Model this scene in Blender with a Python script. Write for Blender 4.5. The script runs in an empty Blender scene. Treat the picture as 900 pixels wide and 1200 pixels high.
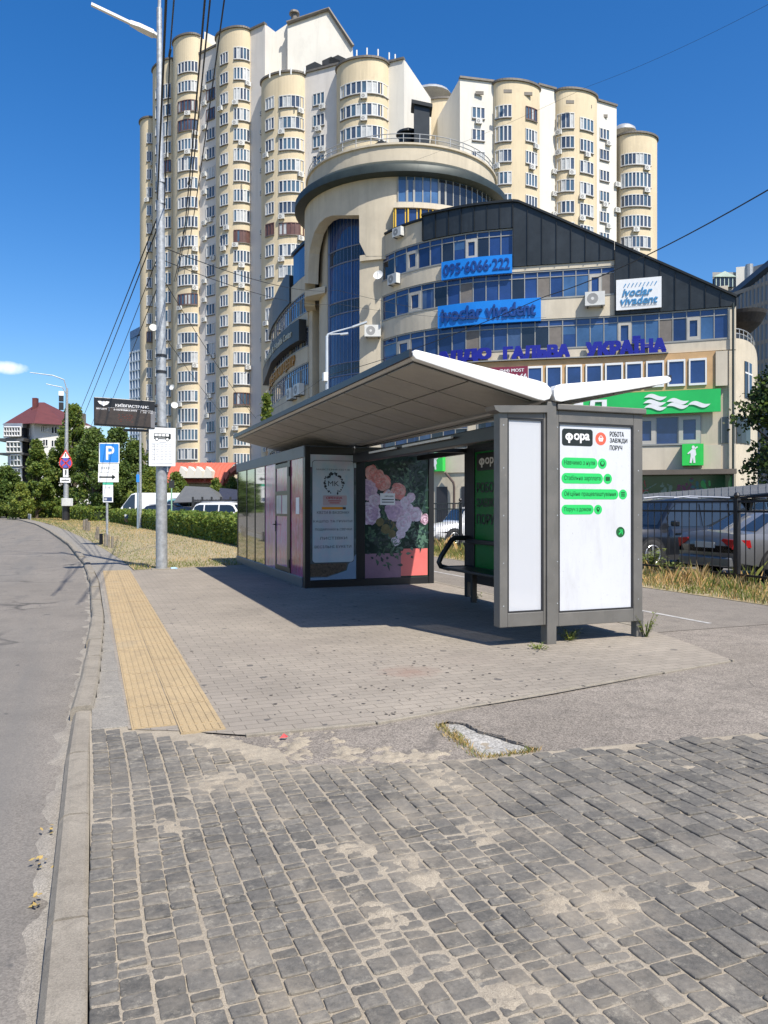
import bpy, bmesh, math, random
from mathutils import Vector, Matrix, noise as mnoise
from mathutils.geometry import tessellate_polygon
random.seed(7)
S = bpy.context.scene
COL = S.collection
R = math.radians
A = math.atan2(347, 900)              # street runs this far left of the view axis
SA, CA = math.sin(A), math.cos(A)
CAMH, HOR, F = 1.5, 593.0, 900.0

# ---------------------------------------------------------------- measuring helpers
def LD(l, d, z=0.0):
    """lateral / depth seen from the camera -> world (X across the street, Y along it)"""
    return Vector((l * CA + d * SA, -l * SA + d * CA, z))
def PD(px, d, z=0.0): return LD((px - 450) / F * d, d, z)
def ZY(py, d): return CAMH + (HOR - py) * d / F
def dX(px, X): return X / (SA + (px - 450) / F * CA)
def dY(px, Y): return Y / (CA - (px - 450) / F * SA)
def onY(px, py, Y):
    d = dY(px, Y); return PD(px, d, ZY(py, d))
def onX(px, py, X):
    d = dX(px, X); return PD(px, d, ZY(py, d))
def ground(px, py): return PD(px, CAMH * F / (py - HOR))

# ---------------------------------------------------------------- materials
MATS = {}
def nodes(name):
    m = bpy.data.materials.new(name); m.use_nodes = True
    nt = m.node_tree; b = nt.nodes['Principled BSDF']
    return m, nt, b
def N(nt, t, **kw):
    n = nt.nodes.new(t)
    for k, v in kw.items():
        if k in n.inputs.keys(): n.inputs[k].default_value = v
        else: setattr(n, k, v)
    return n
def pos(nt, scale=(1, 1, 1)):
    g = nt.nodes.new('ShaderNodeNewGeometry'); mp = nt.nodes.new('ShaderNodeMapping')
    mp.inputs['Scale'].default_value = scale
    nt.links.new(g.outputs['Position'], mp.inputs['Vector']); return mp.outputs['Vector']
def noise_fac(nt, vec, scale, detail=4, rough=.6, lo=.35, hi=.65):
    n = N(nt, 'ShaderNodeTexNoise', Scale=scale, Detail=detail, Roughness=rough)
    nt.links.new(vec, n.inputs['Vector'])
    r = nt.nodes.new('ShaderNodeMapRange'); r.inputs[1].default_value = lo; r.inputs[2].default_value = hi
    nt.links.new(n.outputs['Fac'], r.inputs[0]); return r.outputs[0]
def mix(nt, fac, a, b, mode='MIX'):
    n = nt.nodes.new('ShaderNodeMix'); n.data_type = 'RGBA'; n.blend_type = mode
    for s, i in ((fac, 0), (a, 6), (b, 7)):
        if hasattr(s, 'node'): nt.links.new(s, n.inputs[i])
        elif i == 0: n.inputs[0].default_value = s
        else: n.inputs[i].default_value = (*s, 1)
    return n.outputs[2]
def bump(nt, b, h, strength=.3, dist=.01):
    n = nt.nodes.new('ShaderNodeBump'); n.inputs['Strength'].default_value = strength; n.inputs['Distance'].default_value = dist
    nt.links.new(h, n.inputs['Height']); nt.links.new(n.outputs[0], b.inputs['Normal'])
def M(name, col, rough=.6, metal=0., var=.12, scale=1.5, bmp=0., bscale=30, spec=.5, coat=0., island=0., streak=0.):
    """plain procedural paint / stone / metal with a weathered tone variation"""
    if name in MATS: return MATS[name]
    m, nt, b = nodes(name)
    b.inputs['Roughness'].default_value = rough; b.inputs['Metallic'].default_value = metal
    b.inputs['Specular IOR Level'].default_value = spec; b.inputs['Coat Weight'].default_value = coat
    v = pos(nt)
    f = noise_fac(nt, v, scale, 6, .65, .3, .7)
    dark = tuple(c * (1 - var) for c in col); lite = tuple(min(1, c * (1 + var)) for c in col)
    c = mix(nt, f, dark, lite)
    if island:
        g = nt.nodes.new('ShaderNodeNewGeometry')
        mm = nt.nodes.new('ShaderNodeMix'); mm.data_type = 'RGBA'; mm.blend_type = 'MULTIPLY'; mm.inputs[0].default_value = 1
        rr = nt.nodes.new('ShaderNodeMapRange'); rr.inputs[3].default_value = 1 - island; rr.inputs[4].default_value = 1 + island
        nt.links.new(g.outputs['Random Per Island'], rr.inputs[0])
        nt.links.new(c, mm.inputs[6]); nt.links.new(rr.outputs[0], mm.inputs[7]); c = mm.outputs[2]
    if streak:                                   # rain streaks and soot: noise drawn out downwards
        s_ = noise_fac(nt, pos(nt, (1, 1, .07)), 1.1, 6, .7, .50, .78)
        c = mix(nt, s_, c, tuple(x * (1 - streak) for x in col))
        s2 = noise_fac(nt, pos(nt, (1, 1, .5)), .35, 5, .7, .56, .70); c = mix(nt, s2, c, tuple(x * (1 - streak * .55) for x in col))
    nt.links.new(c, b.inputs['Base Color'])
    if bmp:
        f2 = noise_fac(nt, v, bscale, 5, .7, 0, 1); bump(nt, b, f2, bmp, .02)
    MATS[name] = m; return m
def glass(name, col, rough=.06, spec=.7, var=.3, scale=.4):
    m = M(name, col, rough, 0, var, scale, spec=spec); return m
def foliage(name, col, var=.5, trans=.25):
    if name in MATS: return MATS[name]
    m, nt, b = nodes(name)
    v = pos(nt); f = noise_fac(nt, v, .9, 3, .6, .35, .65)
    g = nt.nodes.new('ShaderNodeNewGeometry')
    c = mix(nt, f, tuple(x * (1 - var * .6) for x in col), tuple(x * (1 + var * .5) for x in col))
    c = mix(nt, g.outputs['Random Per Island'], c, (col[0] * 1.7, col[1] * 1.3, col[2] * .9))
    nt.links.new(c, b.inputs['Base Color'])
    b.inputs['Roughness'].default_value = .55; b.inputs['Specular IOR Level'].default_value = .35
    tr = nt.nodes.new('ShaderNodeBsdfTranslucent'); nt.links.new(c, tr.inputs['Color'])
    ms = nt.nodes.new('ShaderNodeMixShader'); ms.inputs[0].default_value = trans
    nt.links.new(b.outputs[0], ms.inputs[1]); nt.links.new(tr.outputs[0], ms.inputs[2])
    nt.links.new(ms.outputs[0], nt.nodes['Material Output'].inputs['Surface'])
    MATS[name] = m; return m

# ---------------------------------------------------------------- objects
ORG = {}
def tag(o, label=None, cat=None, group=None, kind=None):
    if label: o['label'] = label
    if cat: o['category'] = cat
    if group: o['group'] = group
    if kind: o['kind'] = kind
    return o
def thing(name, label, cat, loc=(0, 0, 0), group=None):
    o = bpy.data.objects.new(name, None); COL.objects.link(o)
    o.empty_display_size = .2; o.location = loc; ORG[o] = Vector(loc)
    return tag(o, label, cat, group)
class MB:
    def __init__(s): s.v = []; s.f = []; s.m = []
    def poly(s, pts, m=0):
        i = len(s.v); s.v += [tuple(p) for p in pts]; s.f.append(tuple(range(i, i + len(pts)))); s.m.append(m)
    def raw(s, vs, fs, m=0):
        i = len(s.v); s.v += [tuple(p) for p in vs]
        for f in fs: s.f.append(tuple(k + i for k in f)); s.m.append(m)
    def obox(s, c, u, v, w, m=0):
        """box from a centre and three half-axis vectors"""
        c, u, v, w = Vector(c), Vector(u), Vector(v), Vector(w)
        p = [c - u - v - w, c + u - v - w, c + u + v - w, c - u + v - w, c - u - v + w, c + u - v + w, c + u + v + w, c - u + v + w]
        fs = [(0, 3, 2, 1), (4, 5, 6, 7), (0, 1, 5, 4), (1, 2, 6, 5), (2, 3, 7, 6), (3, 0, 4, 7)]
        if u.cross(v).dot(w) < 0: fs = [f[::-1] for f in fs]
        s.raw(p, fs, m)
    def box(s, x0, y0, z0, x1, y1, z1, m=0):
        s.obox(((x0 + x1) / 2, (y0 + y1) / 2, (z0 + z1) / 2), ((x1 - x0) / 2, 0, 0), (0, (y1 - y0) / 2, 0), (0, 0, (z1 - z0) / 2), m)
    def prism(s, pts, ext, m=0, mcap=None):
        pts = [Vector(p) for p in pts]; ext = Vector(ext); n = len(pts)
        nn = Vector((0, 0, 0))
        for i in range(n): nn += (pts[i] - pts[0]).cross(pts[(i + 1) % n] - pts[0])
        if nn.dot(ext) > 0: pts = pts[::-1]
        i = len(s.v); s.v += [tuple(p) for p in pts] + [tuple(p + ext) for p in pts]
        mc = m if mcap is None else mcap
        s.f.append(tuple(range(i, i + n))); s.m.append(mc)
        s.f.append(tuple(range(i + 2 * n - 1, i + n - 1, -1))); s.m.append(mc)
        for k in range(n):
            j = (k + 1) % n
            s.f.append((i + j, i + k, i + n + k, i + n + j)); s.m.append(m)
    def tube(s, pts, r, n=8, m=0, cap=True):
        pts = [Vector(p) for p in pts]; k = len(pts)
        rs = r if isinstance(r, (list, tuple)) else [r] * k
        i0 = len(s.v); up = None
        for j, p in enumerate(pts):
            t = (pts[min(j + 1, k - 1)] - pts[max(j - 1, 0)]).normalized()
            if up is None: up = Vector((0, 0, 1)) if abs(t.z) < .9 else Vector((1, 0, 0))
            a = t.cross(up).normalized(); b = a.cross(t).normalized(); up = b
            for q in range(n):
                th = 2 * math.pi * q / n
                s.v.append(tuple(p + (a * math.cos(th) + b * math.sin(th)) * rs[j]))
        for j in range(k - 1):
            for q in range(n):
                q2 = (q + 1) % n
                s.f.append((i0 + j * n + q, i0 + j * n + q2, i0 + (j + 1) * n + q2, i0 + (j + 1) * n + q)); s.m.append(m)
        if cap:
            s.f.append(tuple(i0 + q for q in range(n))[::-1]); s.m.append(m)
            s.f.append(tuple(i0 + (k - 1) * n + q for q in range(n))); s.m.append(m)
    def disc(s, c, u, v, n=20, m=0, ru=1., rv=1.):
        c, u, v = Vector(c), Vector(u), Vector(v)
        s.poly([c + u * ru * math.cos(2 * math.pi * k / n) + v * rv * math.sin(2 * math.pi * k / n) for k in range(n)], m)
    def lathe(s, c, prof, n=32, m=0, t0=0., t1=2 * math.pi):
        c = Vector(c); full = abs(t1 - t0 - 2 * math.pi) < 1e-4; cols = n if full else n + 1
        i0 = len(s.v); k = len(prof)
        for q in range(cols):
            th = t0 + (t1 - t0) * q / n
            for (r, z) in prof: s.v.append((c.x + r * math.cos(th), c.y + r * math.sin(th), c.z + z))
        for q in range(n):
            q2 = (q + 1) % cols
            for j in range(k - 1):
                s.f.append((i0 + q * k + j, i0 + q2 * k + j, i0 + q2 * k + j + 1, i0 + q * k + j + 1)); s.m.append(m)
    def grid(s, fn, us, vs, m=0):
        i0 = len(s.v); nv = len(vs)
        for u in us:
            for v in vs: s.v.append(tuple(fn(u, v)))
        for a in range(len(us) - 1):
            for b in range(nv - 1):
                s.f.append((i0 + a * nv + b, i0 + (a + 1) * nv + b, i0 + (a + 1) * nv + b + 1, i0 + a * nv + b + 1)); s.m.append(m)
    def build(s, name, mats, parent=None, smooth=False, fix=False, bevel=0.):
        me = bpy.data.meshes.new(name)
        if not isinstance(mats, (list, tuple)): mats = [mats]
        if parent is not None: o3 = ORG.get(parent, Vector((0, 0, 0)))
        else:
            xs = [p[0] for p in s.v]; ys = [p[1] for p in s.v]; zs = [p[2] for p in s.v]
            o3 = Vector(((min(xs) + max(xs)) / 2, (min(ys) + max(ys)) / 2, min(zs)))
        me.from_pydata([(p[0] - o3.x, p[1] - o3.y, p[2] - o3.z) for p in s.v], [], s.f)
        for mt in mats: me.materials.append(mt)
        me.polygons.foreach_set('material_index', s.m)
        if smooth: me.polygons.foreach_set('use_smooth', [True] * len(s.f))
        if fix:
            bm = bmesh.new(); bm.from_mesh(me); bmesh.ops.remove_doubles(bm, verts=bm.verts, dist=1e-5)
            bmesh.ops.recalc_face_normals(bm, faces=bm.faces); bm.to_mesh(me); bm.free()
        me.update()
        if smooth and smooth != 'all':
            try: me.set_sharp_from_angle(angle=R(40))
            except Exception: pass
        o = bpy.data.objects.new(name, me); COL.objects.link(o)
        if parent is not None: o.parent = parent
        else: o.location = o3
        ORG[o] = o3
        if bevel:
            bv = o.modifiers.new('bevel', 'BEVEL'); bv.width = bevel; bv.segments = 2; bv.limit_method = 'ANGLE'; bv.angle_limit = R(40)
        return o
def structure(name, mb, mat, **k):
    return tag(mb.build(name, mat, **k), kind='structure')
# ---------------------------------------------------------------- lettering
TXT = {}
def text_geo(sx, bold=0., ext=0., res=3, shear=0.):
    key = (sx, bold, ext, res, shear)
    if key in TXT: return TXT[key]
    c = bpy.data.curves.new('lettering', 'FONT'); c.body = sx; c.extrude = ext; c.offset = bold; c.resolution_u = res; c.shear = shear
    o = bpy.data.objects.new('lettering', c); COL.objects.link(o)
    dg = bpy.context.evaluated_depsgraph_get(); oe = o.evaluated_get(dg); me = oe.to_mesh()
    vs = [v.co.copy() for v in me.vertices]; fs = [tuple(p.vertices) for p in me.polygons]
    oe.to_mesh_clear(); bpy.data.objects.remove(o); bpy.data.curves.remove(c)
    x0 = min(v.x for v in vs); x1 = max(v.x for v in vs); y0 = min(v.y for v in vs); y1 = max(v.y for v in vs)
    vs = [((v.x - x0) / (x1 - x0), (v.y - y0) / (y1 - y0), v.z) for v in vs]
    out = list(vs); f2 = []                       # overlapping strokes: every front face gets its own corners, a hair apart
    for i, f in enumerate(fs):
        a_, b_, c_ = (vs[k] for k in f[:3]); nz_ = (b_[0] - a_[0]) * (c_[1] - a_[1]) - (b_[1] - a_[1]) * (c_[0] - a_[0])
        if ext and abs(a_[2] - b_[2]) + abs(a_[2] - c_[2]) > 1e-6 or abs(nz_) < 1e-12: f2.append(f); continue
        if ext and a_[2] < 0: f2.append(f); continue
        n0 = len(out); out += [(vs[k][0], vs[k][1], vs[k][2] + .00004 * (i % 7)) for k in f]; f2.append(tuple(range(n0, n0 + len(f))))
    fs = f2
    TXT[key] = (out, fs); return TXT[key]
def put_text(mb, sx, fn, m=0, bold=0., ext=0., res=3, shear=0.):
    """lettering fitted to a mapped box; heavier weights are struck several times with a small shift"""
    vs, fs = text_geo(sx.replace('ф', '\u0278'), 0., ext, res, shear)   # the font's own glyph does not fill
    du = bold * 1.1 / max(2, len(sx)); n = 1 if bold < .015 else (3 if bold < .032 else 5)
    for k in range(n):
        t = 0 if n == 1 else (k / (n - 1) - .5) * 2
        for e in ((0,) if bold < .032 else (-1, 1)):
            lift = .0006 * k + .0003 * (e + 1)
            mb.raw([fn(du + v[0] * (1 - 2 * du) + t * du, (v[1] * (1 - bold * 1.2) + bold * .6 + e * bold * .5) if n > 1 else v[1], v[2] + lift) for v in vs], fs, m)
def fora_logo(mb, fn, m):
    """the rounded four letter grocery logo: a ringed bar, then three letters"""
    n = 24; cu, cv, ro, rv, ri = .155, .60, .155, .36, .52
    for k in range(n):
        a, b_ = 6.2832 * k / n, 6.2832 * (k + 1) / n
        mb.poly([fn(cu + ro * math.cos(a), cv + rv * math.sin(a)), fn(cu + ro * math.cos(b_), cv + rv * math.sin(b_)), fn(cu + ro * ri * math.cos(b_), cv + rv * ri * math.sin(b_)), fn(cu + ro * ri * math.cos(a), cv + rv * ri * math.sin(a))], m)
    mb.poly([fn(cu - .038, .0, .0004), fn(cu + .038, .0, .0004), fn(cu + .038, .97, .0004), fn(cu - .038, .97, .0004)], m)
    put_text(mb, 'opa', sub(fn, .34, .0, 1.0, .97), m, .05)
def plane_map(p0, U, V, Nn=None):
    p0, U, V = Vector(p0), Vector(U), Vector(V); Nn = Vector(Nn) if Nn else U.cross(V).normalized()
    return lambda u, v, w=0.: p0 + U * u + V * v + Nn * w
def sub(fn, u0, v0, u1, v1, lift=0.):
    """a smaller box of a mapped face"""
    return lambda u, v, w=0.: fn(u0 + (u1 - u0) * u, v0 + (v1 - v0) * v, w + lift)
def rect(mb, fn, u0, v0, u1, v1, w=0., m=0):
    mb.poly([fn(u0, v0, w), fn(u1, v0, w), fn(u1, v1, w), fn(u0, v1, w)], m)
def rrect(mb, fn, u0, v0, u1, v1, ru, rv, w=0., m=0, n=6):
    pts = []
    for (cu, cv, a0) in ((u1 - ru, v0 + rv, -90), (u1 - ru, v1 - rv, 0), (u0 + ru, v1 - rv, 90), (u0 + ru, v0 + rv, 180)):
        for k in range(n + 1):
            t = R(a0 + 90 * k / n); pts.append(fn(cu + ru * math.cos(t), cv + rv * math.sin(t), w))
    mb.poly(pts, m)
def ell(mb, fn, cu, cv, ru, rv, w=0., m=0, n=24):
    mb.poly([fn(cu + ru * math.cos(2 * math.pi * k / n), cv + rv * math.sin(2 * math.pi * k / n), w) for k in range(n)], m)
def slab(mb, fn, u0, v0, u1, v1, w0, w1, m=0):
    a = [fn(u0, v0, w0), fn(u1, v0, w0), fn(u1, v1, w0), fn(u0, v1, w0)]
    b = [fn(u0, v0, w1), fn(u1, v0, w1), fn(u1, v1, w1), fn(u0, v1, w1)]
    mb.raw(a + b, [(0, 3, 2, 1), (4, 5, 6, 7), (0, 1, 5, 4), (1, 2, 6, 5), (2, 3, 7, 6), (3, 0, 4, 7)], m)

# ---------------------------------------------------------------- camera, sky, sun
cam = bpy.data.cameras.new('camera'); co = bpy.data.objects.new('camera', cam); COL.objects.link(co)
co.location = (0, 0, CAMH); co.rotation_euler = (R(90), 0, -A)
cam.sensor_fit = 'VERTICAL'; cam.sensor_height = 24; cam.lens = 18; cam.shift_y = -7 / 1200; cam.clip_end = 6000; cam.clip_start = .05
S.camera = co
SUN_DIR = Vector((.25, -.97, 0)).normalized(); EL = R(54)
TOSUN = Vector((SUN_DIR.x * math.cos(EL), SUN_DIR.y * math.cos(EL), math.sin(EL)))
sl = bpy.data.lights.new('sun', 'SUN'); sl.energy = 4.9; sl.angle = R(.5); sl.color = (1, .94, .84)
so = bpy.data.objects.new('sun', sl); COL.objects.link(so); so.rotation_euler = TOSUN.to_track_quat('Z', 'Y').to_euler()
so.location = (0, -20, 60)
W = bpy.data.worlds.new('World'); S.world = W; W.use_nodes = True
wn = W.node_tree; bg = wn.nodes['Background']; bg.inputs['Strength'].default_value = .122
sky = wn.nodes.new('ShaderNodeTexSky'); sky.sky_type = 'NISHITA'; sky.sun_disc = False
sky.sun_elevation = EL; sky.sun_rotation = math.atan2(TOSUN.x, TOSUN.y)
sky.altitude = 0; sky.air_density = 1.0; sky.dust_density = .9; sky.ozone_density = 2.5
# one small cloud low on the left, fixed in the sky by direction
tc = wn.nodes.new('ShaderNodeTexCoord')
cd = (PD(6, 1, 0) + Vector((0, 0, (HOR - 431) / F))).normalized()
cr = Vector((cd.y, -cd.x, 0)).normalized(); cu = cr.cross(cd)
def dotn(v):
    n = wn.nodes.new('ShaderNodeVectorMath'); n.operation = 'DOT_PRODUCT'; n.inputs[1].default_value = v
    wn.links.new(tc.outputs['Generated'], n.inputs[0]); return n.outputs['Value']
def wm(op, a, b):
    n = wn.nodes.new('ShaderNodeMath'); n.operation = op
    for i, s_ in enumerate((a, b)):
        if hasattr(s_, 'node'): wn.links.new(s_, n.inputs[i])
        else: n.inputs[i].default_value = s_
    return n.outputs[0]
nz = wn.nodes.new('ShaderNodeTexNoise'); nz.inputs['Scale'].default_value = 85; nz.inputs['Detail'].default_value = 5
wn.links.new(tc.outputs['Generated'], nz.inputs['Vector'])
q = wm('ADD', wm('POWER', wm('ABSOLUTE', wm('DIVIDE', dotn(cr), .027), 0), 2), wm('POWER', wm('ABSOLUTE', wm('DIVIDE', dotn(cu), .0085), 0), 2))
msk = wm('MULTIPLY', wm('SUBTRACT', wm('ADD', wm('SUBTRACT', 1.0, q), nz.outputs['Fac']), .62), 1.1)
cl = wn.nodes.new('ShaderNodeClamp'); wn.links.new(msk, cl.inputs['Value'])
front = wm('MULTIPLY', cl.outputs[0], wm('GREATER_THAN', dotn(cd), .5))
mx = wn.nodes.new('ShaderNodeMix'); mx.data_type = 'RGBA'; mx.inputs[7].default_value = (6.6, 7, 7.4, 1)
wn.links.new(front, mx.inputs[0])
hs = wn.nodes.new('ShaderNodeHueSaturation'); hs.inputs['Saturation'].default_value = 1.4; hs.inputs['Hue'].default_value = .507
wn.links.new(sky.outputs[0], hs.inputs['Color']); wn.links.new(hs.outputs[0], mx.inputs[6]); wn.links.new(mx.outputs[2], bg.inputs['Color'])
S.view_settings.view_transform = 'Standard'; S.view_settings.look = 'None'; S.view_settings.exposure = .52; S.view_settings.gamma = 1
S.cycles.max_bounces = 6; S.cycles.caustics_reflective = False; S.cycles.caustics_refractive = False
# ================================================================ GROUND
def ground_mat(name, c1, c2, c3, speck=220, patch=.5, rough=.9, bmp=.35, speckamt=.35, stain=None):
    m, nt, b = nodes(name); v = pos(nt)
    b.inputs['Roughness'].default_value = rough; b.inputs['Specular IOR Level'].default_value = .25
    f = noise_fac(nt, v, patch, 6, .65, .35, .68); c = mix(nt, f, c1, c2)
    f2 = noise_fac(nt, v, patch * 6, 5, .7, .48, .75); c = mix(nt, f2, c, c3)
    vo = N(nt, 'ShaderNodeTexVoronoi', Scale=speck); nt.links.new(v, vo.inputs['Vector'])
    hsv = nt.nodes.new('ShaderNodeSeparateColor'); nt.links.new(vo.outputs['Color'], hsv.inputs[0])
    mr = nt.nodes.new('ShaderNodeMapRange'); mr.inputs[3].default_value = 1 - speckamt; mr.inputs[4].default_value = 1 + speckamt
    nt.links.new(hsv.outputs[0], mr.inputs[0])
    mm = nt.nodes.new('ShaderNodeMix'); mm.data_type = 'RGBA'; mm.blend_type = 'MULTIPLY'; mm.inputs[0].default_value = 1
    nt.links.new(c, mm.inputs[6]); nt.links.new(mr.outputs[0], mm.inputs[7]); c = mm.outputs[2]
    if stain:
        st = noise_fac(nt, v, stain[0], 3, .5, .60, .72); c = mix(nt, st, c, stain[1])
    nt.links.new(c, b.inputs['Base Color'])
    h = noise_fac(nt, v, speck * .5, 4, .7, 0, 1); bump(nt, b, h, bmp, .006)
    return m
def add_cracks(m, scale, col, width=.02, amount=.9):
    """thin wandering cracks: the borders of warped voronoi cells"""
    nt = m.node_tree; b = nt.nodes['Principled BSDF']; v = pos(nt)
    nn = N(nt, 'ShaderNodeTexNoise', Scale=1.3, Detail=5); nt.links.new(v, nn.inputs['Vector'])
    ad = nt.nodes.new('ShaderNodeVectorMath'); ad.operation = 'MULTIPLY_ADD'; ad.inputs[1].default_value = (1.2, 1.2, 0)
    nt.links.new(nn.outputs['Color'], ad.inputs[0]); nt.links.new(v, ad.inputs[2])
    vo = N(nt, 'ShaderNodeTexVoronoi', Scale=scale); vo.feature = 'DISTANCE_TO_EDGE'; nt.links.new(ad.outputs[0], vo.inputs['Vector'])
    mr = nt.nodes.new('ShaderNodeMapRange'); mr.inputs[1].default_value = 0; mr.inputs[2].default_value = width; mr.inputs[3].default_value = amount; mr.inputs[4].default_value = 0
    nt.links.new(vo.outputs['Distance'], mr.inputs[0])
    br = noise_fac(nt, v, .7, 3, .5, .45, .6)
    mu = nt.nodes.new('ShaderNodeMath'); mu.operation = 'MULTIPLY'; nt.links.new(mr.outputs[0], mu.inputs[0]); nt.links.new(br, mu.inputs[1])
    src = b.inputs['Base Color'].links[0].from_socket
    nt.links.new(mix(nt, mu.outputs[0], src, col), b.inputs['Base Color'])
road_m = ground_mat('road_asphalt', (.175, .158, .137), (.215, .194, .168), (.15, .136, .119), 160, .35, .88, .3, .3)
add_cracks(road_m, .22, (.05, .048, .045), .016, .85)
def add_lanes(m):
    """oil-dark wheel tracks, patches and stains drawn out along the street"""
    nt = m.node_tree; b = nt.nodes['Principled BSDF']; src = b.inputs['Base Color'].links[0].from_socket
    f = noise_fac(nt, pos(nt, (1.1, .06, 1)), 1.4, 5, .6, .48, .72); c = mix(nt, f, src, (.15, .142, .13))
    f = noise_fac(nt, pos(nt, (1, .35, 1)), 1.1, 6, .75, .60, .66); c = mix(nt, f, c, (.125, .118, .11))
    f = noise_fac(nt, pos(nt), 4.5, 3, .6, .68, .72); c = mix(nt, f, c, (.10, .095, .09))
    nt.links.new(c, b.inputs['Base Color'])
add_lanes(road_m)
patch_m = ground_mat('worn_asphalt', (.19, .166, .14), (.245, .215, .182), (.147, .13, .111), 130, .8, .92, .5, .45)
add_cracks(patch_m, .5, (.1, .09, .08), .012, .7)
path_m = ground_mat('path_asphalt', (.18, .16, .136), (.22, .196, .168), (.15, .134, .116), 150, .5, .9, .3, .3)
kerb_m = ground_mat('kerb_concrete', (.225, .20, .163), (.28, .25, .203), (.175, .155, .126), 260, 1.6, .92, .4, .18)
sand_m = ground_mat('sand', (.285, .246, .19), (.335, .29, .224), (.24, .206, .16), 320, 1.2, .95, .5, .22)
gutter_m = ground_mat('gutter_grit', (.25, .225, .19), (.30, .275, .235), (.2, .18, .155), 240, 2., .95, .5, .3)
conc_m = ground_mat('broken_concrete', (.30, .29, .265), (.40, .385, .355), (.19, .18, .16), 110, 3.5, .95, 1., .4)
soil_m = ground_mat('dry_soil', (.29, .235, .145), (.36, .295, .185), (.17, .165, .08), 90, .5, .95, .6, .3)
lot_m = ground_mat('lot_asphalt', (.13, .125, .12), (.17, .165, .155), (.1, .1, .095), 60, .3, .9, .2, .2)
far_m = ground_mat('far_ground', (.11, .12, .06), (.16, .15, .09), (.09, .1, .05), 20, .05, .95, .1, .2)
grey_slab_m = ground_mat('grey_slabs', (.215, .20, .175), (.265, .245, .21), (.175, .162, .142), 150, 1.5, .9, .3, .25)

def brick_mat(name, ca, cb, mortar, w, h, gap, speck=200, mult=None, rot=0):
    m, nt, b = nodes(name); v = pos(nt)
    b.inputs['Roughness'].default_value = .9; b.inputs['Specular IOR Level'].default_value = .25
    g = nt.nodes.new('ShaderNodeNewGeometry'); mp = nt.nodes.new('ShaderNodeMapping'); mp.inputs['Rotation'].default_value = (0, 0, rot)
    nn = N(nt, 'ShaderNodeTexNoise', Scale=2.2, Detail=2); nt.links.new(g.outputs['Position'], nn.inputs['Vector'])
    ad = nt.nodes.new('ShaderNodeVectorMath'); ad.operation = 'MULTIPLY_ADD'; ad.inputs[1].default_value = (.018, .018, 0)
    nt.links.new(nn.outputs['Color'], ad.inputs[0]); nt.links.new(g.outputs['Position'], ad.inputs[2]); nt.links.new(ad.outputs[0], mp.inputs['Vector'])
    br = nt.nodes.new('ShaderNodeTexBrick'); br.offset = .5
    for k, x in (('Color1', (*ca, 1)), ('Color2', (*cb, 1)), ('Mortar', (*mortar, 1)), ('Scale', 1.), ('Mortar Size', gap), ('Mortar Smooth', .3), ('Bias', 0.), ('Brick Width', w), ('Row Height', h)):
        br.inputs[k].default_value = x
    nt.links.new(mp.outputs[0], br.inputs['Vector'])
    f = noise_fac(nt, v, .6, 6, .65, .3, .7); c = mix(nt, f, (.8, .79, .78), (1.12, 1.1, 1.07))
    mm = nt.nodes.new('ShaderNodeMix'); mm.data_type = 'RGBA'; mm.blend_type = 'MULTIPLY'; mm.inputs[0].default_value = 1
    nt.links.new(br.outputs['Color'], mm.inputs[6]); nt.links.new(c, mm.inputs[7]); c = mm.outputs[2]
    f3 = noise_fac(nt, v, 9, 4, .6, .55, .8); c = mix(nt, f3, c, tuple(x * .8 for x in ca))
    sp = noise_fac(nt, v, 7.5, 1, .3, .74, .76); c = mix(nt, sp, c, (.12, .11, .1))
    f4 = noise_fac(nt, v, 140, 3, .6, .3, .7); c2 = mix(nt, f4, (.86, .86, .86), (1.1, 1.1, 1.1))
    mm = nt.nodes.new('ShaderNodeMix'); mm.data_type = 'RGBA'; mm.blend_type = 'MULTIPLY'; mm.inputs[0].default_value = 1
    nt.links.new(c, mm.inputs[6]); nt.links.new(c2, mm.inputs[7]); c = mm.outputs[2]
    nt.links.new(c, b.inputs['Base Color'])
    h_ = nt.nodes.new('ShaderNodeMath'); h_.operation = 'SUBTRACT'; nt.links.new(f4, h_.inputs[0])
    m2 = nt.nodes.new('ShaderNodeMath'); m2.operation = 'MULTIPLY'; m2.inputs[1].default_value = 4; nt.links.new(br.outputs['Fac'], m2.inputs[0])
    nt.links.new(m2.outputs[0], h_.inputs[1]); bump(nt, b, h_.outputs[0], .45, .004)
    return m
tile_m = brick_mat('pale_paving_tiles', (.305, .272, .23), (.268, .24, .203), (.165, .146, .12), .2, .1, .004)

def spot(m, c, r, col, amt):
    """one old spill on the paving, fixed in the place"""
    nt = m.node_tree; b = nt.nodes['Principled BSDF']; src = b.inputs['Base Color'].links[0].from_socket
    g = nt.nodes.new('ShaderNodeNewGeometry'); d_ = nt.nodes.new('ShaderNodeVectorMath'); d_.operation = 'DISTANCE'; d_.inputs[1].default_value = c; nt.links.new(g.outputs['Position'], d_.inputs[0])
    n_ = N(nt, 'ShaderNodeTexNoise', Scale=7, Detail=6); nt.links.new(g.outputs['Position'], n_.inputs['Vector'])
    ad = nt.nodes.new('ShaderNodeMath'); ad.operation = 'MULTIPLY_ADD'; ad.inputs[1].default_value = r * 1.6; nt.links.new(n_.outputs['Fac'], ad.inputs[0]); nt.links.new(d_.outputs['Value'], ad.inputs[2])
    mr = nt.nodes.new('ShaderNodeMapRange'); mr.inputs[1].default_value = r * .9; mr.inputs[2].default_value = r * 1.9; mr.inputs[3].default_value = amt; mr.inputs[4].default_value = 0
    nt.links.new(ad.outputs[0], mr.inputs[0]); nt.links.new(mix(nt, mr.outputs[0], src, col), b.inputs['Base Color'])
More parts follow.
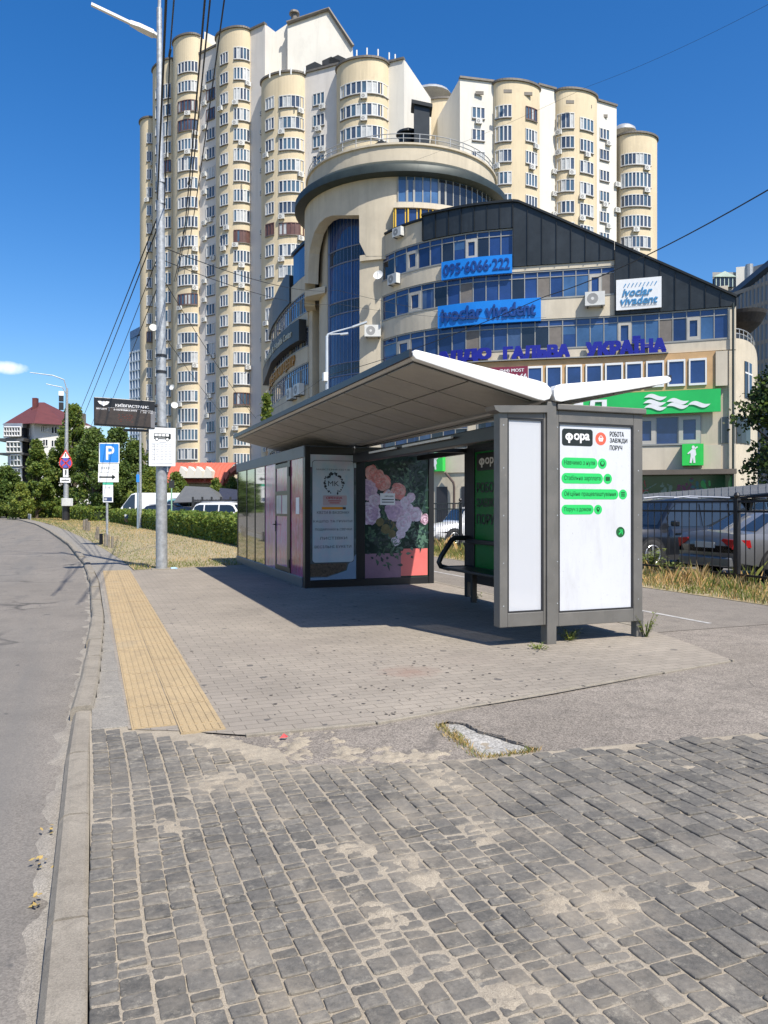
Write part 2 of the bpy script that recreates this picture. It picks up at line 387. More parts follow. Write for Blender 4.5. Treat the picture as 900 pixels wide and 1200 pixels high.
spot(tile_m, ground(480, 790), .28, (.24, .15, .115), .6); spot(tile_m, ground(455, 806), .35, (.2, .175, .145), .5); spot(tile_m, ground(560, 775), .5, (.25, .215, .18), .4); spot(tile_m, ground(330, 760), .6, (.26, .225, .19), .35)
def inpoly(x, y, P):
    c = False; j = len(P) - 1
    for i in range(len(P)):
        if (P[i][1] > y) != (P[j][1] > y) and x < (P[j][0] - P[i][0]) * (y - P[i][1]) / (P[j][1] - P[i][1]) + P[i][0]: c = not c
        j = i
    return c
def inpoly_(x, y): return inpoly(x, y, TB)
def sheet(name, outer, z, mat, holes=()):
    loops = [[Vector((p[0], p[1], 0)) for p in outer]] + [[Vector((p[0], p[1], 0)) for p in h] for h in holes]
    flat = [p for l in loops for p in l]
    mb = MB(); mb.v = [(p.x, p.y, z) for p in flat]
    for t in tessellate_polygon(loops):
        a, b_, c = (flat[k] for k in t)
        mb.f.append(tuple(t) if (b_ - a).cross(c - a).z > 0 else tuple(t)[::-1]); mb.m.append(0)
    return structure(name, mb, mat)
KL = [(-.02, -6), (0, 2.5), (.02, 5.6), (.09, 7), (.2, 10.6), (.2, 16), (.06, 21.5), (-.6, 33), (-2.06, 50.7), (-3.9, 70), (-6.2, 88), (-10.5, 118), (-22, 160), (-60, 220)]
def kx(y):
    for (a, b_) in zip(KL, KL[1:]):
        if a[1] <= y <= b_[1]:
            t = (y - a[1]) / (b_[1] - a[1]); return a[0] + (b_[0] - a[0]) * t
    return KL[0][0]
sheet('ground', [(-2500, -2500), (2500, -2500), (2500, 2500), (-2500, 2500)], -.2, far_m)
ks = [(kx(-6 + .8 * k), -6 + .8 * k) for k in range(0, 280)]
sheet('road', [(-9.5, -8)] + [(x - .135, y) for x, y in ks] + [(-72, 222)] + [(x - 9.5, y) for x, y in ks[::-10]], -.065, road_m)
sheet('far_verge', [(-60, -8), (-9.5, -8)] + [(x - 9.4, y) for x, y in ks[::6]] + [(-140, 240), (-140, -8)], -.03, soil_m)
sheet('base_pavement', [(-.02, -6), (70, -6), (70, 140), (30, 150), (-4, 150)] + [(x - .02, y) for x, y in ks[::-12] if y < 150], -.05, lot_m)
# kerb stones, some of them worn and crooked
mb = MB(); y = -5.
rk = random.Random(3)
while y < 118:
    ln = 1.0; x0, x1 = kx(y), kx(y + ln)
    h = .012 if y < 5.5 else (.035 + rk.uniform(-.02, .014) if y < 24 else .05)
    t = Vector((x1 - x0, ln, 0)).normalized(); nn = Vector((t.y, -t.x, 0))
    p0 = Vector((x0, y + .008, 0)); p1 = Vector((x1, y + ln - .008, 0))
    j = rk.uniform(-.012, .012) if y > 5.5 else 0
    w = .14 if y < 6 else .16
    prof = [(-w + j, -.2), (-w + j, h - .03), (-w + j + .022, h - .004), (-w + .05, h), (-.02, h), (-.002, h - .012), (-.002, -.2)]
    ra = [p0 + nn * a + Vector((0, 0, z + rk.uniform(-.004, .004))) for a, z in prof]; rb = [p1 + nn * a + Vector((0, 0, z + rk.uniform(-.004, .004))) for a, z in prof]
    i = len(mb.v); mb.v += [tuple(p) for p in ra + rb]; k = len(prof)
    for q_ in range(k - 1): mb.f.append((i + q_, i + k + q_, i + k + q_ + 1, i + q_ + 1)); mb.m.append(0)
    mb.f.append(tuple(range(i, i + k))); mb.m.append(0); mb.f.append(tuple(range(i + 2 * k - 1, i + k - 1, -1))); mb.m.append(0)
    y += ln
structure('kerb', mb, kerb_m, fix=True)
# dirt that gathers in the gutter
mb = MB()
def gut(u, v):
    y_ = -1 + u * 30; x_ = kx(y_) - .135 - v * .16
    return Vector((x_, y_, -.065 + .012 * (1 - v) + .016 * (mnoise.noise(Vector((x_ * 9, y_ * 5, 1))) - .1 - v * .9)))
mb.grid(gut, [k / 300 for k in range(301)], [k / 7 for k in range(8)])
structure('gutter_dirt', mb, gutter_m, smooth='all')

PIT = [ground(*p) for p in ((513, 849), (527, 846), (548, 850), (560, 858), (590, 866), (606, 872), (629, 879), (612, 884), (585, 888), (566, 890), (545, 874), (528, 861))]
SETT_EDGE = [(.0, 5.62), (.12, 5.5), (.4, 5.2), (.72, 4.78), (1.02, 4.35), (1.5, 4.12), (2.2, 4.02), (3.0, 3.95), (4.2, 3.80), (5.5, 3.5), (7, 3.0), (9.4, 2.2)]
TB = [(.25, 5.38), (.6, 5.2), (.95, 4.97), (1.84, 4.93), (3.4, 5.18), (5.79, 5.70), (6.05, 6.5), (6.34, 7.65), (6.34, 21.0), (1.0, 18.62), (.25, 18.62)]
sheet('asphalt_patch', SETT_EDGE[2:][::1] + [(9.5, 2.2), (9.5, 7.6), (6.2, 7.6), (5.4, 5.75), (3.4, 5.3), (1.8, 5.02), (.3, 5.5)], .0045, patch_m, [[(p.x, p.y) for p in PIT]])
sheet('path', [(6.0, 7.3), (9.5, 7.3), (9.5, 60), (6.36, 60), (6.36, 7.5)], .009, path_m)
sheet('tile_pavement', TB, .016, tile_m)
mb = MB()
for (a, b_, w) in (((1.84, 4.93), (5.80, 5.70), .045), ((.95, 4.97), (1.84, 4.93), .04), ((6.34, 7.65), (6.34, 21.), .09)):
    a = Vector((*a, 0)); b_ = Vector((*b_, 0)); t = (b_ - a).normalized(); n_ = Vector((-t.y, t.x, 0))
    L = (b_ - a).length; k = 0.
    while k < L:
        e = min(L, k + .98); mb.obox((a + t * ((k + e) / 2) + Vector((0, 0, -.02))), t * ((e - k) / 2 - .004), n_ * w / 2, (0, 0, .043 + rk.uniform(-.002, .002))); k += 1
structure('edging_stones', mb, kerb_m, bevel=.006)
m, nt, b = nodes('white_road_paint'); v = pos(nt); f = noise_fac(nt, v, 9, 5, .7, .35, .6)
nt.links.new(mix(nt, f, (.26, .25, .235), (.46, .45, .43)), b.inputs['Base Color']); b.inputs['Roughness'].default_value = .8; paint_m = m
sheet('path_line', [(7.32, 7.6), (7.40, 7.6), (7.40, 45), (7.32, 45)], .013, paint_m)
# grey slabs between kerb and tactile strip; the walk further on
mb = MB(); y = 5.45
while y < 19:
    e = y + (.5 if y > 6.3 else .9)
    x0 = max(kx(y), 0) + .004
    mb.obox(((x0 + .262) / 2, (y + e) / 2, -.01), ((.262 - x0) / 2 - .003, 0, 0), (0, (e - y) / 2 - .004, 0), (0, 0, .026 + rk.uniform(-.003, .003))); y = e
structure('grey_slabs', mb, grey_slab_m, bevel=.004)
sheet('narrow_walk', [(kx(y_) , y_) for y_ in (18.66, 22, 28, 36, 48, 62, 80, 100, 118)] + [(kx(y_) + .85, y_) for y_ in (118, 100, 80, 62, 48, 36, 28, 22, 18.66)], .012, grey_slab_m)
# yellow tactile strip: real ribs on separate slabs
tact_m = ground_mat('yellow_tactile_concrete', (.355, .268, .155), (.40, .305, .18), (.285, .222, .14), 260, .9, .9, .25, .2, (1.6, (.33, .27, .18)))
mb = MB(); y = 5.02
def strip_x(y_): return .27 + .05 * (y_ - 5) / 13.5
while y < 18.5:
    for c in range(2):
        x0 = strip_x(y) + c * .295; e = y + .295; w = .289
        lo = 5.36 - (x0 - .27) * .75
        if y < lo - .15: continue
        z = .022 + rk.uniform(-.0025, .0025); y0 = max(y, lo)
        mb.box(x0, y0, -.03, x0 + w, e - .004, z)
        for r in range(6):
            xr = x0 + .022 + r * .049
            q_ = y0 + .008
            while q_ < e - .03:                      # ribs broken into short worn bars
                mb.obox((xr, q_ + .022, z + .002), (.009, 0, 0), (0, .02, 0), (0, 0, .0035)); q_ += .048
    y += .297
structure('tactile_strip', mb, tact_m)
mb = MB(); rq = random.Random(31)                      # trodden gum and crumbs on the tiles
for k in range(150):
    c = ground(rq.gauss(490, 130), rq.uniform(748, 850)); r_ = rq.uniform(.006, .018)
    if not inpoly_(c.x, c.y): continue
    mb.poly([(c.x + r_ * math.cos(t) * rq.uniform(.6, 1.2), c.y + r_ * math.sin(t) * rq.uniform(.6, 1.2), .0195) for t in (0, .9, 1.8, 2.7, 3.6, 4.5, 5.4)], 0)
tag(structure('gum_spots', mb, M('old_gum', (.07, .062, .055), .8)), kind='stuff', label='dark flattened gum spots scattered on the pale tiles', cat='gum spots')
# ---- granite-grey setts: each a bevelled block
m, nt, b = nodes('sett_stone'); v = pos(nt); g = nt.nodes.new('ShaderNodeNewGeometry')
b.inputs['Roughness'].default_value = .78; b.inputs['Specular IOR Level'].default_value = .4
rp = nt.nodes.new('ShaderNodeValToRGB'); nt.links.new(g.outputs['Random Per Island'], rp.inputs[0])
cr_ = rp.color_ramp; cr_.elements[0].color = (.094, .089, .080, 1); cr_.elements[1].color = (.155, .145, .128, 1)
e_ = cr_.elements.new(.5); e_.color = (.122, .115, .103, 1)
f = noise_fac(nt, v, 42, 9, .82, .34, .68); c = mix(nt, f, (.60, .60, .60), (1.38, 1.36, 1.32))
mm = nt.nodes.new('ShaderNodeMix'); mm.data_type = 'RGBA'; mm.blend_type = 'MULTIPLY'; mm.inputs[0].default_value = 1
nt.links.new(rp.outputs[0], mm.inputs[6]); nt.links.new(c, mm.inputs[7])
du = noise_fac(nt, v, 2.2, 8, .8, .46, .80); c = mix(nt, du, mm.outputs[2], (.255, .222, .175))
du2 = noise_fac(nt, v, 9, 8, .85, .54, .72); c = mix(nt, du2, c, (.36, .325, .26))
at = nt.nodes.new('ShaderNodeAttribute'); at.attribute_name = 'dust'
nf = N(nt, 'ShaderNodeTexNoise', Scale=26, Detail=8, Roughness=.8); nt.links.new(v, nf.inputs['Vector'])
a_ = nt.nodes.new('ShaderNodeMath'); a_.operation = 'MULTIPLY_ADD'; a_.inputs[1].default_value = 1.6; nt.links.new(nf.outputs['Fac'], a_.inputs[0]); nt.links.new(at.outputs['Fac'], a_.inputs[2])
mr = nt.nodes.new('ShaderNodeMapRange'); mr.inputs[1].default_value = .85; mr.inputs[2].default_value = 1.75; nt.links.new(a_.outputs[0], mr.inputs[0])
c = mix(nt, mr.outputs[0], c, (.30, .258, .198))
nt.links.new(c, b.inputs['Base Color']); h = noise_fac(nt, v, 120, 5, .75, 0, 1); bump(nt, b, h, .55, .006); sett_m = m
def sett_lim(x):
    for (a, b_) in zip(SETT_EDGE, SETT_EDGE[1:]):
        if a[0] <= x <= b_[0]: return a[1] + (b_[1] - a[1]) * (x - a[0]) / (b_[0] - a[0])
    return 2.
mb = MB(); rs = random.Random(11); x = .012
while x < 7.5:
    w = rs.uniform(.082, .091) if x < 1.7 else rs.uniform(.098, .114)
    top = sett_lim(x + w / 2); y = 1.2 + rs.uniform(-.1, 0); drift = rs.uniform(-.004, .004)
    if x > 1.7: prev = 0
    while y < top:
        ln = rs.choice((.042, .045, .062, .085, .085, .10)) if x < 1.7 else rs.choice((.06, .09, .12, .145, .165))
        gap = rs.uniform(.006, .010) * (1 if x < 2 else .75) + (rs.random() < .03) * .012
        y1 = y + ln
        if y1 - .03 > top: break
        xo = drift + .014 * math.sin(y * 1.7 + x * .3) + .05 * max(0, x - 1.7) * .12 * math.sin(y * 2.1)
        tilt = rs.gauss(0, .0014); ty = rs.gauss(0, .0014); zt = .0175 + .0045 * mnoise.noise(Vector((x * 1.6, y * 1.6, 0))) + rs.gauss(0, .0012)
        bv = rs.uniform(.004, .0065)
        cx_, cy_, hx, hy = x + w / 2 + xo, (y + y1) / 2, w / 2, (y1 - y) / 2
        base8 = []
        for (sx, sy, swap) in ((-1, -1, 0), (1, -1, 1), (1, 1, 0), (-1, 1, 1)):
            r_ = rs.uniform(.003, .009); jx, jy = rs.uniform(-.0025, .0025), rs.uniform(-.0025, .0025)
            pa, pb = (sx * hx + jx, sy * (hy - r_) + jy), (sx * (hx - r_) + jx, sy * hy + jy)
            base8 += [pa, pb] if not swap else [pb, pa]
        def ring(i_, z_): return [(cx_ + px * (1 - i_ / hx), cy_ + py * (1 - i_ / hy), z_ + (tilt * px / hx + ty * py / hy)) for px, py in base8]
        i = len(mb.v); mb.v += ring(0, -.03) + ring(.0004, zt - bv * .9) + ring(bv * .45, zt - bv * .25) + ring(bv * 1.3, zt)
        for a in (0, 8, 16):
            for k in range(8): mb.f.append((i + a + k, i + a + (k + 1) % 8, i + a + 8 + (k + 1) % 8, i + a + 8 + k)); mb.m.append(0)
        mb.f.append(tuple(range(i + 24, i + 32))); mb.m.append(0)
        y = y1 + gap
    x += w + rs.uniform(.005, .009)
sett_mb = mb
# ---- sand: fills the joints, heaps over the blocks in places and drifts across the edge of the tiles
def sd_seg(px, py, a, b_):
    ax, ay = a; bx, by = b_; t = max(0, min(1, ((px - ax) * (bx - ax) + (py - ay) * (by - ay)) / ((bx - ax) ** 2 + (by - ay) ** 2)))
    return math.hypot(px - ax - t * (bx - ax), py - ay - t * (by - ay))
heaps = [(ground(*p), r) for p, r in (((255, 872), .17), ((300, 885), .28), ((345, 878), .32), ((400, 880), .32), ((455, 882), .27), ((495, 890), .22), ((535, 925), .20), ((525, 915), .15), ((505, 918), .12),
                                      ((250, 920), .13), ((280, 925), .10), ((700, 1062), .13), ((715, 1075), .08), ((650, 1072), .07), ((575, 975), .08), ((480, 1010), .08), ((385, 1060), .06), ((420, 1000), .07), ((330, 960), .06), ((500, 1040), .07), ((655, 1066), .08), ((340, 1180), .08), ((620, 1170), .07), ((470, 960), .07), ((700, 1000), .05), ((445, 1075), .06), ((640, 980), .06), ((760, 1010), .05))]
def sand_h(u, v):
    x_, y_ = u * 7.6 - .02 + .03, 1.15 + v * 4.75
    nlo = mnoise.fractal(Vector((x_ * 2.3, y_ * 2.3, 5)), 1, 2, 4); nhi = mnoise.fractal(Vector((x_ * 18, y_ * 18, 2)), .8, 2, 4)
    hp = -.5
    for (c_, r_) in heaps:
        d_ = math.hypot(x_ - c_.x, (y_ - c_.y) * .8) / r_
        if d_ < 2.2: hp = max(hp, 1.0 - d_)
    inside = y_ < sett_lim(max(x_, 0.001)) + (.02 if x_ > 1.1 else .34)
    base = (.0119 - .0036 * max(0, min(1, (x_ - 1.9) / .8)) + .0035 * nlo + .0022 * nhi) if inside else -.012
    nm = mnoise.fractal(Vector((x_ * 6.5, y_ * 6.5, 7)), 1, 2, 4)
    ht = base + max(0, hp * .75 + .5 * nlo + .6 * nm + .5 * nhi - (.2 if inside else 0)) * (.0125 if inside else .035) * (1 if hp > -.5 else 0)
    if inside: ht += max(0, nlo * .8 + nm * .7 - .62) * .02
    return Vector((x_, y_, min(ht, .034)))
mb = MB(); mb.grid(sand_h, [k / 620 for k in range(621)], [k / 390 for k in range(391)])
structure('sand', mb, sand_m, smooth='all')
so_ = structure('sett_paving', sett_mb, sett_m)
da = so_.data.attributes.new('dust', 'FLOAT', 'POINT'); vals = []
for p in sett_mb.v:
    q_ = -.6
    for (c_, r_) in heaps: q_ = max(q_, .95 - math.hypot(p[0] - c_.x, (p[1] - c_.y) * .8) / r_ * .48)
    vals.append(q_ * .62)
da.data.foreach_set('value', vals)
mb = MB()
xs = [p.x for p in PIT]; ys = [p.y for p in PIT]
def pit(u, v):
    x_ = min(xs) - .05 + u * (max(xs) - min(xs) + .1); y_ = min(ys) - .05 + v * (max(ys) - min(ys) + .1)
    return Vector((x_, y_, -.007 + .010 * mnoise.fractal(Vector((x_ * 5, y_ * 5, 9)), 1, 2, 4)))
mb.grid(pit, [k / 70 for k in range(71)], [k / 50 for k in range(51)])
structure('broken_concrete', mb, conc_m, smooth='all')
mb = MB()                                           # the broken asphalt edge on the far side of the hole
for (a, b_) in zip(PIT[1:7], PIT[2:7]):
    t = (b_ - a); n_ = Vector((-t.y, t.x, 0)).normalized()
    for k in range(4):
        p = a + t * ((k + .5) / 4) + n_ * (.012 + rk.uniform(0, .015))
        mb.obox(p + Vector((0, 0, -.012)), t / 8 * 1.1, n_ * rk.uniform(.015, .03), (0, 0, .024 + rk.uniform(-.004, .006)))
structure('broken_asphalt_edge', mb, patch_m, fix=True)
# lawn and verge soils
LAWN = [(1.0, 18.7), (6.4, 20.0), (6.4, 28), (5.6, 36), (4.6, 45), (3.2, 62), (2.2, 74), (-.5, 92), (-5, 112), (-9.4, 117)] + [(kx(y_) + .85, y_) for y_ in (112, 100, 88, 70, 50, 36, 28, 22)]
sheet('lawn_soil', LAWN, .018, soil_m)
VERGE = [(9.485, 2), (11.45, 2), (11.45, 60), (9.485, 60)]
sheet('verge_soil', VERGE, .016, soil_m)
# ---------------------------------------------------------------- grass
dry_m = foliage('dry_grass', (.40, .325, .185), .3, .2); grn_m = foliage('green_grass', (.12, .17, .05), .4, .25); yel_m = foliage('yellowing_grass', (.29, .26, .12), .4, .2)
def blades(mb, rg, x, y, z, h, w, m, lean=.5):
    a = rg.uniform(0, 6.283); l = rg.uniform(0, lean) * h; dx, dy = math.cos(a), math.sin(a); b2 = rg.uniform(0, 6.283)
    ex, ey = math.cos(b2) * w, math.sin(b2) * w
    mb.poly([(x - ex, y - ey, z), (x + ex, y + ey, z), (x + ex * .6 + dx * l * .4, y + ey * .6 + dy * l * .4, z + h * .6), (x + dx * l, y + dy * l, z + h)], m)
mb = MB(); rg = random.Random(5)
for k in range(62000):
    y = 18.7 + (rg.random() ** 1.8) * 80; x = rg.uniform(-8, 6.4)
    if not inpoly(x, y, LAWN): continue
    g_ = mnoise.noise(Vector((x * .5, y * .25, 3)))
    near = y < 20.4 + .3 * (x - 1)
    edge = x < kx(y) + 1.7
    m_ = 1 if (rg.random() < (.85 if near or edge else .46 + g_ * .8)) else (2 if rg.random() < .5 else 0)
    s_ = .6 + y / 45
    blades(mb, rg, x, y, .018, rg.uniform(.02, .055) * s_ * (1.6 if near else 1), .006 * s_, m_, .8)
tag(mb.build('lawn_grass', [dry_m, grn_m, yel_m]), 'short dry yellowed grass of the roadside lawn', 'grass', kind='stuff')
mb = MB()
for k in range(26000):
    y = 5 + (rg.random() ** 1.5) * 42; x = rg.uniform(9.52, 11.6)
    n_ = mnoise.noise(Vector((x * .9, y * .45, 8)))
    edge = x < 9.95
    n2_ = mnoise.noise(Vector((x * 2.2, y * 1.6, 4))); tall = (.30 if x > 10.2 else .10) * max(.1, .5 + 1.1 * n_ + 1.3 * n2_)
    gr = .6 if edge else (.36 - n_ * .9 + (.4 if y > 13.2 else 0))
    m_ = 1 if rg.random() < gr else (0 if rg.random() < .75 else 2)
    blades(mb, rg, x, y, .016, rg.uniform(.05, .14) + (0 if edge else max(0, tall) * rg.uniform(.2, 1)), rg.uniform(.004, .009), m_, .7)
tag(mb.build('verge_grass', [dry_m, grn_m, yel_m]), 'tall straw coloured grass and weeds along the black fence', 'grass', kind='stuff')
mb = MB()                                           # weeds in the hole's edge
for k in range(900):
    i = rg.choice((6, 7, 8, 9, 10, 10, 11)); a = PIT[i]; b_ = PIT[(i + 1) % len(PIT)]; p = a.lerp(b_, rg.random())
    blades(mb, rg, p.x + rg.gauss(0, .025), p.y + rg.gauss(0, .02), -.01, rg.uniform(.02, .05), .003, rg.choice((0, 2, 1, 2)), .9)
tag(mb.build('pothole_weeds', [dry_m, grn_m, yel_m]), 'low yellow weeds round the broken hole in the asphalt', 'weeds', kind='stuff')
def weed(name, px, py, h, n, label, spread=.12, lf_=.028):
    mb = MB(); c = ground(px, py)
    for k in range(n):
        a = rg.uniform(0, 6.283); r_ = rg.uniform(0, spread); l = rg.uniform(.4, 1) * h
        b0 = c + Vector((math.cos(a) * r_ * .3, math.sin(a) * r_ * .3, .012)); tip = c + Vector((math.cos(a) * (r_ + l * .45), math.sin(a) * (r_ + l * .45), l))
        mid = (b0 + tip) / 2 + Vector((0, 0, l * .12)); w = Vector((-math.sin(a), math.cos(a), 0)) * .005
        mb.poly([b0 - w, b0 + w, mid + w, mid - w], 0); mb.poly([mid - w, mid + w, tip], 0)
        for q_ in range(3):
            p = b0.lerp(tip, rg.uniform(.3, 1)); e = Vector((rg.uniform(-1, 1), rg.uniform(-1, 1), rg.uniform(-.3, .6))) * lf_; f_ = Vector((e.y, -e.x, .01)) * .5
            mb.poly([p, p + e * .5 + f_, p + e, p + e * .5 - f_], 0)
    tag(mb.build(name, [grn_m]), label, 'weed', 'weeds at the shelter legs')
weed('weed', 668, 752, .16, 34, 'lush green weed tuft between the two front shelter legs')
weed('weed', 632, 762, .07, 20, 'small flat weed in front of the left shelter leg', .16)
weed('weed', 757, 748, .34, 26, 'tall thin weed standing right of the right shelter leg', .05)
weed('weed', 556, 703, .12, 18, 'weed at the foot of the rear shelter post')
weed('weed_bush', 762, 668, .55, 90, 'leafy green weed bush on the verge right of the shelter', .3, .10)
weed('weed_bush', 786, 676, .42, 60, 'lower green weed bush among the straw grass by the fence', .25, .08)
# litter
lit_m = [M('litter_red', (.5, .05, .05), .6), M('litter_blue', (.35, .55, .75), .6), M('litter_pale', (.6, .56, .48), .7)]
mb = MB(); c = ground(333, 868)
mb.raw([c + Vector(p) for p in ((-.03, 0, .02), (0, .012, .045), (.028, .005, .022), (.01, -.012, .022), (-.015, .02, .025))], [(0, 3, 1), (3, 2, 1), (0, 1, 4)])
tag(mb.build('litter_scrap', lit_m[0]), 'crumpled red wrapper lying on the sand', 'litter')
mb = MB(); c = ground(200, 668); mb.tube([c + Vector((0, 0, .03)), c + Vector((.1, .03, .035)), c + Vector((.16, .05, .03))], [.03, .032, .012], 8)
tag(mb.build('litter_bottle', lit_m[1]), 'pale blue crushed bottle beside the shadow edge', 'litter')
for i, (px, py, lb) in enumerate(((67, 962, 'highest'), (64, 997, 'middle'), (60, 1041, 'lowest'))):
    mb = MB(); c = ground(px, py); c.z = -.056; c.x = kx(c.y) - .19
    for k in range(7):
        a = rg.uniform(0, 6.28); p = c + Vector((rg.gauss(0, .02), rg.gauss(0, .03), .006 * k)); e = Vector((math.cos(a), math.sin(a), .25)) * .015; f_ = Vector((-e.y, e.x, .004)) * .5
        mb.poly([p - e, p + f_, p + e, p - f_], 0)
    tag(mb.build('dry_leaf_heap', [yel_m]), f'little heap of dry leaves in the gutter, {lb} of the three', 'leaves', 'leaf heaps in the gutter')
# ================================================================ BUS SHELTER
frame_m = M('shelter_grey_metal', (.155, .148, .135), .45, .3, .1, 3); dark_m = M('dark_metal', (.03, .03, .032), .4, .3, .15, 3)
white_metal = M('white_metal', (.72, .72, .70), .4, 0, .04, 2); soffit_m = M('soffit_panel', (.36, .34, .305), .5, .1, .10, 1.2)
roof_m = M('roof_sheet', (.45, .45, .44), .5, .4, .1, 1); postw = M('poster_white', (.56, .575, .61), .12, 0, .03, .8, spec=.6)
def add_dirt(m, col):
    nt = m.node_tree; b = nt.nodes['Principled BSDF']; src = b.inputs['Base Color'].links[0].from_socket
    f = noise_fac(nt, pos(nt, (1, 1, .25)), 5, 7, .75, .52, .85); c = mix(nt, f, src, col)
    f2 = noise_fac(nt, pos(nt), 40, 3, .6, .66, .72); c = mix(nt, f2, c, col); nt.links.new(c, b.inputs['Base Color'])
    r = noise_fac(nt, pos(nt), 3, 6, .7, .3, .7); mr = nt.nodes.new('ShaderNodeMapRange'); mr.inputs[3].default_value = b.inputs['Roughness'].default_value * .7; mr.inputs[4].default_value = b.inputs['Roughness'].default_value * 1.6; nt.links.new(r, mr.inputs[0]); nt.links.new(mr.outputs[0], b.inputs['Roughness'])
add_dirt(postw, (.47, .475, .48)); add_dirt(frame_m, (.20, .185, .165)); add_dirt(white_metal, (.6, .59, .56)); add_dirt(soffit_m, (.30, .28, .25))
black_ink = M('black_ink', (.012, .016, .014), .35, 0, .05); green_ink = M('green_ink', (.02, .52, .12), .3, 0, .06); dgreen_ink = M('dark_green_ink', (.008, .09, .025), .35, 0, .1)
white_ink = M('white_ink', (.8, .8, .8), .4, 0, .03); red_ink = M('coral_ink', (.75, .11, .06), .35, 0, .05)
galv_m = M('galvanised_steel', (.36, .375, .385), .5, .35, .3, 9, .15, 60)
Y0, Y1 = 7.0, 16.9
sh = thing('bus_shelter', 'long grey bus shelter with a butterfly roof and a white job advert on its end', 'bus shelter', (4.65, 7.1, 0))
def wing(top, name, sgn):
    pts = [onY(x, y, Y0) for x, y in top]; return pts
lw = [(487.5, 420.5), (484, 416.5), (483.5, 412.5), (486.5, 409.8), (490, 410.2), (630, 445.6), (640, 449), (645.5, 455), (647, 461), (644.5, 467.5), (638, 469.6), (631, 468.2)]
rw_ = [(651, 469.5), (649.2, 464), (649.2, 457), (652, 451.8), (658, 450), (770, 441.2), (782, 440.3), (786, 442.3), (786.8, 445.5), (784, 448.4), (776, 450.4), (668, 468.8), (658, 470.8)]
for prof, nm in ((lw, 'l'), (rw_, 'r')):
    P = [onY(x, y, Y0) for x, y in prof]
    mb = MB(); mb.prism(P, (0, .09, 0), 0); w_ = mb.build('fascia', [white_metal], sh, bevel=.008)
    Pb = [onY(x, y, Y0) + Vector((0, .092, 0)) for x, y in prof]
    mb = MB(); mb.prism([p + Vector((0, 0, -.0)) * 1 for p in Pb], (0, Y1 - Y0 - .1, 0), 0, 1); w_ = mb.build('roof_wing', [roof_m, white_metal], sh)
    # soffit panels on the lower face, with open joints between them
    a, b_ = (P[0], P[-1]) if nm == 'l' else (P[-2], P[-3])
    if nm == 'r': a, b_ = P[10], P[11]
    dv = b_ - a; nn = Vector((dv.z, 0, -dv.x)).normalized()
    if nn.z > 0: nn = -nn
    mb = MB(); c = a + dv * .5; c.y = (Y0 + Y1) / 2 + .05; mb.obox(c + nn * .003, dv * .49, (0, (Y1 - Y0) / 2 - .06, 0), nn * .002); mb.build('soffit_backing', [dark_m], w_)
    mb = MB(); yy = Y0 + .12; k = 0
    while yy < Y1 - .1:
        ye = min(yy + .75, Y1 - .02)
        for (s0, s1) in ((.02, .451), (.466, .985)):
            c = a + dv * ((s0 + s1) / 2); c.y = (yy + ye) / 2
            mb.obox(c + nn * .010, dv * ((s1 - s0) / 2 - .002), (0, (ye - yy) / 2 - .016, 0), nn * .005)
        yy = ye
    mb.build('soffit', [soffit_m], w_)
    mb = MB()
    e = P[2] if nm == 'l' else P[7]
    s_ = -1 if nm == 'l' else 1
    mb.box(min(e.x, e.x + s_ * .03), Y0 + .02, e.z - .045, max(e.x, e.x + s_ * .03), Y1, e.z + .03); mb.build('gutter_edge', [dark_m], w_)
mb = MB(); mb.box(4.57, 7.2, 2.30, 4.73, 16.8, 2.47); mb.build('valley_beam', [dark_m], sh, bevel=.01)
for xx in (4.80,):
    mb = MB(); mb.tube([(xx, 7.5, 2.33), (xx, 13.2, 2.33)], .016, 8); mb.build('service_pipe', [galv_m], sh)
mb = MB(); mb.box(4.50, 9.2, 2.40, 4.535, 10.9, 2.43); mb.box(4.50, 11.2, 2.40, 4.535, 12.4, 2.43); mb.build('strip_light', [white_metal], sh)
mb = MB(); mb.box(5.79, 7.2, 2.36, 5.87, 13.3, 2.45); mb.box(4.73, 11.24, 2.37, 5.79, 11.30, 2.44); mb.box(4.73, 7.24, 2.5, 5.79, 7.30, 2.57); mb.build('rail', [dark_m], sh, bevel=.006)
for (x0, x1, y0, y1, z1) in ((4.585, 4.705, 7.04, 7.17, 2.62), (5.80, 5.90, 7.09, 7.19, .3), (5.78, 5.88, 11.22, 11.32, 2.45)):
    mb = MB(); mb.box(x0, y0, 0.012, x1, y1, z1); mb.build('post', [frame_m if y0 < 8 else dark_m], sh, bevel=.008)
